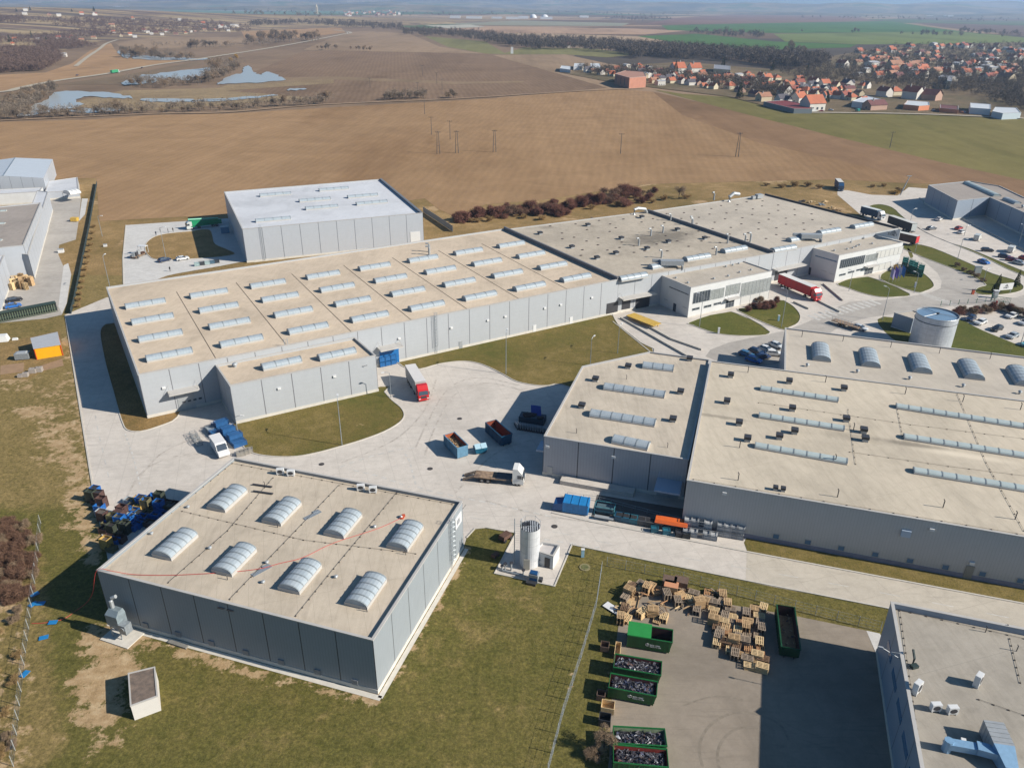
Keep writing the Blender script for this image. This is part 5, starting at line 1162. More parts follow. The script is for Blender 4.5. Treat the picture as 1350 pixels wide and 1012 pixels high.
for x in (-2.6, -1.4, 4.2):
    for y in (-1, 1): part_mesh('wheel', wheel_mesh(.5, .34), t, (x, y, .5))
# van
loc, yw, L = place((284, 586), (298, 606)); car('van', (240, 238, 236), loc, yw, 'white panel van beside the blue trolleys at the warehouse corner', None).scale = (1.2, 1.15, 1.2)
# ---- cars: photo position of front and rear
W_, SI, BK, BL, RD, GR, DB = (236, 236, 234), (176, 184, 190), (34, 36, 42), (40, 110, 190), (176, 34, 44), (120, 126, 132), (36, 54, 86)
CARS = [
 ('est', DB, (1275, 425), (1284, 419), 'dark blue car half hidden first in the car park row by the round tank', 'p'),
 ('est', W_, (1284, 430), (1300, 424), 'white estate car second in the row by the round tank', 'p'),
 ('est', BK, (1305, 439), (1322, 432), 'black estate car third in the row by the round tank', 'p'),
 ('hat', SI, (1326, 448), (1342, 442), 'silver hatchback fourth in the row by the round tank', 'p'),
 ('hat', (120, 190, 200), (1346, 459), (1362, 452), 'pale turquoise car at the frame edge of the fenced car park', 'p'),
 ('hat', W_, (1325, 421), (1341, 416), 'white saloon parked alone by the car park hedge', 'p'),
 ('est', (210, 214, 216), (1343, 430), (1358, 425), 'pale grey car at the frame edge behind the white saloon', 'p'),
 ('hat', W_, (1234, 292.5), (1241, 289), 'small white car farthest up the roadside parking', 'r'),
 ('hat', GR, (1221, 303.5), (1234, 302), 'grey saloon on the left side of the roadside parking', 'r'),
 ('hat', RD, (1259, 304), (1268, 301), 'red hatchback on the roadside parking beside a white one', 'r'),
 ('hat', W_, (1263, 309), (1271, 306), 'white hatchback on the roadside parking beside the red one', 'r'),
 ('van', (206, 208, 204), (1285, 318.5), (1291, 314), 'light van on the right side of the roadside parking', 'r'),
 ('est', BK, (1293, 331), (1309, 332), 'black car in the middle of the roadside parking', 'r'),
 ('van', (222, 222, 216), (1329, 335), (1336, 329), 'white van with long shadow near the right end of the roadside parking', 'r'),
 ('est', DB, (1315, 338.5), (1332, 341), 'dark navy car in the cluster at the right end of the roadside parking', 'r'),
 ('est', (130, 30, 52), (1325, 343), (1342, 345.5), 'maroon car in the cluster at the right end of the roadside parking', 'r'),
 ('hat', SI, (1337, 347), (1349, 350), 'silver blue car in the cluster at the right end of the roadside parking', 'r'),
 ('hat', RD, (1346, 341.5), (1356, 343.5), 'bright red car at the frame edge of the roadside parking', 'r'),
 ('hat', BL, (1290, 345), (1303, 349.5), 'bright blue car driving on the access road', 'd'),
 ('est', DB, (208, 347), (226, 342.5), 'dark blue estate car in front of the white hall', 'w'),
 ('hat', W_, (233, 344), (249, 341.5), 'white saloon behind the dark estate car in front of the white hall', 'w'),
 ('est', BK, (12, 399), (27, 396), 'black car under the wall of the left neighbour yard', 'l'),
 ('hat', BL, (10, 407), (26, 404), 'blue car next to the dark rack in the left neighbour yard', 'l'),
 ('est', (70, 120, 160), (979, 468), (989, 471.5), 'teal car first in the row behind the cream roof', 'g'),
 ('est', BL, (987, 475), (1000, 479), 'blue car against the cream roof edge', 'g'),
 ('est', DB, (991, 464), (1003, 468), 'dark blue car second in the row behind the cream roof', 'g'),
 ('est', (60, 80, 120), (999, 474), (1010, 472), 'slate blue car against the cream roof edge', 'g'),
 ('hat', W_, (1004, 461), (1015, 464.5), 'white car third in the row behind the cream roof', 'g'),
 ('est', W_, (1014, 468), (1025, 469), 'white estate car next to the ash roofed shed', 'g'),
 ('hat', (226, 230, 230), (1017, 455.5), (1029, 460), 'white hatchback nearest the lawn behind the cream roof', 'g'),
 ('hat', (210, 210, 214), (1128, 433), (1138, 436), 'silver car beside the flatbed trailer near the round tank', 'g'),
 ('hat', (110, 90, 90), (101, 101), (104, 100.6), 'distant grey car on the country road', 'q'), ('hat', (60, 40, 40), (186, 91.2), (189, 90.6), 'distant dark car on the country road', 'q'), ('van', W_, (457, 45), (459, 44.7), 'distant white van on the country road', 'q'),
]
GN = {'p': 'cars in the fenced car park', 'r': 'cars on the roadside parking', 'g': 'cars behind the cream roof', 'w': 'cars in front of the white hall', 'l': 'cars in the left neighbour yard', 'd': None, 'q': 'vehicles on the country road'}
for k, c, p0, p1, lab, g_ in CARS:
    a, e = P2(*p0), P2(*p1); m_ = (a+e)/2; car(k, c, (*m_, .07 if g_ != 'q' else .7), yaw_of(a, e)+(math.pi if g_ == 'p' else 0), lab, GN[g_])
# flatbed trailer near tank
loc, yw, L = place((1102, 427), (1128, 435)); t = thing('flatbed_trailer', loc, 'empty stake sided trailer parked by the round tank', 'trailer', None, yw)
b = B(); b.box((0, 0, .9), (8, 2.4, .2)); b.build('bed', mbed, t, local=True)
for k in range(9):
    b = B(); [b.box((-3.8+k*.95, y, 1.1), (.07, .07, 1.3)) for y in (-1.17,)]; b.build('stake', mgalv, t, local=True)
b = B()
for z in (1.6, 2.3): b.box((0, -1.17, z), (7.8, .04, .06))
b.build('rail', mgalv, t, local=True)
for x in (-1.6, -.4):
    for y in (-1, 1): part_mesh('wheel', wheel_mesh(.45, .3), t, (x, y, .45))
# ---------------------------------------------------------------- open containers and skips
def skip(loc, yaw, L, W, Hh, col, label, group, name='skip', inner=(110, 62, 44), fill=None, cover=0., logo=None, ribs=True, cat='skip', rake=.35, lid=None, trim=None):
    t = thing(name, loc, label, cat, group, yaw); m_ = M('skip_paint_%d_%d_%d' % col, C(*col), .5, var=.3, scale=1.3); mi_ = M('skip_inside_%d_%d' % inner[:2], C(*inner), .85, var=.4, scale=1.6)
    tk = .08; b = B()
    b.hexa([(-L/2, -W/2, .18), (L/2-rake, -W/2, .18), (L/2-rake, W/2, .18), (-L/2, W/2, .18), (-L/2, -W/2, .24), (L/2-rake, -W/2, .24), (L/2-rake, W/2, .24), (-L/2, W/2, .24)])
    for y in (-1, 1):
        yo = y*W/2; yi = y*(W/2-tk); a, c = min(yo, yi), max(yo, yi)
        b.hexa([(-L/2, a, .2), (L/2-rake, a, .2), (L/2-rake, c, .2), (-L/2, c, .2), (-L/2, a, Hh), (L/2, a, Hh), (L/2, c, Hh), (-L/2, c, Hh)])
        if ribs:
            n = int(L/.62)
            for k in range(n+1):
                x = -L/2+.08+(L-.5)*k/n; b.box((x, yo+y*.045, .22), (.1, .09, Hh-.3))
        b.box((0, yo+y*.05, Hh-.1), (L, .12, .13))
    b.hexa([(-L/2, -W/2+tk, .2), (-L/2+tk, -W/2+tk, .2), (-L/2+tk, W/2-tk, .2), (-L/2, W/2-tk, .2), (-L/2, -W/2+tk, Hh), (-L/2+tk, -W/2+tk, Hh), (-L/2+tk, W/2-tk, Hh), (-L/2, W/2-tk, Hh)])
    b.hexa([(L/2-rake-tk, -W/2+tk, .2), (L/2-rake, -W/2+tk, .2), (L/2-rake, W/2-tk, .2), (L/2-rake-tk, W/2-tk, .2), (L/2-tk, -W/2+tk, Hh), (L/2, -W/2+tk, Hh), (L/2, W/2-tk, Hh), (L/2-tk, W/2-tk, Hh)])
    b.build('body', m_, t, local=True)
    b = B(); e = tk+.01
    b.face([(-L/2+e, -W/2+e, .26), (L/2-rake-e, -W/2+e, .26), (L/2-rake-e, W/2-e, .26), (-L/2+e, W/2-e, .26)])
    b.face([(-L/2+e, W/2-e, .26), (L/2-rake-e, W/2-e, .26), (L/2-e, W/2-e, Hh-.06), (-L/2+e, W/2-e, Hh-.06)]); b.face([(L/2-rake-e, -W/2+e, .26), (-L/2+e, -W/2+e, .26), (-L/2+e, -W/2+e, Hh-.06), (L/2-e, -W/2+e, Hh-.06)])
    b.face([(-L/2+e, -W/2+e, .26), (-L/2+e, W/2-e, .26), (-L/2+e, W/2-e, Hh-.06), (-L/2+e, -W/2+e, Hh-.06)]); b.face([(L/2-rake-e, W/2-e, .26), (L/2-rake-e, -W/2+e, .26), (L/2-e, -W/2+e, Hh-.06), (L/2-e, W/2-e, Hh-.06)])
    b.build('lining', mi_, t, local=True)
    for y in (-.45, .45):
        b = B(); b.box((0, y*W*.6, .0), (L-.4, .16, .18)); b.build('runner', mdark, t, local=True)
    b = B(); b.tube([(-L/2-.02, -.4, 1.2), (-L/2-.25, 0, 1.35), (-L/2-.02, .4, 1.2)], .05, 5); b.build('hook_bar', mdark, t, local=True)
    if fill:
        rnd = random.Random(int(loc[0]*10)); b = B(); zf, cols, n = fill
        b.box((0, 0, .3), (L-.5-rake, W-.3, zf-.3), mi=0)
        for k in range(n):
            x = rnd.uniform(-L/2+.35, L/2-rake-.1); y = rnd.uniform(-W/2+.25, W/2-.25); z = zf+rnd.uniform(-.15, .22); s_ = rnd.uniform(.1, .38)
            p = [(x+rnd.uniform(-s_, s_), y+rnd.uniform(-s_, s_), z+rnd.uniform(-.12, .25)) for _ in range(4)]; b.face(p, rnd.randrange(len(cols)))
        b.build('scrap', cols, t, local=True)['kind'] = 'stuff'
    if cover:
        b = B(); x0, x1 = -L/2-.06, -L/2+cover*L
        b.hexa([(x0, -W/2-.06, Hh), (x1, -W/2-.06, Hh), (x1, W/2+.06, Hh), (x0, W/2+.06, Hh), (x0, -W/2-.06, Hh+.12), (x1, -W/2-.06, Hh+.12), (x1, W/2+.06, Hh+.35), (x0, W/2+.06, Hh+.35)]); b.build('cover', M('green_cover', C(46, 150, 70), .5, var=.15, scale=.9), t, local=True)
    if logo:
        b = B(); s_ = logo; y = -W/2-.1; A_2, C_2 = np.array([-L/2, y]), np.array([L/2, y])
        glyph(b, 'o', A_2, C_2, L*.42+0, .95, .42, .5, .07, 0)
        for i in range(7): glyph(b, 'ENOINMO'[i], A_2, C_2, L*.42+.6+i*.2, 1.1, .13, .2, .04, 0)
        for i in range(9): glyph(b, 'RECUTNIOS'[i] if 'RECUTNIOS'[i] in 'AELMNSOTRIPDU' else 'O', A_2, C_2, L*.42+.6+i*.17, .85, .11, .13, .03, 0)
        b.build('lettering', mwhite, t, local=True)
    return t
GC = (26, 112, 52)
scrapm = [M('scrap_dark', C(74, 72, 80), .7, var=.5, scale=3)]+[M('scrap_grey', C(104, 104, 114), .7, var=.4, scale=3)]*3+[M('scrap_dark')]*3+[M('scrap_blue', C(66, 76, 112), .6, var=.4, scale=3)]*2+[M('scrap_rust', C(120, 92, 84), .8)]+[M('scrap_white', C(196, 196, 200), .5)]
woodm = [M('scrap_wood', C(170, 138, 98), .8, var=.3, scale=3), M('scrap_dark'), M('scrap_board', C(206, 180, 140), .8)]
def sk(p0, p1, **k):
    """p0,p1: left and right end of the near top rim in the photo"""
    Hh = k.pop('Hh', 1.9); W = k.pop('W', 2.4); a, c = P2(*p0, Hh), P2(*p1, Hh); L = np.linalg.norm(c-a); e = (c-a)/L; n = np.array([-e[1], e[0]]); m_ = (a+c)/2+n*W/2
    return dict(loc=(*m_, .055), yaw=yaw_of(a, c), L=L, W=W, Hh=Hh, **k)
SG = 'green skips in the pallet yard'
skip(**sk((827.5, 837), (887, 846.5), Hh=2.3), col=GC, label='green skip half closed by a bright green cover', group=SG, cover=.52, logo=1, inner=(80, 40, 38))
skip(**sk((808.5, 879), (872, 890), Hh=2.0), col=GC, label='upper green skip of the middle pair, filled with metal scrap', group=SG, fill=(1.5, scrapm, 380), logo=0, inner=(120, 60, 60))
skip(**sk((802, 905.5), (866, 917.5), Hh=2.0), col=GC, label='lower green skip of the middle pair, filled with metal scrap', group=SG, fill=(1.5, scrapm, 380), logo=1, inner=(130, 70, 70))
skip(**sk((809.5, 979), (880, 983), Hh=2.), col=GC, label='pale lined green skip of scrap at the lower frame edge', group=SG, fill=(1.4, scrapm, 380), inner=(160, 180, 140))
skip(**sk((808.5, 1004), (882, 1011), Hh=2.), col=GC, label='red lined green skip of scrap cut by the lower frame edge', group=SG, fill=(1.4, scrapm, 380), logo=1, inner=(170, 60, 50))
a, c = P2(1024, 797, 2.), P2(1030.5, 853, 2.); e = (a-c)/np.linalg.norm(a-c); n = np.array([e[1], -e[0]]); m_ = (a+c)/2+n*1.25
skip(loc=(*m_, .055), yaw=yaw_of(a, c), L=np.linalg.norm(a-c), W=2.5, Hh=2.1, col=(20, 84, 46), label='dark green skip standing alone right of the pallet stacks', group=SG, fill=(.5, woodm, 60), inner=(70, 36, 34))
TG = 'open topped blue containers in the yard'
a, c = P2(584.8, 573, 2.6), P2(603, 591, 2.6); e = (c-a)/np.linalg.norm(c-a); n = np.array([-e[1], e[0]])
skip(loc=(*((a+c)/2+n*1.2), .055), yaw=yaw_of(a, c), L=6.1, W=2.4, Hh=2.6, col=(112, 160, 190), label='light blue open container holding scrap wood', group=TG, name='open_container', cat='container', fill=(1.7, woodm, 120), inner=(196, 106, 64), rake=0)
a, c = P2(640.3, 557, 2.5), P2(661, 575.5, 2.5); e = (c-a)/np.linalg.norm(c-a); n = np.array([-e[1], e[0]])
skip(loc=(*((a+c)/2+n*1.25), .055), yaw=yaw_of(a, c), L=7., W=2.5, Hh=2.5, col=(20, 84, 118), label='dark teal open container with rusty inside', group=TG, name='open_container', cat='container', inner=(150, 70, 44), rake=.3)
# small blue tipping bin between them
q = P2(633, 596); t = thing('tipping_bin', (*q, .055), 'small pale blue bin with open lids between the two open containers', 'bin', None, R(20))
b = B(); b.hexa([(-1.1, -.8, .2), (1.1, -.8, .2), (1.1, .8, .2), (-1.1, .8, .2), (-1.3, -.9, 1.3), (1.3, -.9, 1.3), (1.3, .9, 1.3), (-1.3, .9, 1.3)]); b.build('body', M('teal_paint', C(40, 110, 140), .4, var=.3, scale=2), t, local=True)
for x in (-.62, .66): b = B(); b.hexa([(x-.6, -.85, 1.32), (x+.6, -.85, 1.32), (x+.6, .1, 1.32), (x-.6, .1, 1.32), (x-.6, -.8, 1.45), (x+.6, -.8, 1.45), (x+.6, .1, 2.0), (x-.6, .1, 2.0)]); b.build('lid', M('pale_blue', C(176, 208, 222), .4), t, local=True)
# blue press container
Hh = 2.5; a, c = P2(727, 673.5, 0), P2(774.5, 681, 0); e = (c-a)/np.linalg.norm(c-a); yw = yaw_of(a, c); n = np.array([-e[1], e[0]]); L = np.linalg.norm(c-a)
t = thing('compactor_container', (*((a+c)/2+n*1.2), .055), 'bright blue waste compactor container at the kerb', 'container', None, yw)
mcb = M('bright_blue', C(44, 140, 206), .4, var=.2, scale=1.4)
b = B(); b.hexa([(-L/2+1.9, -1.2, .2), (L/2, -1.2, .2), (L/2, 1.2, .2), (-L/2+1.9, 1.2, .2), (-L/2+1.9, -1.2, 2.2), (L/2, -1.2, 2.2), (L/2, 1.2, 2.5), (-L/2+1.9, 1.2, 2.5)]); body = b.build('body', mcb, t, local=True)
b = B(); b.hexa([(-L/2, -1.1, .2), (-L/2+1.9, -1.1, .2), (-L/2+1.9, 1.1, .2), (-L/2, 1.1, .2), (-L/2+.3, -1.1, 1.5), (-L/2+1.9, -1.1, 1.9), (-L/2+1.9, 1.1, 1.9), (-L/2+.3, 1.1, 1.5)]); b.build('press_head', M('deep_blue', C(30, 96, 160), .4, var=.2, scale=2), t, local=True)
for k in range(4):
    x = -L/2+2.1+k*(L-2.3)/3; b = B(); b.box((x, -1.22, .2), (.12, .08, 2.05)); b.hexa([(x-.06, -1.26, 2.2), (x+.06, -1.26, 2.2), (x+.06, 1.2, 2.51), (x-.06, 1.2, 2.51), (x-.06, -1.26, 2.28), (x+.06, -1.26, 2.28), (x+.06, 1.2, 2.59), (x-.06, 1.2, 2.59)]); b.build('rib', mcb, t, local=True)
b = B(); [b.box((x, 0, 0), (.4, 2.2, .2)) for x in (0,)]; b.build('skid', mdark, t, local=True)
# blue container by the annex dock (stacked blue cages)
def cage(b, x, y, z, sx, sy, h, t=.06, mi=0):
    for dx in (-1, 1):
        for dy in (-1, 1): b.box((x+dx*(sx/2-t/2), y+dy*(sy/2-t/2), z), (t, t, h), mi=mi)
    for zz in (z+.1, z+h*.55, z+h-t):
        for dy in (-1, 1): b.box((x, y+dy*(sy/2-t/2), zz), (sx, t, t), mi=mi)
        for dx in (-1, 1): b.box((x+dx*(sx/2-t/2), y, zz), (t, sy, t), mi=mi)
def stillage(loc, yaw, col, label, group, sx=1.2, sy=1., h=1., n=1, solid=True, name='stillage', metal=False):
    key = ('st', col, sx, sy, h, n, solid); m_ = M('rack_%d_%d_%d' % col, C(*col), .45, var=.25, scale=2)
    def f(b):
        for k in range(n): cage(b, 0, 0, k*h, sx, sy, h, .07)
    def g_(b):
        for k in range(n): b.box((0, 0, k*h+.12), (sx-.14, sy-.14, h*.72))
    t = thing(name, loc, label, 'cage', group, yaw)
    part_mesh('frame', cm(key+('f',), f, 'frame', m_), t)
    if solid: part_mesh('load', cm(key+('l',), g_, 'load', m_), t)
    return t
q0 = P2(504, 483); 
for i in range(3):
    for j in range(2):
        q = q0+u0*(i*1.5)+v0*(j*1.2); stillage((*q, .06), yA, (34, 110, 176), 'blue cage stack against the dock beside the low annex', 'blue cages by the annex dock', 1.4, 1.1, 1.4, 2)
# blue trolleys by the van: two rows
e = P2(322, 588)-P2(292, 560); yv = math.atan2(e[1], e[0]); e = e/np.linalg.norm(e); n_ = np.array([e[1], -e[0]])
for i in range(7):
    q = P2(289, 562)+e*(i*1.75); stillage((*q, .06), yv, (48, 104, 160), 'blue wheeled trolley in the row between the van and the annex', 'blue trolleys beside the van', 1.5, 2.8, 1.1, 1+(i % 2))
for i in range(3):
    q = P2(279, 569)+e*(i*1.8); stillage((*q, .06), yv, (44, 104, 160) if i else (170, 180, 186), 'blue and grey trolley behind the white van', 'trolleys behind the van', 1.6, 1.9, 1.1, 1)
for i in range(3):
    q = P2(318+i*5, 600-i*2); stillage((*q, .06), yv+R(70), (176, 170, 160), 'grey steel trolley at the lawn corner behind the near warehouse', 'grey trolleys at the lawn corner', 1.7, 1.1, .9, 1)
for i in range(3): q = P2(256+i*3, 576+i*5); stillage((*q, .06), yv, (150, 156, 160), 'empty steel frame trolley casting a shadow left of the van', 'empty trolleys', 1.6, 1.2, 1.1, 1, False)
# row at E's kerb
e = P2(980, 716)-P2(790, 683); e = e/np.linalg.norm(e); ye = math.atan2(e[1], e[0]); nn = np.array([-e[1], e[0]])
q = P2(797, 677); t = thing('machine', (*q, .055), 'turquoise framed machine next to the bright blue compactor', 'machine', None, ye)
b = B(); cage(b, 0, 0, 0, 3.6, 2., 1.9, .1); b.build('frame', M('turquoise_steel', C(90, 160, 170), .4, var=.3, scale=2), t, local=True); b = B(); b.box((0, .2, .3), (3., 1.5, 1.1)); b.build('tank', M('grey_tank', C(96, 120, 128), .5, var=.3, scale=2), t, local=True)
b = B(); b.box((.2, -1.9, .5), (3.4, .8, .1)); b.build('roller_table', msteel, t, local=True)
for i, (px, c, lab) in enumerate([(816, (30, 90, 120), 'first'), (825, (34, 110, 140), 'second'), (835, (40, 120, 140), 'third'), (846, (90, 92, 96), 'fourth'), (857, (100, 98, 96), 'fifth'), (868, (88, 80, 84), 'sixth')]):
    q = P2(px, 685+(px-816)*.19); t = thing('waste_bin', (*q, .055), '%s of six wheeled tubs in line left of the orange tarpaulin' % lab, 'bin', 'wheeled tubs along the kerb', ye)
    b = B(); b.hexa([(-.7, -.7, .2), (.7, -.7, .2), (.7, .7, .2), (-.7, .7, .2), (-.78, -.78, 1.15), (.78, -.78, 1.15), (.78, .78, 1.15), (-.78, .78, 1.15)]); b.build('body', M('tub_%d' % i, C(*c), .5, var=.3, scale=2), t, local=True)
    b = B(); b.box((0, 0, 1.0), (1.3, 1.3, .2), taper=.8); b.build('contents', M('tub_dark', C(44, 44, 48), .8, var=.5, scale=5), t, local=True)
    for x in (-.5, .5): b = B(); b.cyl((x, -.6, .11), .1, 1.2, 8, axis='y'); b.build('wheel', mtyre, t, local=True)
q = P2(884, 696); t = thing('covered_trailer', (*q, .055), 'long box under an orange tarpaulin beside the steel cages', 'trailer', None, ye)
b = B(); b.box((0, 0, .4), (5.4, 1.8, .9)); b.build('body', mdark, t, local=True); b = B(); b.hexa([(-2.8, -1, 1.3), (2.8, -1, 1.3), (2.8, 1, 1.3), (-2.8, 1, 1.3), (-2.7, -.6, 1.75), (2.7, -.6, 1.75), (2.7, .7, 1.75), (-2.7, .7, 1.75)]); b.build('tarpaulin', M('orange_tarp', C(240, 110, 40), .6, var=.12, scale=1.2), t, local=True)
for i, (dx, c) in enumerate([(-2.6, (40, 110, 130)), (-.6, (44, 120, 140)), (1.6, (60, 64, 70)), (2.8, (50, 56, 60))]):
    qq = q+e*dx-nn*1.9; stillage((*qq, .055), ye+R(10), c, 'teal and grey bin standing in front of the orange tarpaulin', 'bins before the orange tarpaulin', 1.3, 1.1, 1., 1)
for i in range(9):
    for j in range(3):
        if (i > 4 and j == 0) or (i in (4,) and j == 1): continue
        px = 905+i*8.7; q = P2(px, 705+(px-905)*.16)+nn*(j*1.45); hgt = 2 if j else 1
        stillage((*q, .055), ye, ((176, 180, 184), (196, 198, 200), (160, 164, 170))[(i+j) % 3], 'grey steel cage stack lined up against the largest hall', 'steel cages against the largest hall', 1.35, 1.15, 1.25, hgt if i < 7 else 2, i != 2)
q = P2(978, 703); stillage((*q, .055), ye, (214, 160, 100), 'orange brown crate at the right end of the steel cages', None, 1.3, 1.1, 1.1, 2, name='crate')
# handrail above the sunken ramp
pts = [P2(748, 655), P2(790, 661), P2(902, 690)]; hr = thing('handrail', (*pts[1], .05), 'pale tube handrail between the sunken ramp and the wheeled tubs', 'handrail')
b = B()
for z in (.55, 1.05):
    for a, c in zip(pts[:-1], pts[1:]): b.tube([(*a, z), (*c, z)], .035, 4)
b.build('rail', mgalv, hr)
for a, c in zip(pts[:-1], pts[1:]):
    n = int(np.linalg.norm(c-a)/2.2)
    for k in range(n+1): b = B(); b.tube([(*(a+(c-a)*k/n), .05), (*(a+(c-a)*k/n), 1.05)], .04, 4); b.build('post', mgalv, hr)
for x, y, lab in [(731, 694, 'dark manhole cover on the road right of the silo'), (606, 552, 'small drain cover above the light blue open container'), (567, 618, 'small drain cover on the worn yard left of the flatbed lorry'), (424, 612, 'small drain cover below the lawn of the low annex')]:
    t = thing('manhole_cover', (*P2(x, y), .062), lab, 'manhole'); b = B(); b.cyl((0, 0, 0), .55, .03, 14); b.build('frame', mdark, t, local=True); b = B(); b.cyl((0, 0, .03), .42, .015, 14); b.build('lid', M('iron_lid', C(84, 78, 74), .7, var=.3, scale=4), t, local=True)
# green racks near the second office
gg = P2(1196, 362); e = (P2(1216, 358)-P2(1190, 354))
for i in range(6):
    for j in range(3):
        q = P2(1191+i*4.2+j*.6, 355+i*2.0-j*2.6); stillage((*q, .09), R(-35), (50, 116, 106), 'tall green steel stillage in the block beside the flagged office', 'green stillages by the flagged office', 1.7, 1.2, 1.5, 2, i % 3 != 1)
# dark heap with blue lid in E's shadow and rack of profiles
q = P2(702, 556); t = thing('rubbish_container', (*q, .06), 'open dark container with a blue lid in the shade of the five sided warehouse', 'container', None, R(-15))
b = B(); b.box((0, 0, .1), (5.6, 2.6, 1.4)); b.build('body', M('dark_teal', C(44, 74, 92), .6, var=.3, scale=2), t, local=True); b = B(); b.hexa([(-.4, .3, 1.5), (1.9, .3, 1.5), (1.9, .45, 1.5), (-.4, .45, 1.5), (-.9, 1.9, 3.), (1.3, 1.9, 3.), (1.3, 2.05, 3.), (-.9, 2.05, 3.)]); b.build('lid', M('royal_blue', C(26, 60, 150), .4), t, local=True)
b = B(); [b.box((random.uniform(-2, 2), random.uniform(-.8, .8), 1.45), (random.uniform(.5, 1.5), .8, .4), random.uniform(0, 3)) for _ in range(8)]; b.build('refuse', M('refuse_dark', C(50, 40, 44), .8), t, local=True)
for i in range(12):
    q = P2(681+i*3.3, 563+i*.55); t = thing('profile_bundle', (*q, .06), 'upright bundle of pale steel profiles leaning in the shade row', 'bundle', 'profile bundles in the shade', R(-75))
    b = B(); b.box((0, 0, 0), (2.6, .5, .35)); b.build('base', mdark, t, local=True); b = B(); b.hexa([(-1.2, -.1, .35), (1.2, -.1, .35), (1.2, .1, .35), (-1.2, .1, .35), (-1.2, -.1, .8), (1.2, -.1, 1.3), (1.2, .1, 1.3), (-1.2, .1, .8)]); b.build('profile', msteel, t, local=True)
# ---------------------------------------------------------------- crates by the near warehouse, left
rc = random.Random(3); mcr = [((30, 112, 196), 'blue plastic crate'), ((118, 112, 80), 'olive wooden crate'), ((96, 70, 64), 'brown crate'), ((64, 72, 60), 'dark green crate'), ((176, 190, 200), 'pale crate'), ((206, 170, 96), 'straw coloured crate')]
seen = []
spots = [(199, 667, 0), (188, 667, 0), (166, 674, 0), (172, 684, 4), (163, 680, 2), (190, 686, 0), (211, 672, 0), (218, 681, 0), (147, 690, 0), (155, 700, 4), (164, 698, 3), (182, 695, 0), (132, 660, 2), (136, 668, 2)]+[(203, 659, 0), (192, 663, 1), (182, 662, 5), (212, 663, 3), (222, 666, 2), (171, 663, 4), (174, 671, 1), (184, 671, 5), (194, 671, 1), (205, 671, 3), (215, 675, 0), (226, 676, 3), (153, 683, 0), (160, 685, 2), (168, 681, 0), (177, 677, 0), (186, 680, 3), (196, 681, 1), (206, 683, 0),
         (124, 655, 2), (126, 648, 0), (128, 664, 2), (132, 672, 0), (134, 679, 4), (137, 686, 2), (142, 694, 1), (146, 700, 5), (151, 692, 1), (160, 694, 0), (170, 690, 0), (180, 688, 0), (190, 691, 3), (150, 704, 3), (158, 706, 3), (167, 702, 3), (176, 698, 0), (144, 712, 2), (152, 716, 0), (160, 714, 2), (148, 726, 1), (142, 722, 5), (200, 694, 2), (232, 668, 2), (122, 660, 3), (139, 702, 2)]
for i, (x, y, k) in enumerate(spots):
    col, nm_ = mcr[k]; q = P2(x, y); nst = rc.choice((1, 1, 2)); yw_ = R(-14)+rc.uniform(-.08, .08); hh = rc.uniform(.85, 1.15)
    t = thing('crate', (*q, .06), '%s in the jumbled store behind the near warehouse' % nm_, 'crate', 'crates stored behind the near warehouse', yw_); m_ = M('crate_%d' % k, C(*col), .6, var=.3, scale=2); sx, sy = 1.55, 1.25
    def f(b, sx=sx, sy=sy, nst=nst, hh=hh):
        for n in range(nst):
            z = n*(hh+.04); b.box((0, 0, z), (sx, sy, .12))
            for yy in (-1, 1): b.box((0, yy*(sy/2-.04), z+.12), (sx, .08, hh-.12))
            for xx in (-1, 1): b.box((xx*(sx/2-.04), 0, z+.12), (.08, sy-.16, hh-.12))
            for xx in (-1, 1):
                for yy in (-1, 1): b.box((xx*(sx/2-.05), yy*(sy/2-.05), z), (.16, .16, hh+.03))
    b = B(); f(b); b.build('box', m_, t, local=True)
    b = B(); b.box((0, 0, (nst-1)*(hh+.04)+.15), (sx-.2, sy-.2, hh*rc.uniform(.3, .8))); b.build('contents', rc.choice([m_, mdark, M('crate_goods', C(120, 110, 100), .8, var=.5, scale=4), M('crate_goods_dark', C(60, 56, 58), .8, var=.4, scale=4)]), t, local=True)
# ---------------------------------------------------------------- pallets
mpal = [M('new_pallet_wood', C(240, 208, 158), .85, var=.2, scale=2.5), M('old_pallet_wood', C(216, 180, 134), .85, var=.3, scale=2.5), M('grey_pallet_wood', C(176, 156, 134), .9, var=.35, scale=2.5), M('red_pallet_wood', C(206, 156, 110), .85, var=.3, scale=2.5), M('dark_pallet_wood', C(140, 110, 84), .9, var=.35, scale=2.5)]
def pal_mesh(n, jit, mat, sd_):
    r_ = random.Random(sd_); b = B()
    for k in range(n):
        z = k*.15; a = r_.uniform(-jit, jit); dx, dy = r_.uniform(-jit, jit)*.5, r_.uniform(-jit, jit)*.5; ca, sa = math.cos(a), math.sin(a)
        if k == 0 or k > n-3 or True:
            for j in range(5 if k == n-1 else 3):
                y = -.36+.72*j/(4 if k == n-1 else 2); b.box((dx-y*sa, dy+y*ca, z+.115), (1.2, .095, .025), a)
            for j in range(3):
                y = -.34+.34*j; b.box((dx-y*sa, dy+y*ca, z), (1.2, .09, .11), a)
            if k == n-1:
                for x in (-.55, 0, .55): b.box((dx+x*ca, dy+x*sa, z+.1), (.1, .8, .012), a)
    return b.mesh('pallet', mat)
PALS = [pal_mesh(n, j, m_, i) for i, (n, j, m_) in enumerate([(10, .03, mpal[0]), (13, .05, mpal[1]), (7, .08, mpal[0]), (11, .04, mpal[2]), (5, .12, mpal[1]), (3, .2, mpal[0]), (6, .08, mpal[3]), (8, .06, mpal[4]), (9, .07, mpal[2])])]
rp = random.Random(11)
PS = []
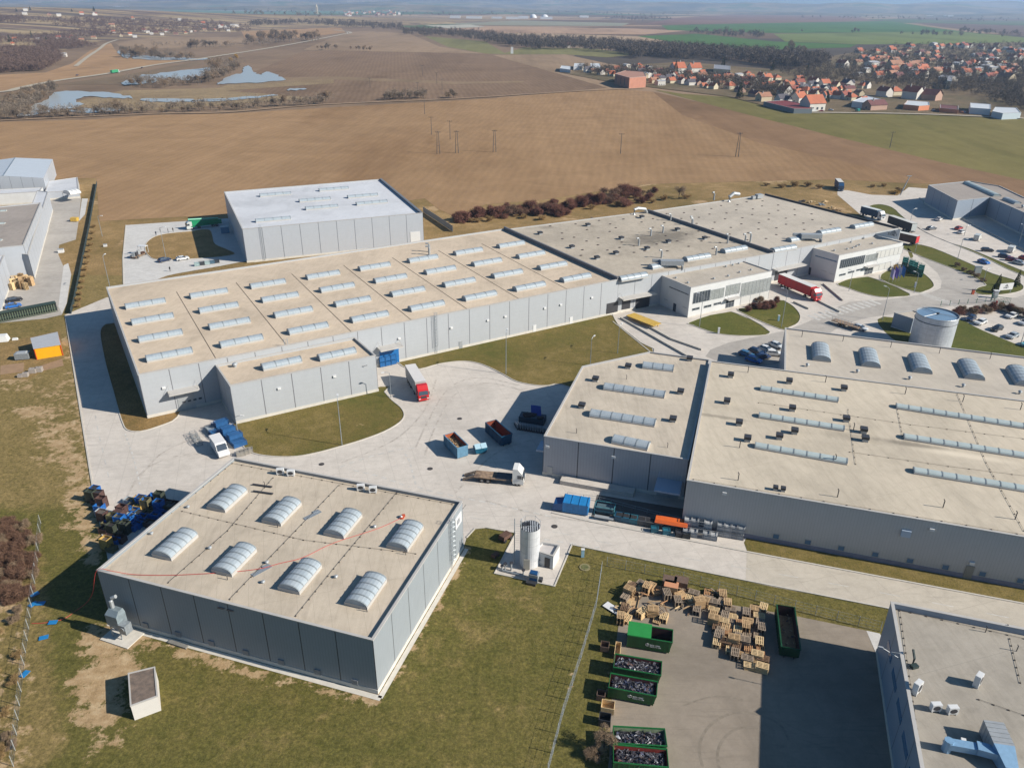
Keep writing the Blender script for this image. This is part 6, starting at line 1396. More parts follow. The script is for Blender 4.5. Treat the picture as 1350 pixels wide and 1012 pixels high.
for x, y in [(832, 777), (836, 781), (829, 784), (834, 772), (842, 779), (846, 774), (852, 781), (858, 777), (866, 782), (871, 780), (884, 776), (885, 784), (898, 776), (903, 781), (896, 788), (893, 796), (908, 790), (914, 785), (915, 795), (921, 800), (918, 807), (928, 790), (927, 797), (933, 783), (935, 792), (938, 799),
             (941, 806), (940, 814), (940, 822), (944, 829), (950, 800), (955, 795), (958, 802), (952, 788), (962, 808), (965, 815), (955, 815), (953, 822), (963, 823), (956, 830), (966, 830), (960, 837), (971, 835), (955, 850), (962, 858), (966, 850), (970, 857), (983, 812), (985, 822), (982, 832), (984, 842), (980, 850), (986, 858), (979, 866), (984, 872), (988, 880), (1000, 815), (1001, 824), (1003, 833), (998, 842), (1000, 851), (1002, 860), (997, 868), (1000, 876), (1004, 884),
             (825, 796), (823, 805), (821, 812), (830, 806), (838, 808), (846, 812), (852, 808), (860, 812), (868, 810), (875, 817), (866, 818), (818, 820), (826, 818), (972, 845), (946, 842), (944, 850), (878, 789), (824, 790), (1005, 872), (1006, 803), (995, 806), (949, 836), (968, 866), (975, 826)]:
    PS.append((x, y))
for i, (x, y) in enumerate(PS):
    m_ = rp.choice(PALS[:5]+PALS[6:] if x > 880 else PALS); q = P2(x, y); yw_ = R(-17)+rp.choice((0, math.pi/2))+rp.gauss(0, .05 if x > 930 else .4)
    o = bpy.data.objects.new('pallet_stack', m_); COL.objects.link(o); o.location = (*q, .056); o.rotation_euler = (rp.uniform(-.04, .04) if x < 880 else 0, 0, yw_)
    o.scale = (1.38, 1.38, rp.uniform(.35, .85))
    tag(o, 'stack of weathered wooden pallets in the yard by the green skips', 'pallets', 'pallet stacks in the yard by the green skips')
for k, (x, y) in enumerate([(845, 784), (868, 800), (826, 806), (905, 800), (946, 784), (952, 842)]):
    t = thing('board_heap', (*P2(x, y), .06), ['splintered boards right of the shallow wooden tray', 'loose slats in the open middle of the pallet yard edge', 'broken boards left of the covered green skip', 'tipped boards between the pallet rows', 'pale broken boards under the road fence', 'flat boards beside the lowest pallet rows'][k], 'boards', None, rp.uniform(0, 3))
    for j in range(9): b = B(); b.hexa([(q[0], q[1], q[2]) for q in (lambda L_, a_, z_, dx, dy, w_: [(dx-L_*math.cos(a_)-w_*math.sin(a_), dy-L_*math.sin(a_)+w_*math.cos(a_), z_), (dx+L_*math.cos(a_)-w_*math.sin(a_), dy+L_*math.sin(a_)+w_*math.cos(a_), z_+.3), (dx+L_*math.cos(a_)+w_*math.sin(a_), dy+L_*math.sin(a_)-w_*math.cos(a_), z_+.3), (dx-L_*math.cos(a_)+w_*math.sin(a_), dy-L_*math.sin(a_)-w_*math.cos(a_), z_)]+[(dx-L_*math.cos(a_)-w_*math.sin(a_), dy-L_*math.sin(a_)+w_*math.cos(a_), z_+.05), (dx+L_*math.cos(a_)-w_*math.sin(a_), dy+L_*math.sin(a_)+w_*math.cos(a_), z_+.35), (dx+L_*math.cos(a_)+w_*math.sin(a_), dy+L_*math.sin(a_)-w_*math.cos(a_), z_+.35), (dx-L_*math.cos(a_)+w_*math.sin(a_), dy-L_*math.sin(a_)-w_*math.cos(a_), z_+.05)])(rp.uniform(.4, 1.3), rp.uniform(0, 6.3), rp.uniform(0, .5), rp.uniform(-1, 1), rp.uniform(-.8, .8), rp.uniform(.05, .12))]); b.build('board', rp.choice(mpal), t, local=True)
def box_thing(name, q, yaw, sz, mat, label, cat, lid=None, group=None):
    t = thing(name, (*q, .06), label, cat, group, yaw); sx, sy, h = sz; b = B()
    b.box((0, 0, .08), (sx, sy, .07))
    for yy in (-1, 1): b.box((0, yy*(sy/2-.03), .15), (sx, .06, h-.15))
    for xx in (-1, 1): b.box((xx*(sx/2-.03), 0, .15), (.06, sy-.12, h-.15))
    b.build('panel', mat, t, local=True); b = B(); b.box((0, 0, 0), (sx*.9, .12, .08)); b.box((0, sy*.4, 0), (sx*.9, .12, .08)); b.build('foot', mpal[1], t, local=True)
    if lid: b = B(); b.box((0, 0, h), (sx+.05, sy+.05, .05)); b.build('lid', lid, t, local=True)
    return t
mbrownbox = M('brown_board', C(120, 96, 82), .8, var=.25, scale=2)
for i, (x, y, l_) in enumerate([(884, 780, M('salmon_board', C(214, 150, 110), .8)), (882, 773, mbrownbox), (897, 774, mbrownbox)]):
    box_thing('wooden_box', P2(x, y), R(-17), (2.1, 1.6, 1.5), mpal[1] if i == 0 else mbrownbox, ['box with a salmon lid among the pallets', 'brown lidded box behind the salmon lidded one', 'brown lidded box right of the salmon lidded one'][i], 'box', l_)
box_thing('wooden_box', P2(832, 795), R(-17), (2.2, 2.6, .35), mpal[1], 'shallow square wooden tray with rubbish left of the pallets', 'tray')
q = P2(807.5, 803); t = thing('lying_sheet', (*q, .08), 'white sheet lying on the grass left of the pallet yard', 'panel', None, R(-45)); b = B(); b.box((0, 0, .12), (2.9, 1.3, .05)); b.build('sheet', mwhite, t, local=True); b = B(); b.box((0, 0, .02), (2.6, .1, .1)); b.build('batten', mpal[1], t, local=True)
for x, y, lab, sz, m_ in [(814, 861, 'upright tan board box below the covered skip', (.8, 2.4, 1.), mpal[0]), (797, 856, 'orange brown box on the grass left of the covered skip', (1.2, 1.2, 1.), mbrownbox), (792, 920, 'small brown box left of the scrap skips', (1.1, 1.1, 1.0), mbrownbox), (801, 936, 'open tan wooden box between the skip pairs', (1.7, 1.4, 1.1), mpal[0]), (797, 953, 'grey lidded bin between the skip pairs', (1.5, 1.3, 1.2), mdark)]:
    box_thing('wooden_box', P2(x, y), R(-12), sz, m_, lab, 'box')
# left neighbour's pallets
for i in range(14):
    x = 18+(i % 5)*6+rp.uniform(-1, 1); y = 372+(i//5)*4.5+rp.uniform(-1, 1); q = P2(x, y); o = bpy.data.objects.new('pallet_stack', rp.choice(PALS[:2])); COL.objects.link(o); o.location = (*q, .06); o.rotation_euler = (0, 0, rp.uniform(0, 3)); o.scale = (1.2, 1.2, 1.5)
    tag(o, 'stack of pale pallets by the corner of the left neighbour hall', 'pallets', 'pallet stacks in the left neighbour yard')
# long dark rack
e = P2(76, 409)-P2(0, 424); Lr = np.linalg.norm(e); e = e/Lr; q = P2(0, 424)-e*8; t = thing('storage_rack', (*((q+P2(76, 409))/2), .05), 'long two tier dark green rack of frames across the left neighbour yard', 'rack', None, math.atan2(e[1], e[0])); Lr += 8
mgr = M('dark_green_rack', C(52, 72, 62), .6, var=.2, scale=1.5)
b = B(); b.box((0, .9, 2.3), (Lr, .1, .25)); b.box((0, .9, 0), (Lr, .1, .2)); b.box((0, 0, 2.5), (Lr, 2.2, .12)); b.box((0, -1.2, 1.1), (Lr, .08, .2)); b.box((0, -1.2, 0), (Lr, .08, .15)); b.build('beam', mgr, t, local=True)
n = int(Lr/.62)
b = B(); [(b.box((-Lr/2+.2+k*.62, -1.2, .1), (.16, .12, 2.3)), b.box((-Lr/2+.2+k*.62, .3, .1), (.2, 2., .08))) for k in range(n)]; b.build('upright', M('pale_green_frame', C(120, 136, 110), .6, var=.3, scale=2), t, local=True)['kind'] = 'stuff'
b = B(); b.box((0, .3, .1), (Lr, 1.2, 2.1)); b.build('back_panel', M('rack_dark_board', C(36, 44, 42), .8), t, local=True)  # dark box filling the rack behind the uprights
# ---------------------------------------------------------------- silo, round tank and small structures
def ring_tex(name, c, v_n, h_n, lc=(.3, .32, .34)):
    g = G(name, .4, .5); g.b.inputs['Metallic'].default_value = .25; xyz = g.sep(g.map('UV'))
    j = g.math('MAXIMUM', g.line(g.math('MULTIPLY', xyz[0], v_n), .03), g.line(g.math('MULTIPLY', xyz[1], h_n), .05))
    col = g.mix(1., c, g.ramp(g.noise(g.map(), 1.1, 5, .6), [(.3, (.86, .87, .88)), (.65, (1.06, 1.05, 1.05))]), 'MULTIPLY')
    return g.out(g.mix(g.math('MULTIPLY', j, .4), col, tuple(v*.45 for v in c)))
def drum(b, c, r, z0, z1, n, u=1., v=1.):
    for j in range(n):
        a0, a1 = 2*math.pi*j/n, 2*math.pi*(j+1)/n
        b.face([(c[0]+r*math.cos(a0), c[1]+r*math.sin(a0), z0), (c[0]+r*math.cos(a1), c[1]+r*math.sin(a1), z0), (c[0]+r*math.cos(a1), c[1]+r*math.sin(a1), z1), (c[0]+r*math.cos(a0), c[1]+r*math.sin(a0), z1)],
               0, [(j/n*u, 0), ((j+1)/n*u, 0), ((j+1)/n*u, v), (j/n*u, v)])
cS = P2(698, 742); t = thing('silo', (*cS, .055), 'tall pale ribbed silo with a caged ladder on a concrete pad', 'silo')
rS, hS = 1.6, 7.4
b = B(); drum(b, (0, 0), rS, 0, hS, 28, 7, 5); b.build('shell', ring_tex('silo_sheet', C(240, 242, 244), 1, 1), t, local=True)
b = B(); b.cyl((0, 0, hS-.15), rS-.06, .08, 16); b.build('roof', mdark, t, local=True)
b = B()
for k in range(9): x = -1.4+k*.36; L_ = 2*math.sqrt(max(.1, (rS-.1)**2-x*x)); b.box((x, 0, hS-.06), (.17, L_, .08))
b.build('grating', M('pale_slat', C(190, 194, 198), .5), t, local=True)
b = B(); b.box((-.9, .2, hS), (.8, .6, .4)); b.box((-.2, .3, hS), (.4, .5, .5)); b.build('roof_unit', mdark, t, local=True)
b = B()
for x in (-1.45, -2.5):
    b.tube([(x, -.4, 0), (x, -.4, hS+1.1)], .07, 4); b.tube([(x, .4, 0), (x, .4, hS+1.1)], .07, 4)
z = .4
while z < hS+1: b.tube([(-2.5, -.4, z), (-2.5, .4, z)], .03, 4); b.tube([(-2.5, -.4, z), (-1.7, -.4, z)], .02, 4); z += .45
for a in range(0, 360, 60): b.tube([(1.6*math.cos(R(a)), 1.6*math.sin(R(a)), hS), (1.6*math.cos(R(a)), 1.6*math.sin(R(a)), hS+1.)], .03, 4)
b.tube([(1.6*math.cos(R(a)), 1.6*math.sin(R(a)), hS+1.) for a in range(0, 361, 60)], .03, 4); b.build('ladder', mgalv, t, local=True)
b = B(); b.box((-.5, -1.75, .1), (1., .2, 2.)); b.build('door', M('grey_door', C(150, 148, 140), .6), t, local=True)
ph = [P2(*q, 2.7) for q in [(704, 724.5), (729.5, 733), (738, 718), (715, 714)]]
bP = bld('pump_house', ph, 2.7, .35, mplaster, M('light_roof', C(206, 200, 196), .8, var=.1, scale=1), 'small white pump house attached to the silo', 9, plinth=.2, t=.2)
a, c = ccw(ph)[0], ccw(ph)[1]
pc = ccw([np.array(x) for x in ph]); 
for i in range(4):
    a, c = pc[i], pc[(i+1) % 4]; n = np.array([(c-a)[1], -(c-a)[0]])
    if n[1] < -.5*np.linalg.norm(n): winpx(bP, a, c, (707, 735), (713, 739), nm=1); s, _ = Pwall(718, 745, a, c); door(bP, a, c, s, s+.9, 2., mdark, .1)
q = P2(704, 765); t = thing('ventilation_unit', (*q, .055), 'small unit with a blue louvred panel at the edge of the silo pad', 'machine', None, R(-17))
b = B(); b.box((0, 0, .0), (1.5, 1.2, 1.5)); b.build('housing', msteel, t, local=True); b = B(); b.hexa([(-.6, -.66, .5), (.6, -.66, .5), (.6, -.62, .5), (-.6, -.62, .5), (-.6, -.5, 1.7), (.6, -.5, 1.7), (.6, .1, 1.95), (-.6, .1, 1.95)]); b.build('louvre', M('louvre_blue', C(30, 80, 130), .4), t, local=True); b = B(); b.box((1., .1, 0), (.7, .8, .6)); b.box((-.2, -1., 0), (1.6, .7, .4)); b.build('base', mdark, t, local=True)
for k, (x, y, hh) in enumerate([(662, 752, .9), (666, 751, 1.2), (674, 752, 1.5), (690, 757, .8)]):
    t = thing('valve_post', (*P2(x, y), .055), ['low valve at the left tip of the silo pad', 'second valve from the left on the silo pad', 'tall valve post in the middle of the silo pad edge', 'valve beside the blue louvred unit'][k], 'valve'); b = B(); b.cyl((0, 0, 0), .14, hh, 8); b.build('pipe', msteel, t, local=True); b = B(); b.cyl((0, 0, hh), .3, .14, 8); b.build('handwheel', mdark, t, local=True)
b = B(); b.tube([(*P2(662, 753), .3), (*P2(697, 762), .3)], .12, 6); tag(b.build('pipe', mgalv), 'low pipe linking the valves on the silo pad edge', 'pipe')
for k, (x, y, s_, lab) in enumerate([(666, 711, 1., 'rusty brown cable drum on the grass patch behind the silo'), (653, 734, .6, 'small rusty barrow in the shade left of the silo')]):
    t = thing('rusty_cart', (*P2(x, y), .08), lab, 'cart', None, R(50)); b = B(); b.box((0, 0, .5*s_), (2.2*s_, 1.4*s_, .6*s_), taper=.85); b.build('body', M('rust', C(104, 76, 62), .9, var=.3, scale=3), t, local=True)
    for x_ in (-.7, .7): b = B(); b.cyl((x_*s_, -.75*s_, .3*s_), .3*s_, 1.5*s_, 10, axis='y'); b.build('wheel', mtyre, t, local=True)
def postbox(x, y, col, lab, h=1.5):
    t = thing('marker_post', (*P2(x, y), .08), lab, 'post'); b = B(); b.box((0, 0, 0), (.5, .4, h)); b.build('housing', M('post_%d' % col[0], C(*col), .6), t, local=True); b = B(); b.box((0, 0, h), (.6, .5, .08)); b.build('cap', mwhite, t, local=True)
postbox(768, 734, (150, 190, 210), 'pale blue marker post on the grass right of the silo pad'); postbox(947, 440, (220, 222, 224), 'white bent post on the left office lawn', 1.7); postbox(1026, 423, (150, 160, 185), 'grey blue post on the lawn below the red lorry', 1.6); postbox(1206, 379, (170, 180, 200), 'grey post on the flagged office lawn', 1.6)
t = thing('manhole_cover', (*P2(771, 748), .04), 'round manhole ring on the grass right of the silo', 'manhole'); b = B(); b.cyl((0, 0, 0), .9, .1, 16); b.build('ring', M('ring_concrete', C(150, 140, 100), .9, var=.2, scale=3), t, local=True); b = B(); b.cyl((0, 0, .1), .6, .04, 16); b.build('lid', M('lid_green', C(110, 112, 66), .9), t, local=True)
for k, (x, y) in enumerate([(731, 694), (606, 552)]): pass
# round tank
cT = P2(1228, 452); rT = 6.3; hT = 8.9; cT = (P2(1201, 447)+P2(1255, 455))/2+np.array([.0, 2.4]); cT = (P2(1208, 410, hT)+P2(1265, 418, hT))/2
t = thing('water_tank', (*cT, .05), 'large round light steel water tank with a blue flat roof', 'tank'); rT = np.linalg.norm(P2(1208, 410, hT)-P2(1265, 418, hT))/2
b = B(); drum(b, (0, 0), rT, 0, hT, 48, 16, 6); b.build('shell', ring_tex('tank_sheet', C(206, 212, 218), 1, 1), t, local=True)
b = B(); b.cyl((0, 0, hT-.5), rT-.05, .25, 48, r1=rT*.97); b.cyl((0, 0, hT-.26), rT*.97, .12, 48, r1=.6); b.build('roof', M('blue_membrane', C(128, 158, 186), .4, var=.12, scale=.6), t, local=True)
b = B(); b.tube([(rT*math.cos(R(a)), rT*math.sin(R(a)), hT) for a in range(0, 361, 10)], .1, 5); b.build('rim', msteel, t, local=True)
b = B(); b.tube([(rT*1.02*math.cos(R(a)), rT*1.02*math.sin(R(a)), hT-1.5) for a in range(0, 361, 10)], .07, 5); b.build('band', mdark, t, local=True)
b = B()
for a in (205, 110, 330): b.tube([(0, 0, hT+.15), (rT*math.cos(R(a)), rT*math.sin(R(a)), hT+.02)], .08, 4)
b.build('roof_rail', msteel, t, local=True)
b = B(); b.cyl((0, 0, hT), .4, .35, 10); b.build('roof_vent', mdark, t, local=True)
tp = [P2(*q, 4.4) for q in [(1179, 412), (1204, 420), (1226, 417), (1204, 409)]]
bTk = bld('pump_house', tp, 4.4, .2, mpR, mrI, 'low grey pump house attached to the round tank', 8, plinth=.3, t=.2)
# white hut
hw = [P2(*q, 2.5) for q in [(170, 924), (212, 914), (204, 878), (167, 890)]]; hw = [P2(172, 930, 2.6), P2(207.5, 917, 2.6), P2(204, 878.5, 2.6), P2(169, 887, 2.6)]
bW = bld('hut', hw, 2.6, .05, M('hut_render', C(226, 220, 212), .8, var=.06, scale=1), M('hut_felt', C(140, 122, 108), .9, c2=C(104, 92, 84), scale=1.2), 'small white walled hut with a flat brown roof on the lawn', 9, plinth=0., t=.1)
b = B(); pw = ccw(hw); o1 = inset(pw, -.12)
# cyclone dust filter at the corner
qc = P2(160, 838); t = thing('dust_filter', (*qc, .05), 'galvanised dust filter unit on a slab at the near warehouse corner', 'machine', None, R(-20))
b = B()
for x in (-.8, .8):
    for y in (-.6, .6): b.box((x, y, 0), (.12, .12, 2.4))
b.box((0, 0, .9), (1.7, .08, .1)); b.build('stand', mgalv, t, local=True)
b = B(); b.hexa([(-.3, -.25, 1.2), (.3, -.25, 1.2), (.3, .25, 1.2), (-.3, .25, 1.2), (-1.1, -.8, 2.6), (1.1, -.8, 2.6), (1.1, .8, 2.6), (-1.1, .8, 2.6)]); b.build('hopper', mgalv, t, local=True)
b = B(); b.box((0, 0, 2.6), (2.1, 1.6, 1.7)); b.hexa([(-1.05, -.8, 4.3), (1.05, -.8, 4.3), (1.05, .8, 4.3), (-1.05, .8, 4.3), (-.9, -.1, 4.9), (.9, -.1, 4.9), (.9, .7, 4.9), (-.9, .7, 4.9)]); b.build('filter_box', M('weathered_zinc', C(150, 164, 170), .5, metal=.2, var=.25, scale=2), t, local=True)
b = B(); b.box((1.7, -.3, 1.6), (1.2, 1.2, 1.6)); b.cyl((1.7, -1.0, 2.5), .45, .5, 12, axis='y'); b.build('fan_housing', mgalv, t, local=True)
b = B(); b.tube([(-.5, .3, 4.9), (-.5, .3, 6.1), (-.3, .4, 6.6), (.3, .6, 6.9)], .28, 8); b.build('duct', msteel, t, local=True)
b = B(); b.box((.3, -.1, 0), (5., 3.2, .14)); b.build('base_slab', mplinth, t, local=True)
t = thing('cable_channel', (*P2(235, 850), .04), 'short grey concrete channel on the grass by the near warehouse wall', 'channel', None, R(-20)); b = B(); b.box((0, 0, 0), (3.2, .6, .25)); b.build('trough', M('channel_grey', C(140, 138, 132), .9, var=.2, scale=2), t, local=True)
# red hose over the roof, down the wall and over the grass
hp = [(*P2(530, 682, zD+.12), zD+.12), (*P2(498, 697, zD), zD+.1), (*P2(440, 716, zD), zD+.1), (*P2(400, 735, zD), zD+.1), (*P2(370, 742, zD+.1), zD+.12), (*P2(330, 752, zD), zD+.12), (*P2(240, 758, zD), zD+.1), (*P2(180, 758, zD), zD+.12), (*P2(150, 753, hD+.1), hD+.12), (*P2(128, 751, hD+.1), hD+.1)]
qg = P2(104, 803); hp += [(*((np.array(hp[-1][:2])*.7+qg*.3)+np.array([0, -.3])), 5.2), (*((np.array(hp[-1][:2])*.35+qg*.65)), 2.2), (*qg, .15), (*P2(84, 816), .1), (*P2(60, 821), .1), (*P2(42, 822), .1)]
def spl(pts, n=5):
    pts = [np.array(p, float) for p in pts]; out = []
    for i in range(len(pts)-1):
        a, b_, c, d = pts[max(i-1, 0)], pts[i], pts[i+1], pts[min(i+2, len(pts)-1)]
        for k in range(n):
            t_ = k/n; out.append(.5*((2*b_)+(c-a)*t_+(2*a-5*b_+4*c-d)*t_*t_+(3*b_-a-3*c+d)*t_**3))
    out.append(pts[-1]); return out
b = B(); b.tube(spl(hp), .04, 6); tag(b.build('hose', M('red_hose', C(206, 66, 62), .5)), 'long red hose crossing the sand roof and hanging to the lawn', 'hose')
b = B(); q = hp[0]; b.cyl((q[0], q[1], q[2]-.1), .35, .2, 10); b.box((q[0]+.2, q[1]+.3, q[2]), (.5, .4, .35), .4); tag(b.build('hose_coupling', M('orange_plastic', C(200, 90, 60), .5)), 'red coupling at the hose end beside the right rear skylight', 'coupling')
for k, (x, y) in enumerate([(44, 797), (54, 796), (70, 821), (58, 841), (33, 889), (46, 784)]):
    t = thing('blue_marker', (*P2(x, y), .04), ['left of two blue plates side by side at the thicket tip', 'right of two blue plates side by side at the thicket tip', 'blue plate where the red hose ends on the grass', 'blue plate below the hose end on the grass', 'lowest blue plate by the left fence', 'blue plate at the tip of the long warehouse shadow'][k], 'marker'); b = B(); b.box((0, 0, .1), (1.2, .8, .06), random.uniform(0, 2)); b.build('plate', mcb, t, local=True); b = B(); b.box((0, 0, 0), (.3, .3, .1)); b.build('foot', mdark, t, local=True)
# orange shed and things near it
sh = [P2(*q, 2.6) for q in [(47, 461), (80, 455), (77.5, 446), (43, 456)]]
tb = thingb('shed', sh, 'bright orange yellow shed with a pale grey roof at the left', 'building'); s0, s1, s2, s3 = [np.array(P2(*q)) for q in [(49, 474), (83, 468.5), (79, 452), (45, 460)]]
b = B(); 
ps = ccw([s0, s1, s2, s3]); hts = [3.0, 3.0, 3.0, 3.0]
for i in range(4): a, c = ps[i], ps[(i+1) % 4]; b.face([(*a, 0), (*c, 0), (*c, 3.), (*a, 3.)])
b.build('wall', M('signal_yellow', C(250, 182, 20), .5, var=.06, scale=1), tb)
b = B(); o_ = inset(ps, -.15); b.prism(o_, 3.0, 3.12); b.build('roof', M('shed_sheet', C(190, 192, 196), .5, var=.1, scale=1), tb)
b = B(); 
for i in range(4): a, c = ps[i], ps[(i+1) % 4]; m_ = a; b.box((*m_, 0), (.2, .2, 3.))
b.build('corner_post', M('orange_frame', C(224, 90, 40), .5), tb)
t = thing('generator', (*P2(31, 473), .05), 'grey metal generator box left of the orange yellow shed', 'machine', None, R(12)); b = B(); b.box((0, 0, .2), (3.2, 1.9, 1.5)); b.build('housing', mgalv, t, local=True); b = B(); b.box((0, 0, 1.7), (2.6, 1.5, .25), taper=.8); b.build('lid', msteel, t, local=True); b = B(); b.box((0, 0, 0), (3.3, 1.6, .2)); b.build('skid', mdark, t, local=True)
for k, (x, y, s_) in enumerate([(27, 497, .8), (34, 496, 1.), (44, 491, 1.2), (52, 489.5, 1.2)]):
    t = thing('concrete_block', (*P2(x, y), .05), ['smallest and leftmost of four grey blocks below the orange shed', 'second of four grey blocks from the left, below the orange shed', 'third of four grey blocks from the left, below the orange shed', 'rightmost of four grey blocks below the orange shed'][k], 'block'); b = B(); b.box((0, 0, 0), (1.3*s_, 1.1*s_, .9*s_), .2, taper=.95); b.build('block', M('block_grey', C(176, 166, 158), .9, var=.15, scale=2), t, local=True); b = B(); b.tube([(-.2, 0, .9*s_), (0, 0, .9*s_+.15), (.2, 0, .9*s_)], .03, 4); b.build('lifting_eye', mdark, t, local=True)
t = thing('heap', (*P2(4, 449), .05), 'white wrapped pile at the left edge below the dark rack', 'pile', None, .2); b = B(); b.box((0, 0, 0), (3, 2.4, 1.6), .1, taper=.75); b.build('wrap', mwhite, t, local=True); b = B(); b.box((3, 0, 0), (1.4, .8, .5), .1, taper=.8); b.build('loose_bag', mwhite, t, local=True)
t = thing('skip', (*P2(50.5, 291.5), .06), 'yellow box machine on the far asphalt yard at the left', 'machine'); b = B(); b.box((0, 0, .2), (2.6, 2, 1.4)); b.build('body', myel, t, local=True); b = B(); b.box((-1.4, 0, .1), (.6, 1.6, .8)); b.build('engine', mdark, t, local=True)
t.name = 'yellow_machine'; t.location = (*P2(99, 292), .06); WORLD[t.name] = tuple(t.location)
t = thing('white_box', (*P2(81, 333), .06), 'white cabinet on the dry grass by the left neighbour road', 'cabinet'); b = B(); b.box((0, 0, 0), (1.8, 1.4, 1.2), .3); b.build('housing', mwhite, t, local=True); b = B(); b.box((0, 0, 1.2), (1.9, 1.5, .08), .3); b.build('lid', msteel, t, local=True)
t = thing('cable_box', (*P2(139, 325), .04), 'small white cabinet on the grass strip between the yards', 'cabinet'); b = B(); b.box((0, 0, 0), (1.2, .9, .8), .3); b.build('housing', mwhite, t, local=True); b = B(); b.box((0, 0, .8), (1.3, 1., .06), .3); b.build('lid', msteel, t, local=True)
# white hall yard: mobile platform, bins, green crane lorry
loc = P2(184, 338); t = thing('work_platform', (*loc, .06), 'cluttered work platform with a white canopy on the pale slab', 'machine', None, R(80))
b = B(); b.box((0, 0, .5), (7, 2.6, .2)); b.build('deck', mbed, t, local=True)
for k in range(7): b = B(); b.box((random.uniform(-3, 1.5), random.uniform(-.8, .8), .7), (random.uniform(.5, 1.2), random.uniform(.5, 1.2), random.uniform(.5, 1.6)), random.uniform(0, 1)); b.build('machine_part', [msteel, mdark, M('rust'), mgalv][k % 4], t, local=True)
b = B(); b.box((2.7, 0, 3.0), (1.8, 3.2, .15)); [b.box((2.7+dx*.8, dy*1.4, .6), (.1, .1, 2.4)) for dx in (-1, 1) for dy in (-1, 1)]; b.build('canopy', mwhite, t, local=True)
for x in (-2.6, 2.2):
    for y in (-1.2, 1.2): part_mesh('wheel', wheel_mesh(.45, .3), t, (x, y, .45))
a, c = P2(246, 303), P2(291, 297); m_ = (a+c)/2; t = thing('crane_lorry', (*m_, .06), 'green and grey crane lorry in the shade of the white hall', 'lorry', None, yaw_of(c, a))
b = B(); b.box((-1, 0, 1.), (12, 2.5, .4)); b.hexa([(-7, -1, 1.5), (4.2, -1, 1.5), (4.2, 1, 1.5), (-7, 1, 1.5), (-7, -.9, 2.6), (4.9, -.9, 3.4), (4.9, .9, 3.4), (-7, .9, 2.6)]); b.build('body', M('emerald', C(30, 150, 100), .4, var=.15, scale=1), t, local=True)
b = B(); b.tube([(-6, 0, 3.), (5.5, 0, 3.9)], .35, 6); b.build('boom', M('mint', C(120, 200, 165), .4), t, local=True); cab_parts(t, 6.6, (214, 220, 216), 3.2)
for x in (-5, -3.6, 1.8, 4.6):
    for y in (-1, 1): part_mesh('wheel', wheel_mesh(.5, .34), t, (x, y, .5))
for k, (x, y, c_) in enumerate([(260, 350.5, (176, 200, 200)), (266.5, 349.5, (70, 74, 78)), (273.5, 348.5, (180, 200, 200)), (280, 347.5, (90, 120, 140)), (286, 346.5, (60, 66, 74))]):
    stillage((*P2(x, y), .06), R(25), c_, ['pale bin first in the row along the long warehouse back', 'black bin second in the row along the long warehouse back', 'pale bin third in the row along the long warehouse back', 'blue grey bin fourth in the row along the long warehouse back', 'dark bin last in the row along the long warehouse back'][k], 'bins in a row behind the long warehouse', 1.7, 1.3, 1.3, 1, name='waste_bin')
q = P2(296, 306); t = thing('container', (*P2(297, 307), .06), 'small blue grey container in the shade of the white hall wall', 'container', None, R(24)); b = B(); b.box((0, 0, .1), (3, 2.6, 2.4)); b.build('body', M('steel_blue', C(110, 150, 180), .5, var=.1, scale=1), t, local=True); b = B(); b.box((0, 0, 2.5), (3.1, 2.7, .1)); b.build('roof', msteel, t, local=True)
# people standing there are a few pixels tall: real figures in plain work clothes
def person(x, y, top, lab, yw=0.):
    o = bpy.data.objects.new('person', None)
    me = bpy.data.meshes.new('body'); V = [(0, 0, 1.0), (0, 0, 1.25), (0, 0, 1.45), (0, 0, 1.56), (0, .01, 1.68), (.1, 0, .95), (.12, .02, .52), (.13, -.02, .08), (.13, .12, .04), (-.1, 0, .95), (-.12, -.02, .52), (-.13, -.05, .08), (-.13, .1, .04), (.2, 0, 1.42), (.26, -.02, 1.15), (.26, .06, .92), (.26, .09, .82), (-.2, 0, 1.42), (-.26, -.02, 1.15), (-.26, .06, .92), (-.26, .09, .82)]
    E = [(0, 1), (1, 2), (2, 3), (3, 4), (0, 5), (5, 6), (6, 7), (7, 8), (0, 9), (9, 10), (10, 11), (11, 12), (2, 13), (13, 14), (14, 15), (15, 16), (2, 17), (17, 18), (18, 19), (19, 20)]
    rad = [.15, .14, .15, .06, .105, .1, .07, .05, .045, .1, .07, .05, .045, .07, .05, .04, .045, .07, .05, .04, .045]
    me.from_pydata(V, E, []); me.materials.append(M('cloth_%s' % top[0], C(*top[1]), .9)); ob = bpy.data.objects.new('person', me); COL.objects.link(ob)
    md = ob.modifiers.new('skin', 'SKIN'); me.skin_vertices or None
    for i, v_ in enumerate(me.skin_vertices[0].data): v_.radius = (rad[i], rad[i]*.85)
    me.skin_vertices[0].data[0].use_root = True; ob.modifiers.new('sub', 'SUBSURF').levels = 1
    ob.location = (*P2(x, y), .07); ob.rotation_euler = (0, 0, yw); tag(ob, lab, 'person'); WORLD[ob.name] = (0, 0, 0)
    b = B(); b.cyl((0, 0, 1.68), .11, .13, 8, r1=.06); b.build('hair', M('hair_dark', (.03, .02, .015), .8), ob, local=True)
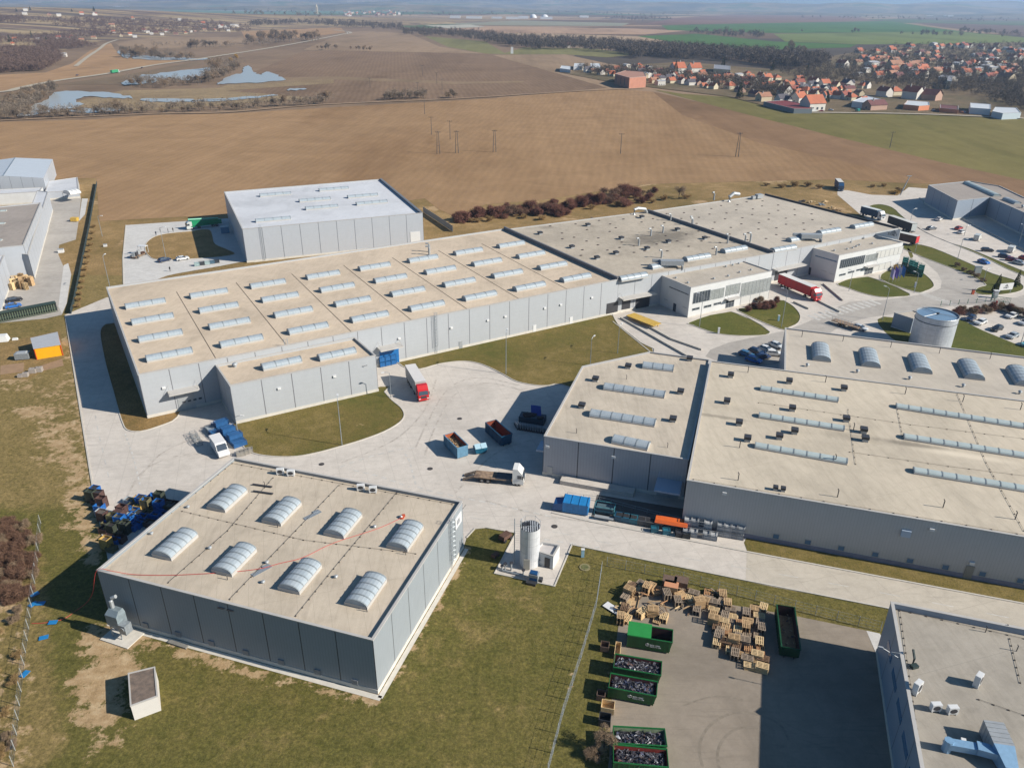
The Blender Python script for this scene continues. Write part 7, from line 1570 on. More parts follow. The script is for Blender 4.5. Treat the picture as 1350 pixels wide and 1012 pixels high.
for k, (x, y, tp_, lab) in enumerate([(206, 311, ('blue', (40, 46, 66)), 'person in dark clothes, leftmost of the group on the pale slab'), (211.5, 306.5, ('grey', (150, 150, 150)), 'person in light clothes behind the dark clothed one on the pale slab'),
        (222, 307, ('dark', (34, 36, 40)), 'person in black clothes near the green crane lorry'), (228.5, 306, ('brown', (90, 80, 70)), 'person in brown clothes, rightmost near the green crane lorry'), (224.5, 358, ('dark2', (38, 40, 46)), 'person in dark clothes near the long warehouse roof edge'),
        (1179, 258, ('dark', 0), 'person walking on the road behind the dotted roof hall')]):
    if tp_[1] == 0: tp_ = ('dark', (34, 36, 40))
    person(x, y, tp_, lab, k)
# loading docks between long warehouse and office
t = thing('loading_table', (*P2(848, 426), .06), 'long yellow table platform in front of the dock doors', 'platform', None, yaw_of(P2(838, 421), P2(866, 432)))
Ly = np.linalg.norm(P2(836, 418)-P2(868, 433)); b = B(); b.box((0, 0, 1.), (Ly, 3.4, .18)); b.build('top', myel, t, local=True)
for x in (-.42, 0, .42):
    for y in (-1.3, 1.3): b = B(); b.box((x*Ly, y, 0), (.2, .2, 1.)); b.build('leg', M('yellow_leg', C(200, 160, 60), .5), t, local=True)
kerb([(818, 420), (870, 450), (912, 474)], .35, .5); kerb([(856, 432), (885, 448), (925, 462)], .35, .5); kerb([(1077, 396), (1083, 400), (1107, 412)], .3, .5); kerb([(1046, 399), (1066, 408)], .3, .5); kerb([(1085, 375), (1111, 397)], .3, .5)
# gates, barrier, board, flags
t = thing('sign_board', (*P2(1324, 387), .08), 'large blank looking white board on posts by the site entrance', 'sign', None, yaw_of(P2(1315, 384), P2(1337, 382)))
b = B(); b.box((0, 0, 1.2), (5.2, .12, 2.2)); bd_ = b.build('board', mwhite, t, local=True); b = B(); glyph(b, '^', np.array([-2.6, -.07]), np.array([2.6, -.07]), 2., 2.5, 1.1, .55, .1, 0); [glyph(b, ch, np.array([-2.6, -.07]), np.array([2.6, -.07]), 1.6+i*.4, 1.75, .26, .4, .07, 0) for i, ch in enumerate('STMET')]; b.build('lettering', mdark, bd_, local=True)
for x in (-2.2, 2.2): b = B(); b.box((x, .1, 0), (.15, .12, 3.3)); b.build('post', mgalv, t, local=True)
for k, (x, y, c_) in enumerate([(1171, 374, (196, 180, 222)), (1176, 373, (120, 100, 190)), (1180, 371.5, (210, 214, 236)), (1185, 371, (60, 120, 190))]):
    t = thing('flag', (*P2(x, y), .08), ['lilac flag, leftmost of four by the flagged office door', 'violet flag, second of four by the flagged office door', 'white flag, third of four by the flagged office door', 'blue flag, rightmost of four by the flagged office door'][k], 'flag', 'flags by the office door', R(-30))
    b = B(); b.tube([(0, 0, 0), (0, 0, 5.8)], .05, 6); b.build('pole', msteel, t, local=True); b = B()
    for i in range(6):
        for j in range(4):
            f_ = lambda i_, j_: (.08+i_*.2, .12*math.sin(i_*1.3+k)*i_/5+.05*math.sin(j_), 5.7-j_*.8-i_*.18); b.face([f_(i, j), f_(i+1, j), f_(i+1, j+1), f_(i, j+1)])
    b.build('cloth', M('flag_%d' % c_[0], C(*c_), .7), t, local=True)
def lamp(x, y, h, lab, arm=1.4, yw=0., name='street_lamp', grp='lamp posts on the site', double=False):
    t = thing(name, (*P2(x, y), .06), lab, 'street lamp', grp, yw); b = B(); b.tube([(0, 0, 0), (0, 0, h*.5), (0, 0, h)], .1, 8, r1=.06); b.build('pole', mgalv, t, local=True)
    for s_ in ((1, -1) if double else (1,)):
        b = B(); b.tube([(0, 0, h-.05), (s_*arm*.5, 0, h+.25), (s_*arm, 0, h+.3)], .06, 5); a_ = b.build('arm', msteel, t, local=True); b = B(); b.box((s_*(arm+.3), 0, h+.22), (.8, .32, .16)); b.build('lamp_head', mwhite, a_, local=True)
LAMPS = [((451, 587), (446, 527), 'lamp post on the lawn edge in front of the low annex', 100), ((515.5, 524), (511, 492), 'lamp post at the tip of the lawn beside the annex', 200), ((667, 493), (665, 418), 'tall thin lamp post on the big lawn by the long warehouse', 80),
 ((778, 482), (777, 447), 'lamp post behind the five sided warehouse', 60), ((814, 466), (813, 430), 'lamp post on the lawn tip by the docks', 60), ((922, 431), (927, 389), 'lamp post on the left office lawn', 150), ((1030, 431), (1038, 379), 'lamp post on the lawn edge in front of the red lorry', 150),
 ((1163, 422), (1168, 380), 'lamp post in front of the round tank', 120), ((1205, 386), (1212, 361), 'lamp post at the end of the flagged office lawn', 120), ((1119, 384), (1122, 358), 'lamp post left on the flagged office lawn', 120),
 ((313, 567), (312, 560), 'short post at the annex corner', 0), ((1206, 333), (1218, 322), 'lamp post on the grass strip right of the flagged office', 0), ((1262, 343), (1268, 316), 'lamp post between access road and roadside parking', 0), ((1296, 372), (1310, 357), 'bent lamp post at the car park entrance', 20),
 ((1200, 293), (1210, 277), 'lamp post by the blue grey hall corner', 20), ((1271, 311), (1281, 299), 'lamp post beside the red hatchback', 20), ((1342, 324), (1350, 298), 'lamp post by the blue grey hall at the right edge', 90), ((135, 312), (134, 285), 'thin post on the grass strip behind the long warehouse', 0), ((146, 383), (123, 320), 'tall thin lamp post rising behind the long warehouse corner', 90),
 ((219, 341), (215, 300), 'thin lamp post in the oval lawn before the white hall', 0), ((1345, 455), (1340, 395), 'lamp post in the fenced car park at the right edge', 160)]
for bs, tp_, lab, yd in LAMPS:
    B0 = P(*bs); best = min(np.arange(2, 16, .1), key=lambda h: np.linalg.norm(P2(*tp_, h)-B0[:2])); lamp(*bs, max(3.2, min(11, best)), lab, 1.2, R(yd), name='street_lamp' if best > 4 else 'post')
# power poles across the field
def pole(x, y, h, lab, twin=False):
    t = thing('power_pole', (*P2(x, y), .1), lab, 'power pole', 'power poles in the ploughed field'); b = B()
    for dx in ((-.9, .9) if twin else (0,)): b.tube([(dx, 0, 0), (dx*.4, 0, h)], .24, 6, r1=.15)
    if twin: b.box((0, 0, h*.35), (1.6, .16, .16))
    b.build('mast', M('weathered_pole', C(98, 92, 88), .8, var=.2, scale=1), t, local=True); b = B(); b.box((0, 0, h-.6), (3.2, .16, .18)); b.build('crossarm', mdark, t, local=True)
    for x_ in (-1.4, 0, 1.4): b = B(); b.cyl((x_, 0, h-.42), .1, .35, 6); b.build('insulator', mdark, t, local=True)
for x, y, h, lab, tw in [(578, 203, 13, 'dark power pole, left of a close pair in the ploughed field', True), (602.5, 202, 13, 'dark power pole, right of a close pair in the ploughed field', True), (652, 201, 13, 'power pole standing right of the close pair', True), (569, 178, 12, 'pale concrete pole behind the close pair', False), (593.5, 184, 12, 'pale concrete pole between and behind the close pair', False),
   (560, 151, 13, 'pale pole before the dark scrub line', False), (818, 203, 12, 'power pole alone in the middle right of the field', False), (971.5, 207, 14, 'power pole farthest right in the field', True), (551, 126, 12, 'pole beyond the scrub line', False), (576, 111, 12, 'far pole near the field track', False), (583, 119, 11, 'far thin pole right of the scrub line pole', False), (1173, 195, 10, 'thin pole on the green meadow', False), (557, 100, 12, 'remote pole near the belt of trees', False), (488, 116, 10, 'remote thin pole left in the winter field', False)]: pole(x, y, h, lab, tw)
b = B(); b.box((0, 0, 0), (5, 5, 11), taper=.8); o = b.build('tower', mwhite); o.location = (*P2(675, 71), 0); tag(o, 'small white tower alone at the field edge before the woods', 'tower')
t = thing('wind_mast', (*P2(1187, 257), .08), 'pale leaning drilling mast by the orange bush on the verge', 'mast'); b = B(); b.tube([(0, 0, 0), (2.5, 0, 9.)], .3, 6, r1=.18); b.build('mast', msteel, t, local=True); b = B(); b.box((2.2, 0, 8.9), (2.8, .3, .25), .3); b.build('head', mgalv, t, local=True)
# ---------------------------------------------------------------- fences
def fence(px, h, step, name, label, mat, mesh_mat=None, wire=True, r=.05, closed_panel=False):
    pts = [P2(*p) for p in px]; b0 = thingb(name, pts, label, 'fence'); L = 0; posts = []
    for a, c in zip(pts[:-1], pts[1:]):
        n = max(1, round(np.linalg.norm(c-a)/step)); posts += [a+(c-a)*k/n for k in range(n)]
    posts.append(pts[-1])
    pm = cm(('post', h, mat.name, r), lambda b: b.tube([(0, 0, 0), (0, 0, h)], r, 5), 'post', mat)
    for p in posts[:100]: roofpart(b0, 'post', pm, p, .0)
    b = B()
    if closed_panel:
        for a, c in zip(pts[:-1], pts[1:]): L = np.linalg.norm(c-a); b.box((*(a+c)/2, .1), (L, .06, h-.2), yaw_of(a, c))
        b.build('panel', mesh_mat, b0)
    else:
        for z in (h*.96, h*.66, h*.35, .1):
            for a, c in zip(pts[:-1], pts[1:]): b.tube([(*a, z), (*c, z)], .014, 3)
        if wire:
            for a, c in zip(pts[:-1], pts[1:]):
                n = int(np.linalg.norm(c-a)/.5)
                for k in range(n): q = a+(c-a)*k/n; b.tube([(*q, .1), (*q, h*.95)], .008, 3, cap=False)
        b.build('wire', mgalv, b0)
mgp = M('galvanised_post', C(170, 172, 168), .6)
fence([(722, 1020), (742, 942), (766, 868), (786, 800), (793, 752)], 1.9, 2.6, 'fence', 'wire mesh fence across the lawn left of the pallet yard', mgp)
fence([(800, 746), (900, 766), (1020, 797), (1160, 832)], 1.9, 3., 'fence', 'wire mesh fence along the road above the pallet yard', mgp)
fence([(54, 690), (50, 740), (42, 800), (34, 860), (26, 930), (18, 1010)], 1.9, 2.6, 'fence', 'wire fence along the brown thicket at the lower left', mgp)
fence([(128, 243), (118, 300), (108, 350), (98, 400), (94, 414)], 1.7, 2.6, 'fence', 'dark green screened fence between the two sites at the left', M('dark_post', C(50, 60, 60), .6), M('green_screen', C(44, 62, 64), .8, var=.2, scale=1.5), closed_panel=True)
fence([(1240, 403), (1310, 398), (1345, 412), (1420, 440)], 1.6, 3., 'fence', 'green fence behind the hedge of the car park', M('green_post', C(60, 130, 100), .5), r=.08)
t = thing('gate', (*P2(1319, 399), .06), 'green sliding gate at the car park entrance', 'gate', None, R(-25)); b = B(); b.box((0, 0, .3), (5, .1, .12)); b.box((0, 0, 1.7), (5, .1, .12)); [b.box((-2.4+k*.4, 0, .3), (.06, .08, 1.5)) for k in range(13)]; b.build('leaf', M('green_post'), t, local=True); b = B(); [b.box((x, 0, 0), (.3, .3, 2.6)) for x in (-2.7,)]; b.build('gate_post', M('green_post'), t, local=True)
t = thing('barrier', (*P2(1313, 402), .06), 'red and white traffic barrier at the entrance', 'barrier', None, R(160)); b = B(); b.box((0, 0, 0), (.5, .4, 1.2)); b.build('housing', mred, t, local=True); b = B(); b.tube([(0, 0, 1.1), (4.5, 0, 1.1)], .06, 6); b.build('boom', mwhite, t, local=True)
t = thing('kiosk', (*P2(1311, 393), .06), 'tall pale cabinet beside the traffic barrier', 'cabinet'); b = B(); b.box((0, 0, 0), (1.2, 1., 2.4)); b.build('housing', msteel, t, local=True); b = B(); b.box((0, 0, 2.4), (1.5, 1.3, .12)); b.build('roof', mwhite, t, local=True)
t = thing('orange_cabinet', (*P2(1282, 388), .08), 'orange pillar by the roundabout grass tip', 'cabinet'); b = B(); b.box((0, 0, 0), (.7, .6, 1.5)); b.build('housing', M('orange_plastic'), t, local=True); b = B(); b.box((0, 0, 1.5), (.8, .7, .08)); b.build('cap', mdark, t, local=True)
t = thing('notice_cabinet', (*P2(1287.5, 362), .08), 'grey upright cabinet on the grass strip by the access road', 'cabinet'); b = B(); b.box((0, 0, 0), (2.2, .8, 2.8)); b.build('housing', msteel, t, local=True); b = B(); b.box((0, 0, 2.8), (2.4, 1., .1)); b.build('cap', mgalv, t, local=True)
ww = [P2(558, 281), P2(578, 292), P2(592, 302)]; fence([(558, 280), (578, 293), (597, 306)], 2.6, 3., 'wall', 'grey panel wall running from the white hall corner', mgalv, M('grey_wall_panel', C(150, 150, 150), .8, var=.1, scale=.5), closed_panel=True)
# scrap and timber heaps north of the dotted roof hall
for k, (x, y, m_) in enumerate([(1057, 266, mdark), (1070, 268, mpal[0]), (1083, 271, mgalv), (1097, 275, mpal[0]), (1104, 278, mpal[1]), (1089, 267, mpal[0])]):
    t = thing('timber_heap', (*P2(x, y), .08), ['dark bench like heap', 'pale timber heap at the left', 'grey metal scrap heap', 'pale timber heap in the middle', 'brown timber heap at the right', 'small pale heap at the back'][k]+' along the dotted roof hall edge', 'heap'); b = B()
    for j in range(9): b.box((random.uniform(-1.2, 1.2), random.uniform(-.8, .8), random.uniform(0, .7)), (random.uniform(1, 2.6), random.uniform(.2, .6), .2), random.uniform(0, 3))
    b.build('timber', m_, t, local=True)['kind'] = 'stuff'
# ---------------------------------------------------------------- trees, bushes, woods
rn = random.Random(21)
def foliage_mat(name, c, c2):
    m = bpy.data.materials.new(name); m.use_nodes = True; MATS[name] = m; n = m.node_tree.nodes; l = m.node_tree.links; b = n['Principled BSDF']
    gi = n.new('ShaderNodeNewGeometry'); rp = n.new('ShaderNodeValToRGB'); rp.color_ramp.elements[0].color = (*c, 1); rp.color_ramp.elements[1].color = (*c2, 1)
    l.new(gi.outputs['Random Per Island'], rp.inputs[0]); l.new(rp.outputs[0], b.inputs['Base Color']); b.inputs['Roughness'].default_value = .9; b.inputs['Specular IOR Level'].default_value = .1
    return m
mtwig = foliage_mat('bare_twig', C(104, 94, 84), C(160, 144, 126)); mtwig2 = foliage_mat('bare_twig_warm', C(122, 104, 88), C(174, 150, 122)); mtrunk = M('bark', C(110, 98, 86), .9, var=.3, scale=2)
mred_b = foliage_mat('reddish_twig', C(104, 70, 62), C(156, 112, 96)); mthick = foliage_mat('thicket_twig', C(92, 70, 60), C(146, 114, 94)); mgreen_t = foliage_mat('evergreen_leaf', C(34, 46, 30), C(70, 84, 50)); mgold = foliage_mat('golden_twig', C(160, 126, 60), C(206, 168, 96)); mdarkwood = foliage_mat('wood_mass', C(92, 84, 76), C(146, 132, 116)); mdrybush = foliage_mat('dry_reed', C(130, 108, 72), C(190, 158, 112))
def crown_faces(V, F, c, r, n, s, rnd, squash=1., lift=0., flat=.35, hollow=.55):
    """n slivers spread through an uneven ellipsoid of lumps"""
    lumps = [(rnd.gauss(0, .42), rnd.gauss(0, .42), rnd.uniform(-.5, .65), rnd.uniform(.3, .6)) for _ in range(7)]
    for _ in range(n):
        lx, ly, lz, lr = lumps[rnd.randrange(7)]
        a = rnd.uniform(0, 6.283); z = rnd.uniform(-1, 1); q = math.sqrt(1-z*z); rad = lr*rnd.uniform(hollow, 1.)
        x, y, zz = (lx+q*math.cos(a)*rad)*r, (ly+q*math.sin(a)*rad)*r, (lz+z*rad)*r*squash+lift
        ux, uy, uz = rnd.gauss(0, 1), rnd.gauss(0, 1), rnd.gauss(0, 1); m_ = math.sqrt(ux*ux+uy*uy+uz*uz)+1e-6; L = s*rnd.uniform(.6, 1.4); ux, uy, uz = ux/m_*L, uy/m_*L, uz/m_*L
        wx, wy, wz = rnd.gauss(0, 1), rnd.gauss(0, 1), rnd.gauss(0, 1); m_ = math.sqrt(wx*wx+wy*wy+wz*wz)+1e-6; w_ = L*flat; wx, wy, wz = wx/m_*w_, wy/m_*w_, wz/m_*w_
        k = len(V); V += [(c[0]+x-ux-wx*.3, c[1]+y-uy-wy*.3, c[2]+zz-uz), (c[0]+x+ux*.2+wx, c[1]+y+uy*.2+wy, c[2]+zz+uz*.2+wz), (c[0]+x+ux, c[1]+y+uy, c[2]+zz+uz)]; F.append((k, k+1, k+2))
def fmesh(name, V, F, mat):
    me = bpy.data.meshes.new(name); me.from_pydata(V, [], F); me.materials.append(mat); me.update(); return me
def tree_proto(h, r, n, mat, sd_, s=.5, squash=1., conifer=False, twig=.1):
    rnd = random.Random(sd_); b = B(); top = h*.8
    b.tube([(0, 0, -.2), (rnd.uniform(-.2, .2), rnd.uniform(-.2, .2), h*.35), (rnd.uniform(-.3, .3), rnd.uniform(-.3, .3), top)], h*.024, 6, r1=h*.008)
    if not conifer:
        for k in range(9):
            a = rnd.uniform(0, 6.28); z0 = h*rnd.uniform(.2, .6); L = r*rnd.uniform(.6, 1.); b.tube([(0, 0, z0), (math.cos(a)*L*.5, math.sin(a)*L*.5, z0+L*.5), (math.cos(a)*L*.9, math.sin(a)*L*.9, z0+L*1.1)], h*.011, 4, r1=h*.003)
    tm = b.mesh('trunk', mtrunk); V, F = [], []
    if conifer:
        for k in range(n):
            z = rnd.uniform(.08, 1.); rr = r*(1-z)*rnd.uniform(.5, 1.05)+.1; a = rnd.uniform(0, 6.28); x, y = math.cos(a)*rr, math.sin(a)*rr; L = s*rnd.uniform(.7, 1.3)
            V += [(x*.6, y*.6, z*h+.2), (x*1.15-y*.12*L, y*1.15+x*.12*L, z*h-L*.3), (x*1.1+y*.2*L, y*1.1-x*.2*L, z*h-L*.15+.15)]; F.append((3*k, 3*k+1, 3*k+2))
    else: crown_faces(V, F, (0, 0, h*.6), r, n, s, rnd, squash*h*.42/r*.9, 0, twig)
    return tm, fmesh('crown', V, F, mat)
TP = [tree_proto(11, 3.6, 2600, mtwig, 1, .8), tree_proto(13, 4.2, 2800, mtwig, 2, .9), tree_proto(9, 3.2, 2400, mtwig2, 3, .75), tree_proto(12, 4.6, 2800, mtwig2, 4, .85)]
EV = [tree_proto(9, 2.4, 900, mgreen_t, 5, .8, conifer=True), tree_proto(11, 3., 900, mgreen_t, 6, .9, conifer=True)]
GO = [tree_proto(10, 4., 2600, mgold, 7, .8)]
def tree(x, y, pr, label, group, sc_=1., cat='tree', name='bare_tree', z=0.):
    q_ = Pg(x, y); t = thing(name, (q_[0], q_[1], q_[2]+z), label, cat, group, rn.uniform(0, 6.28)); t.scale = (sc_*rn.uniform(.85, 1.15),)*2+(sc_*rn.uniform(.85, 1.15),)
    part_mesh('trunk', pr[0], t); part_mesh('crown', pr[1], t); return t
def bush_mesh(r, h, n, mat, sd_, s=.35): V, F = [], []; crown_faces(V, F, (0, 0, h*.45), r, n, s, random.Random(sd_), h/r*.55, 0, .07, .1); return fmesh('bush', V, F, mat)
BR = [bush_mesh(2.6, 3.2, 4200, mred_b, 31, .62), bush_mesh(3., 3.6, 4600, mred_b, 32, .66), bush_mesh(2.2, 2.6, 3800, mtwig2, 33, .55), bush_mesh(2., 2., 3400, mdrybush, 34, .5)]
def bush(x, y, m_, label, group, s_=1., name='bush', z=.0):
    o = bpy.data.objects.new(name, m_); COL.objects.link(o); o.location = (*P2(x, y), z); o.rotation_euler = (0, 0, rn.uniform(0, 6.28)); o.scale = (s_*rn.uniform(.85, 1.2), s_*rn.uniform(.85, 1.2), s_*rn.uniform(.8, 1.15)); tag(o, label, 'bush', group)
mth0 = foliage_mat('brown_twig', C(104, 80, 68), C(156, 126, 106)); TH0 = bush_mesh(2.8, 3.2, 4200, mth0, 61, .6)
# reddish hedge behind the halls
for x, y, s_ in [(604, 291, 1.), (612, 289, 1.1), (620, 287, .8), (628, 287, 1.2), (637, 286, 1.1), (646, 284, 1.2), (655, 283, 1.), (660, 287, 1.2), (668, 281, 1.2), (676, 285, 1.3), (684, 281, 1.1), (692, 279, 1.2), (700, 281, 1.2), (708, 284, 1.1), (716, 280, 1.3), (724, 278, 1.1), (731, 284, 1.3), (739, 285, 1.2), (746, 283, .9), (728, 273, 1.1), (756, 274, 1.1), (766, 272, 1.2), (776, 268, 1.5), (786, 270, 1.2), (795, 269, 1.3), (804, 261, 1.6), (810, 266, 1.), (822, 259, 1.3), (831, 257, 1.4), (826, 272, 1.1), (840, 256, 1.1), (852, 265, 1.1), (862, 254, .9), (845, 268, .8)]:
    bush(x, y, rn.choice([BR[0], BR[1], TH0]), 'reddish brown bare bush in the hedge behind the halls', 'reddish hedge bushes behind the halls', s_*1.12)
for x, y, s_ in [(630, 293, .8), (645, 292, .9), (690, 288, .8), (715, 290, .9), (780, 276, .9), (815, 272, 1.), (860, 268, .8), (875, 264, 1.), (905, 262, 1.), (1030, 248, 1.), (1048, 246, 1.1), (1065, 246, 1.), (1080, 249, .9), (1010, 245, .8), (1150, 247, .7), (1165, 246, .8)]:
    bush(x, y, BR[3], 'dry pale shrub in the rough strip behind the halls', 'dry shrubs in the rough strip behind the halls', s_*1.1)
tree(895, 262, TP[2], 'lone bare tree behind the dotted roof hall', None, .75)
bush(1178, 255, bush_mesh(2.6, 1.8, 3400, mgold, 41, .5), 'orange brown bush by the leaning mast', None, 1.1); bush(1185, 254, BR[3], 'straw coloured shrub by the leaning mast', None, 1.1)
bush(1184, 358, bush_mesh(1.8, 1.8, 3000, mgold, 42, .4), 'golden round bush by the flagged office', None, 1.3); bush(865+135, 400, BR[2], 'bare brown bush at the office wall', None, .8)
for x, y in [(985, 410), (992, 406), (1000, 407), (1008, 404), (1016, 402), (1024, 400), (1010, 408), (1018, 406)]: bush(x, y, BR[0], 'low dark brown bush in the bed between office and red lorry', 'low bushes between office and red lorry', .62, z=.05)
for k in range(13): x = 1262+k*7.6; bush(x, 416-k*.9+ (k > 8)*(k-8)*3.4, BR[2] if k % 3 else BR[0], 'brown hedge shrub along the car park', 'hedge shrubs along the car park', .85)
tree(1313, 385, EV[0], 'left of two dark conifers by the white board', 'conifers by the white board', .72, name='conifer'); tree(1339, 378, EV[0], 'right of two dark conifers by the white board', 'conifers by the white board', .6, name='conifer')
tree(796, 985, TP[2], 'small bare tree left of the lower green skips', None, .42); bush(786, 1000, BR[2], 'bare bush at the lower edge left of the skips', None, .6)
for x, y in [(1262, 352), (1270, 357), (1277, 361), (1285, 366), (1296, 372)]: bush(x, y, BR[2], 'low shrub on the grass strip by the access road', 'low shrubs by the access road', .6)
for k in range(46):
    f = rn.random(); bush(600+f*265, 291-f*34+rn.uniform(-4, 5), rn.choice(BR), 'small ragged shrub filling the hedge behind the halls', 'small shrubs filling the hedge behind the halls', rn.uniform(.5, .9))
# thicket lower left
TH = bush_mesh(2.4, 2.6, 4000, mthick, 51, .6)
for k in range(62):
    y = rn.uniform(695, 790); x = rn.uniform(-50, 52-(y-690)*.2)
    if y > 690+(x+50)*1.35*.0+110: continue
    if x < -10+(y-760)*.5: pass
    bush(x, y, rn.choice([TH, TH, BR[2]]), 'tangled brown bush in the thicket at the lower left', 'thicket bushes at the lower left', .68)
for k in range(24):
    y = rn.uniform(800, 1020); x = rn.uniform(-60, 36-(y-800)*.1); bush(x, y, rn.choice([BR[3], BR[3], BR[2]]), 'dry low scrub along the lower left fence', 'dry scrub along the lower left fence', .42)
# hedge along the dark fence at left
for k in range(14): f = k/13; bush(124-22*f, 300+105*f, BR[3], 'dry bush along the dark screened fence', 'dry bushes along the dark screened fence', .55)
# mid-distance trees and scrub
def line_trees(px, n, jit, prs, label, group, s0=.8, s1=1.2, name='bare_tree'):
    for k in range(n):
        f = rn.random()*(len(px)-1); i = int(f); f -= i; x = px[i][0]*(1-f)+px[i+1][0]*f+rn.gauss(0, 2); y = px[i][1]*(1-f)+px[i+1][1]*f+rn.uniform(-jit, jit)
        tree(x, y, rn.choice(prs), label, group, rn.uniform(s0, s1), name=name)
line_trees([(10, 156), (120, 152), (240, 149), (330, 143), (440, 136)], 40, 1.2, TP, 'bare tree in the hedgerow at the near edge of the flood water', 'hedgerow trees by the flood water', .38, .62)
for x, y, s_ in [(157, 150, 1.), (375, 140, .9), (430, 135, 1.05), (40, 152, .7), (60, 151, .8)]: tree(x, y, TP[3], 'larger bare tree standing out of the hedgerow', 'larger hedgerow trees', s_*.9)
line_trees([(-20, 150), (20, 140), (50, 128), (72, 122)], 34, 8, TP, 'bare tree in the grove left of the flood water', 'grove trees left of the flood water', .6, .95)
line_trees([(165, 114), (210, 114), (250, 113), (285, 105), (300, 98), (318, 88)], 40, 2.5, TP, 'bare tree on the dyke between the pools', 'trees on the dyke between the pools', .55, .95)
for x, y in [(280, 93), (290, 90), (286, 97)]: tree(x, y, TP[3], 'tall pale tree on the dyke', 'tall pale trees on the dyke', 1.35)
for x, y in [(305, 84), (312, 80)]: tree(x, y, GO[0], 'golden twigged tree on the dyke', 'golden trees on the dyke', 1.)
line_trees([(163, 75), (185, 74), (205, 77)], 18, 2, TP, 'pale bare tree in the grove beside the upper pool', 'grove trees by the upper pool', 1.1, 1.5); line_trees([(200, 78), (255, 79)], 16, 1, TP, 'dark bare tree along the upper pool', 'trees along the upper pool', .7, 1.)
line_trees([(250, 63), (300, 62)], 14, 1.5, TP, 'bare tree in the short row on the plain', 'row trees on the plain', 1., 1.4); line_trees([(325, 58), (370, 54), (420, 52)], 34, 3, TP, 'bare tree in the wood beside the country road', 'wood trees by the country road', 1.3, 2.)
line_trees([(414, 66), (445, 65), (490, 68)], 14, .8, TP, 'low bare tree at the field corner', 'trees at the field corner', .5, .9)
line_trees([(510, 132), (540, 130), (560, 130)], 16, .8, TP, 'dark bare bush tree in the scrub line of the field', 'scrub line trees in the field', .45, .6); line_trees([(585, 130), (606, 129)], 7, .6, TP, 'dark bush tree at the end of the scrub line', 'scrub end trees in the field', .4, .6)
# ---- masses: belts of far woodland, each one object
mhillwood = foliage_mat('hillside_twig', C(92, 74, 68), C(138, 116, 104)); mbelt = foliage_mat('riverside_twig', C(76, 70, 64), C(124, 112, 100))
def mass(name, label, regs, mat, sd_, dens=1., hh=(9, 15), s=2.):
    rnd = random.Random(sd_); V, F = [], []
    for px, n in regs:
        xs = [p[0] for p in px]; ys = [p[1] for p in px]; k = 0
        while k < n*dens:
            x, y = rnd.uniform(min(xs), max(xs)), rnd.uniform(min(ys), max(ys)); ins = False; j = len(px)-1
            for i in range(len(px)):
                if (px[i][1] > y) != (px[j][1] > y) and x < (px[j][0]-px[i][0])*(y-px[i][1])/(px[j][1]-px[i][1])+px[i][0]: ins = not ins
                j = i
            if not ins: continue
            k += 1; q = Pg(x, y); h = rnd.uniform(*hh); crown_faces(V, F, (q[0], q[1], q[2]+h*.5), h*.42, 90, s*h/12, rnd, 1.1, 0, .16, .2)
    o = bpy.data.objects.new(name, fmesh(name, V, F, mat)); COL.objects.link(o); tag(o, label, 'wood', None, 'stuff'); return o
mass('woodland', 'belt of bare riverside woods behind the village', [([(530, 47), (600, 50), (650, 58), (700, 66), (760, 66), (850, 74), (905, 80), (900, 70), (840, 62), (760, 56), (690, 54), (640, 48), (600, 44), (530, 42)], 900),
     ([(830, 80), (860, 74), (960, 82), (1040, 92), (1090, 90), (1090, 80), (980, 72), (900, 66), (830, 70)], 700), ([(395, 33), (530, 42), (530, 36), (450, 30), (330, 31), (330, 36)], 260)], mbelt, 5, 1., (13, 22), 2.2)
mass('woodland', 'bare trees filling the gaps of the village', [([(1020, 96), (1100, 92), (1110, 76), (1180, 62), (1350, 58), (1400, 70), (1400, 150), (1330, 145), (1290, 128), (1200, 118), (1130, 112), (1060, 110)], 2100), ([(760, 92), (860, 96), (1000, 112), (1060, 132), (960, 118), (860, 104), (790, 102)], 420)], mbelt, 6, 1.25, (7, 13), 1.6)
mass('woodland', 'dense bare thickets around the flood water', [([(160, 113), (210, 115), (262, 113), (300, 101), (322, 86), (310, 80), (280, 88), (262, 108), (170, 109)], 200), ([(160, 76), (205, 78), (258, 80), (258, 76), (205, 70), (165, 68)], 110), ([(-20, 158), (60, 118), (72, 124), (24, 158)], 130), ([(0, 160), (200, 150), (330, 145), (436, 138), (436, 135), (330, 141), (200, 146), (30, 155)], 170), ([(320, 60), (360, 62), (372, 56), (424, 54), (424, 49), (350, 50), (322, 54)], 120), ([(200, 62), (310, 63), (310, 60), (200, 59)], 50), ([(508, 133), (560, 131), (560, 128), (508, 130)], 40)], mtwig, 15, 1.3, (6, 12), 1.4)
mass('woodland', 'wooded orchard slope at the upper left', [([(-20, 98), (60, 94), (85, 78), (70, 66), (0, 66), (-20, 80)], 380), ([(60, 68), (130, 62), (100, 56), (40, 58)], 90), ([(-20, 60), (60, 58), (150, 48), (260, 44), (330, 44), (330, 34), (260, 32), (170, 30), (120, 30), (60, 34), (120, 40), (60, 48), (-20, 52)], 330), ([(-30, 34), (60, 31), (160, 34), (300, 36), (300, 30), (120, 24), (-30, 27)], 160), ([(-20, 30), (40, 26), (20, 23), (-20, 23)], 60)], mhillwood, 7, 3.2, (7, 13), 2.0)
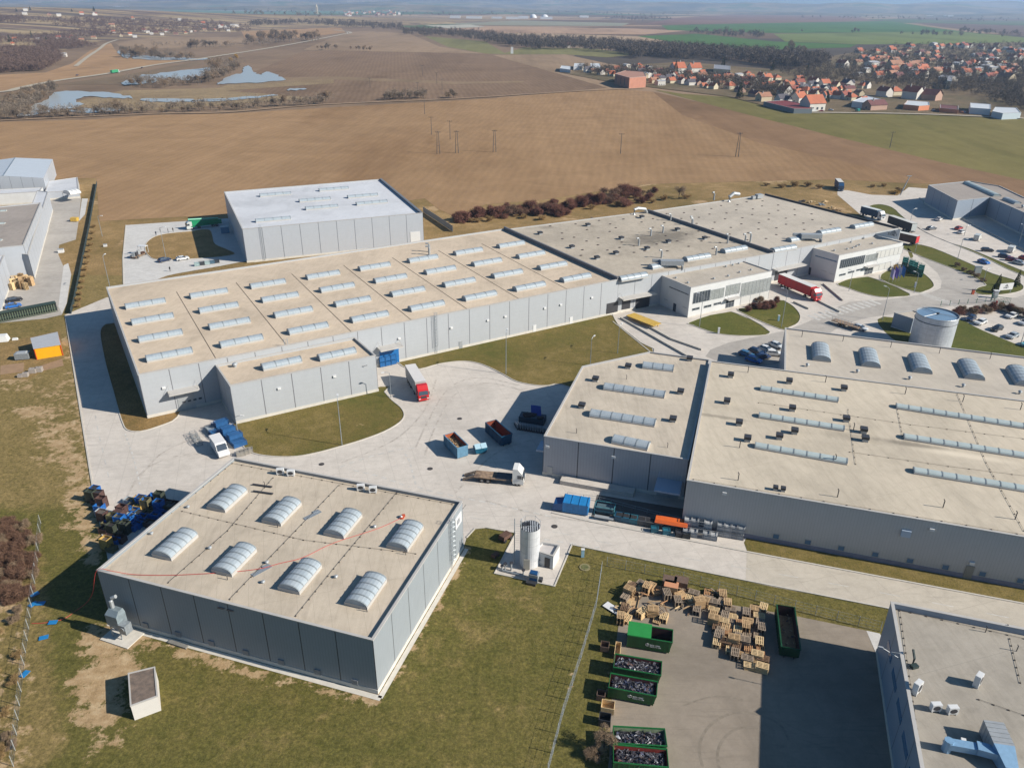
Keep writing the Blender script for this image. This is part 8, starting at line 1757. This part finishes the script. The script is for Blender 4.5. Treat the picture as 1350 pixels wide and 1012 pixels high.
mass('woodland', 'hazy woods towards the horizon', [([(250, 10), (500, 9), (800, 10), (1000, 17), (850, 22), (700, 20), (560, 22), (400, 24), (280, 18)], 420), ([(1040, 24), (1350, 20), (1400, 30), (1200, 28)], 70), ([(790, 24), (860, 23), (900, 27), (830, 29)], 40), ([(900, 13), (960, 12), (1000, 14), (960, 17), (905, 17)], 60), ([(905, 44), (960, 43), (1015, 49), (1000, 51), (930, 48)], 50), ([(1240, 40), (1350, 46), (1350, 50), (1250, 42)], 26), ([(1000, 41), (1100, 43), (1350, 50), (1350, 51), (1100, 44)], 20)], mdarkwood, 8, 1., (12, 22), 3.)
for x, y, s_ in [(1043, 73, 1.9), (1050, 72, 1.4), (1036, 74, 1.2), (1060, 73, 1.3)]: tree(x, y, TP[1], 'bare tree of the clump on the brown field edge', 'clump trees at the brown field edge', s_)
for x, y in [(13, 56), (62, 58), (22, 16), (40, 14), (95, 16), (124, 15), (42, 50), (975, 130), (1018, 94), (953, 90), (1285, 92), (1345, 90), (1255, 66), (820+350, 88), (1064, 98), (1090, 136), (890, 100)]: tree(x, y, EV[1], 'dark evergreen tree among the distant houses', 'distant evergreen trees', rn.uniform(1., 1.7), name='conifer')
# ---------------------------------------------------------------- houses
mwalls = [M('house_wall_%d' % i, C(*c), .9, var=.1, scale=.2) for i, c in enumerate([(228, 222, 212), (206, 190, 160), (196, 160, 140), (222, 210, 180), (170, 166, 164)])]
mroofs = [M('tile_%d' % i, C(*c), .8, var=.25, scale=.4) for i, c in enumerate([(196, 112, 76), (156, 82, 64), (176, 126, 98), (92, 88, 96), (120, 70, 68), (190, 190, 194)])]
def house_proto(L, W, h, rh, wi, ri, wing, hip):
    t = thing('house', (0, 0, -500), 'x', 'house'); t.location = (0, 0, 0)
    b = B(); b.box((0, 0, 0), (L, W, h))
    for sx in (-1, 1): b.face([(sx*L/2, -W/2, h), (sx*L/2, W/2, h), (sx*(L/2-hip), 0, h+rh)] if sx > 0 else [(sx*L/2, W/2, h), (sx*L/2, -W/2, h), (sx*(L/2-hip), 0, h+rh)])
    if wing: b.box((L*.2, -W*.75, 0), (L*.45, W*.6, h*.9))
    b.build('wall', mwalls[wi], t, local=True)
    b = B(); o = .4
    b.face([(-L/2-o, -W/2-o, h-.1), (L/2+o, -W/2-o, h-.1), (L/2+o-hip, 0, h+rh), (-L/2-o+hip, 0, h+rh)]); b.face([(L/2+o, W/2+o, h-.1), (-L/2-o, W/2+o, h-.1), (-L/2-o+hip, 0, h+rh), (L/2+o-hip, 0, h+rh)])
    if hip: b.face([(L/2+o, -W/2-o, h-.1), (L/2+o, W/2+o, h-.1), (L/2+o-hip, 0, h+rh)]); b.face([(-L/2-o, W/2+o, h-.1), (-L/2-o, -W/2-o, h-.1), (-L/2-o+hip, 0, h+rh)])
    if wing:
        x = L*.2; w2 = L*.24; b.face([(x-w2, -W*1.08, h*.88), (x, -W*1.08, h+rh*.7), (x, 0, h+rh*.7), (x-w2, 0, h*.88)]); b.face([(x, -W*1.08, h+rh*.7), (x+w2, -W*1.08, h*.88), (x+w2, 0, h*.88), (x, 0, h+rh*.7)]); b.face([(x-w2, -W*1.05, h*.88), (x+w2, -W*1.05, h*.88), (x, -W*1.05, h+rh*.68)], 0)
    rf = b.build('roof', mroofs[ri], t, local=True); b = B(); b.box((L*.2, W*.1, h+rh*.5), (.7, .7, rh*.8)); b.build('chimney', mwalls[4], rf, local=True)
    for x in (-L*.3, 0, L*.3): b = B(); b.box((x, -W/2-.03, 1.1), (1.3, .08, 1.3)); b.build('window', mglass, t, local=True)
    b = B(); b.box((L/2+.02, 0, 1.1), (.08, 1.3, 1.3)); b.build('window', mglass, t, local=True)
    return proto(t)
HP = [house_proto(11, 9, 4.5, 4.4, 0, 0, False, 0), house_proto(12, 9, 5.5, 4, 0, 1, True, 0), house_proto(10, 10, 4, 3.6, 3, 0, False, 3.6), house_proto(13, 9, 5, 3.8, 1, 2, False, 0), house_proto(11, 9, 5, 4, 0, 3, True, 0), house_proto(14, 8, 3.6, 3, 2, 4, False, 0), house_proto(12, 10, 6.5, 1.2, 0, 5, False, 0), house_proto(9, 8, 4, 4.2, 3, 0, True, 0)]
HL = ['gable roofed house with orange tiles in the village', 'winged house with rust red tiles in the village', 'hip roofed house with orange tiles in the village', 'house with pale clay tiles in the village', 'winged house with a dark grey roof in the village', 'low house with a dark red roof in the village', 'white house with an almost flat pale roof in the village', 'small winged house with orange tiles in the village']
used = set()
def house(x, y, k, s_=1., yw=None, where=''):
    q = Pg(x, y); s_ = s_*.88; yw = yw if yw is not None else R(rn.choice((25, 115, 205)))+rn.uniform(-.2, .2); lab = HL[k].replace('in the village', where) if where else HL[k]; g_ = HL[k].split(' with')[0]+'s '+(where or 'in the village')
    if k not in used: used.add(k); o = HP[k]; o.location = tuple(q); o.rotation_euler = (0, 0, yw); o.scale = (s_,)*3; o['label'] = lab; o['group'] = g_
    else: dup(HP[k], tuple(q), yw, lab, g_, (s_,)*3)
VH = [(866, 98, 5, 1.3), (893, 97, 0, 1.8), (915, 96, 0, 1.6), (880, 106, 2, 1), (896, 108, 0, 1), (912, 110, 7, 1), (925, 104, 3, 1), (930, 113, 0, 1.1), (944, 107, 0, 1), (940, 118, 7, 1), (962, 118, 2, 1.2), (958, 108, 3, 1), (972, 104, 6, 1), (985, 100, 2, .9), (988, 108, 0, 1.1), (975, 122, 5, 1), (992, 113, 0, 1.2), (1003, 103, 7, 1), (1010, 108, 0, 1.2), (1015, 118, 0, 1.1),
      (1023, 106, 2, 1), (1026, 116, 3, 1), (1034, 126, 0, 1.3), (1042, 116, 7, 1), (1045, 124, 1, 1), (1052, 136, 0, 1.3), (1053, 108, 7, 1), (1062, 124, 2, 1.1), (1072, 112, 0, 1.1), (1073, 128, 7, 1), (1086, 115, 0, 1.1), (1082, 127, 3, 1), (1089, 130, 0, .9), (1101, 116, 7, 1), (1104, 131, 0, 1), (1111, 131, 2, 1), (1116, 116, 4, 1.2), (1137, 117, 2, 1), (1140, 117, 4, 1), (1070, 146, 0, 1.7), (1030, 137, 4, 1.1), (1006, 134, 3, 1.1), (995, 128, 5, 1.1), (1165, 128, 1, 1.2), (1178, 126, 2, 1.3), (1202, 131, 1, 1.5), (1222, 132, 5, 1.8), (1152, 145, 5, 1.5),
      (768, 93, 6, 1), (775, 96, 4, 1), (783, 97, 3, .8), (792, 99, 0, .9), (800, 98, 2, 1), (806, 101, 7, 1), (812, 95, 0, 1), (820, 94, 5, 1), (838, 93, 3, 1), (845, 99, 4, 1), (852, 103, 6, 1), (862, 110, 3, .9), (870, 113, 6, .9), (842, 90, 2, 1), (826, 90, 6, .9), (857, 93, 6, .8), (1110, 90, 1, 1.4), (1148, 91, 6, 1.6), (1178, 93, 3, 1.8), (1208, 100, 6, 1.2), (1212, 93, 7, 1.2), (1232, 100, 3, 1.4), (1248, 112, 6, 1.5), (1302, 107, 1, 1.2), (1325, 110, 3, 1.6), (1262, 90, 6, 1.3), (1280, 88, 2, 1.6), (1320, 88, 2, 1.3)]
for x, y, k, s_ in VH: house(x, y, k, s_)
for j in range(150):
    x = rn.uniform(1130, 1360); y = rn.uniform(60, 104); 
    if x < 1190 and y < 66: continue
    if x+ (y-60)*2 < 1150: continue
    house(x, y, rn.choice([0, 0, 1, 2, 3, 5, 6, 7]), rn.uniform(.9, 1.4))
for j in range(70):
    f = rn.random(); x = 840+f*300; y = 96+f*24+rn.uniform(-6, 12)+f*6; house(x, y, rn.choice([0, 1, 2, 3, 4, 5, 7]), rn.uniform(.75, 1.05))
for x, y, k in [(20, 54, 0), (50, 54, 6), (78, 52, 1), (88, 53, 1), (94, 50, 2), (108, 55, 3), (124, 52, 3), (150, 44, 0), (172, 47, 0), (178, 50, 6), (195, 44, 6), (200, 46, 6), (206, 44, 5), (214, 47, 6), (232, 46, 5), (245, 45, 2), (268, 33, 0), (290, 37, 1), (298, 38, 4), (307, 36, 6), (301, 42, 6), (312, 36, 6), (237, 28, 6), (108, 20, 0), (124, 21, 1), (78, 22, 6), (33, 20, 6), (220, 43, 1), (252, 43, 6), (258, 42, 5), (270, 41, 3), (283, 41, 2), (190, 42, 1), (160, 49, 3), (84, 75, 6), (34, 15, 6), (62, 58, 3), (17, 60, 2), (868-720, 36, 3), (175, 26, 2), (65, 21, 5)]:
    house(x, y, k, .9 if y > 40 else 1.3, None, 'on the distant left slope')
for j in range(40): house(rn.uniform(450, 530), rn.uniform(15, 22), rn.choice([0, 1, 3, 6, 5]), 1.8, None, 'in the remote village near the horizon')
house(748, 63, 1, 1.2, R(0), 'before the riverside woods'); house(742, 62, 2, .8, R(0), 'before the riverside woods')
# brick block, flat roofed row, sheds at the village edge
def plain(name, px, h, wm, rm, lab, hw_=.3, **k): return bld(name, [P2(*q) for q in px], h, hw_, wm, rm, lab, 30, plinth=0, **k)
mbrick = M('brick_block', C(196, 136, 112), .9, var=.15, scale=.3)
bb = plain('brick_block', [(810, 111), (829, 117), (851, 115), (848, 108), (824, 106)], 11, mbrick, M('brick_top', C(176, 130, 110), .9), 'tall unfinished brick block at the village edge')
for q in [(812, 111.5), (818, 113.5), (823, 115)]:
    a, c = P2(810, 111), P2(829, 117); s, _ = Pwall(*q, a, c); door(bb, a, c, s-1, s+1, 9, mdark, 2, 'window_opening')
msh = M('long_white_wall', C(228, 230, 232), .6); mgr_ = M('garage_roof', C(150, 150, 156), .6)
plain('row_building', [(1006, 140), (1046, 150), (1070, 150), (1068, 145), (1034, 138)], 4, M('wine_wall', C(120, 130, 136), .8), M('wine_roof', C(130, 52, 52), .7), 'long wine red roofed building at the village edge')
plain('row_building', [(1122, 142), (1150, 146), (1160, 139), (1140, 134)], 5.5, msh, M('white_sheet_roof', C(214, 218, 224), .5), 'white sheet roofed hall at the village edge')
plain('row_building', [(1190, 145), (1210, 147), (1224, 146), (1223, 141), (1195, 139)], 4.6, M('orange_wall', C(220, 140, 100), .8), mwhite, 'orange walled building with a white flat roof at the village edge')
plain('row_building', [(1238, 149), (1262, 151), (1262, 146), (1238, 144)], 4., M('orange_wall'), mroofs[4], 'low building with arched orange front at the village edge')
plain('row_building', [(1277, 151), (1304, 153), (1304, 146), (1277, 144)], 5.5, msh, mwhite, 'white building with round windows at the village edge')
plain('row_building', [(1306, 155), (1320, 158), (1344, 157), (1338, 150), (1310, 149)], 5., M('blue_grey_wall', C(200, 214, 222), .6), mwhite, 'long white shed at the right end of the village edge')
plain('row_building', [(860, 92), (906, 93), (906, 88), (860, 87)], 0.6, mplinth, mgr_, 'low slab terrace behind the brick block')
plain('apartment_building', [(940, 98), (962, 100), (962, 94), (941, 92)], 7, mwalls[3], mgr_, 'pale flat roofed apartment house behind the orange tiled houses')
plain('apartment_building', [(1246, 118), (1252, 119), (1253, 113), (1247, 112)], 9, mwalls[3], mgr_, 'narrow pale tower house among bare trees')
plain('row_building', [(738, 95), (752, 97), (752, 92), (740, 91)], 4.5, msh, mwhite, 'white row house at the left tip of the village')
plain('row_building', [(756, 93), (770, 93), (770, 88), (757, 88)], 4.5, msh, mwhite, 'second white row house at the left tip of the village')
plain('row_building', [(779, 93), (792, 93), (790, 88), (778, 88)], 4.5, msh, mwhite, 'third white row house at the left tip of the village')
for k, (x, y) in enumerate([(1062, 148), (1072, 148.5), (1082, 148.5), (1095, 147), (1130, 148), (1230, 148), (1270, 150)]):
    loc = P2(x, y); car('van' if k in (1, 4) else 'hat', [W_, W_, RD, W_, (40, 160, 150), DB, SI][k], (*loc, .7), rn.uniform(0, 6), ['white car', 'white bus like van', 'red car', 'second white car', 'turquoise van', 'navy car', 'silver car'][k]+' on the lane in front of the village edge', 'vehicles at the village edge')
# distant plant on the horizon
for x, y, w_, h in [(600, 24.5, 60, 14), (625, 25, 90, 12), (655, 25, 60, 10), (675, 25.5, 70, 12), (690, 25, 60, 14), (720, 25.5, 70, 12), (770, 23.5, 60, 12), (300, 9, 260, 16), (340, 9.3, 200, 14), (220, 10, 160, 14), (160, 10.5, 160, 16), (1280, 22, 100, 12), (1250, 23, 80, 14), (1225, 22.5, 60, 12)]:
    q = P2(x, y); b = B(); b.box((0, 0, 0), (w_, 26, h)); o = b.build('industrial_hall', msh); o.location = (*q, 0); tag(o, 'remote white hall near the horizon', 'building', 'remote white halls near the horizon')
for x, y, r_ in [(703, 24, 22), (718, 25, 24)]:
    b = B(); n = 16
    for i in range(5): b.cyl((0, 0, r_*math.sin(R(18*i))), r_*math.cos(R(18*i)), r_*(math.sin(R(18*i+18))-math.sin(R(18*i))), n, r1=max(.2, r_*math.cos(R(18*i+18))))
    o = b.build('dome', msh); o.location = (*P2(x, y), 0); tag(o, 'left white dome near the horizon' if x < 710 else 'right white dome near the horizon', 'dome')
b = B(); b.box((0, 0, 0), (14, 14, 45)); b.cyl((0, 0, 45), 9, 22, 8, r1=.3); o = b.build('church_tower', mwalls[1]); o.location = (*P2(418, 19), 0); tag(o, 'distant church tower above the woods', 'tower')
# ---------------------------------------------------------------- far hills
def ridge(dist, h0, amp, sd_, c, depth=1500):
    rnd = random.Random(sd_); ph = [(rnd.uniform(0, 6.28), rnd.uniform(.6, 1.4)) for _ in range(6)]; V, F = [], []; n = 260; rows = 7
    for i in range(n+1):
        a = R(35+110*i/n)
        e = sum(math.sin(a*fq*(7*1.9**k)+p)/(1.7**k) for k, (p, fq) in enumerate(ph))
        for j in range(rows+1):
            f = j/rows; d = dist+depth*f; prof = math.sin(min(1, f*1.3)*math.pi/2); V.append((d*math.cos(a), d*math.sin(a), -6+(h0+amp*e)*prof+ (rnd.uniform(-3, 3) if j else 0)))
    for i in range(n):
        for j in range(rows): k = i*(rows+1)+j; F.append((k, k+rows+1, k+rows+2, k+1))
    o = bpy.data.objects.new('hills', fmesh('hills', V, F, c)); o['kind'] = 'structure'; COL.objects.link(o)
g = G('hill_cover', .95, .05); v = g.map(); cc = g.ramp(g.noise(v, .0012, 6, .65), [(.4, C(92, 92, 80)), (.5, C(120, 112, 90)), (.56, C(150, 134, 110)), (.62, C(96, 110, 80))]); mh = g.out(cc)
ridge(8200, 34, 16, 3, mh, 1200); ridge(10500, 84, 26, 4, mh, 1800); ridge(13200, 150, 40, 9, mh, 1800)
# ---------------------------------------------------------------- haze
hz = bpy.data.materials.new('haze'); hz.use_nodes = True; n = hz.node_tree.nodes; l = hz.node_tree.links; n.remove(n['Principled BSDF']); pv = n.new('ShaderNodeVolumePrincipled')
pv.inputs['Color'].default_value = (.5, .69, 1.0, 1); pv.inputs['Density'].default_value = 7.5e-5; pv.inputs['Anisotropy'].default_value = .25; l.new(pv.outputs[0], n['Material Output'].inputs['Volume'])
b = B(); b.box((0, 7000, -40), (36000, 18500, 360)); o = b.build('haze', hz); tag(o, 'pale air haze over the plain', None, None, 'stuff')
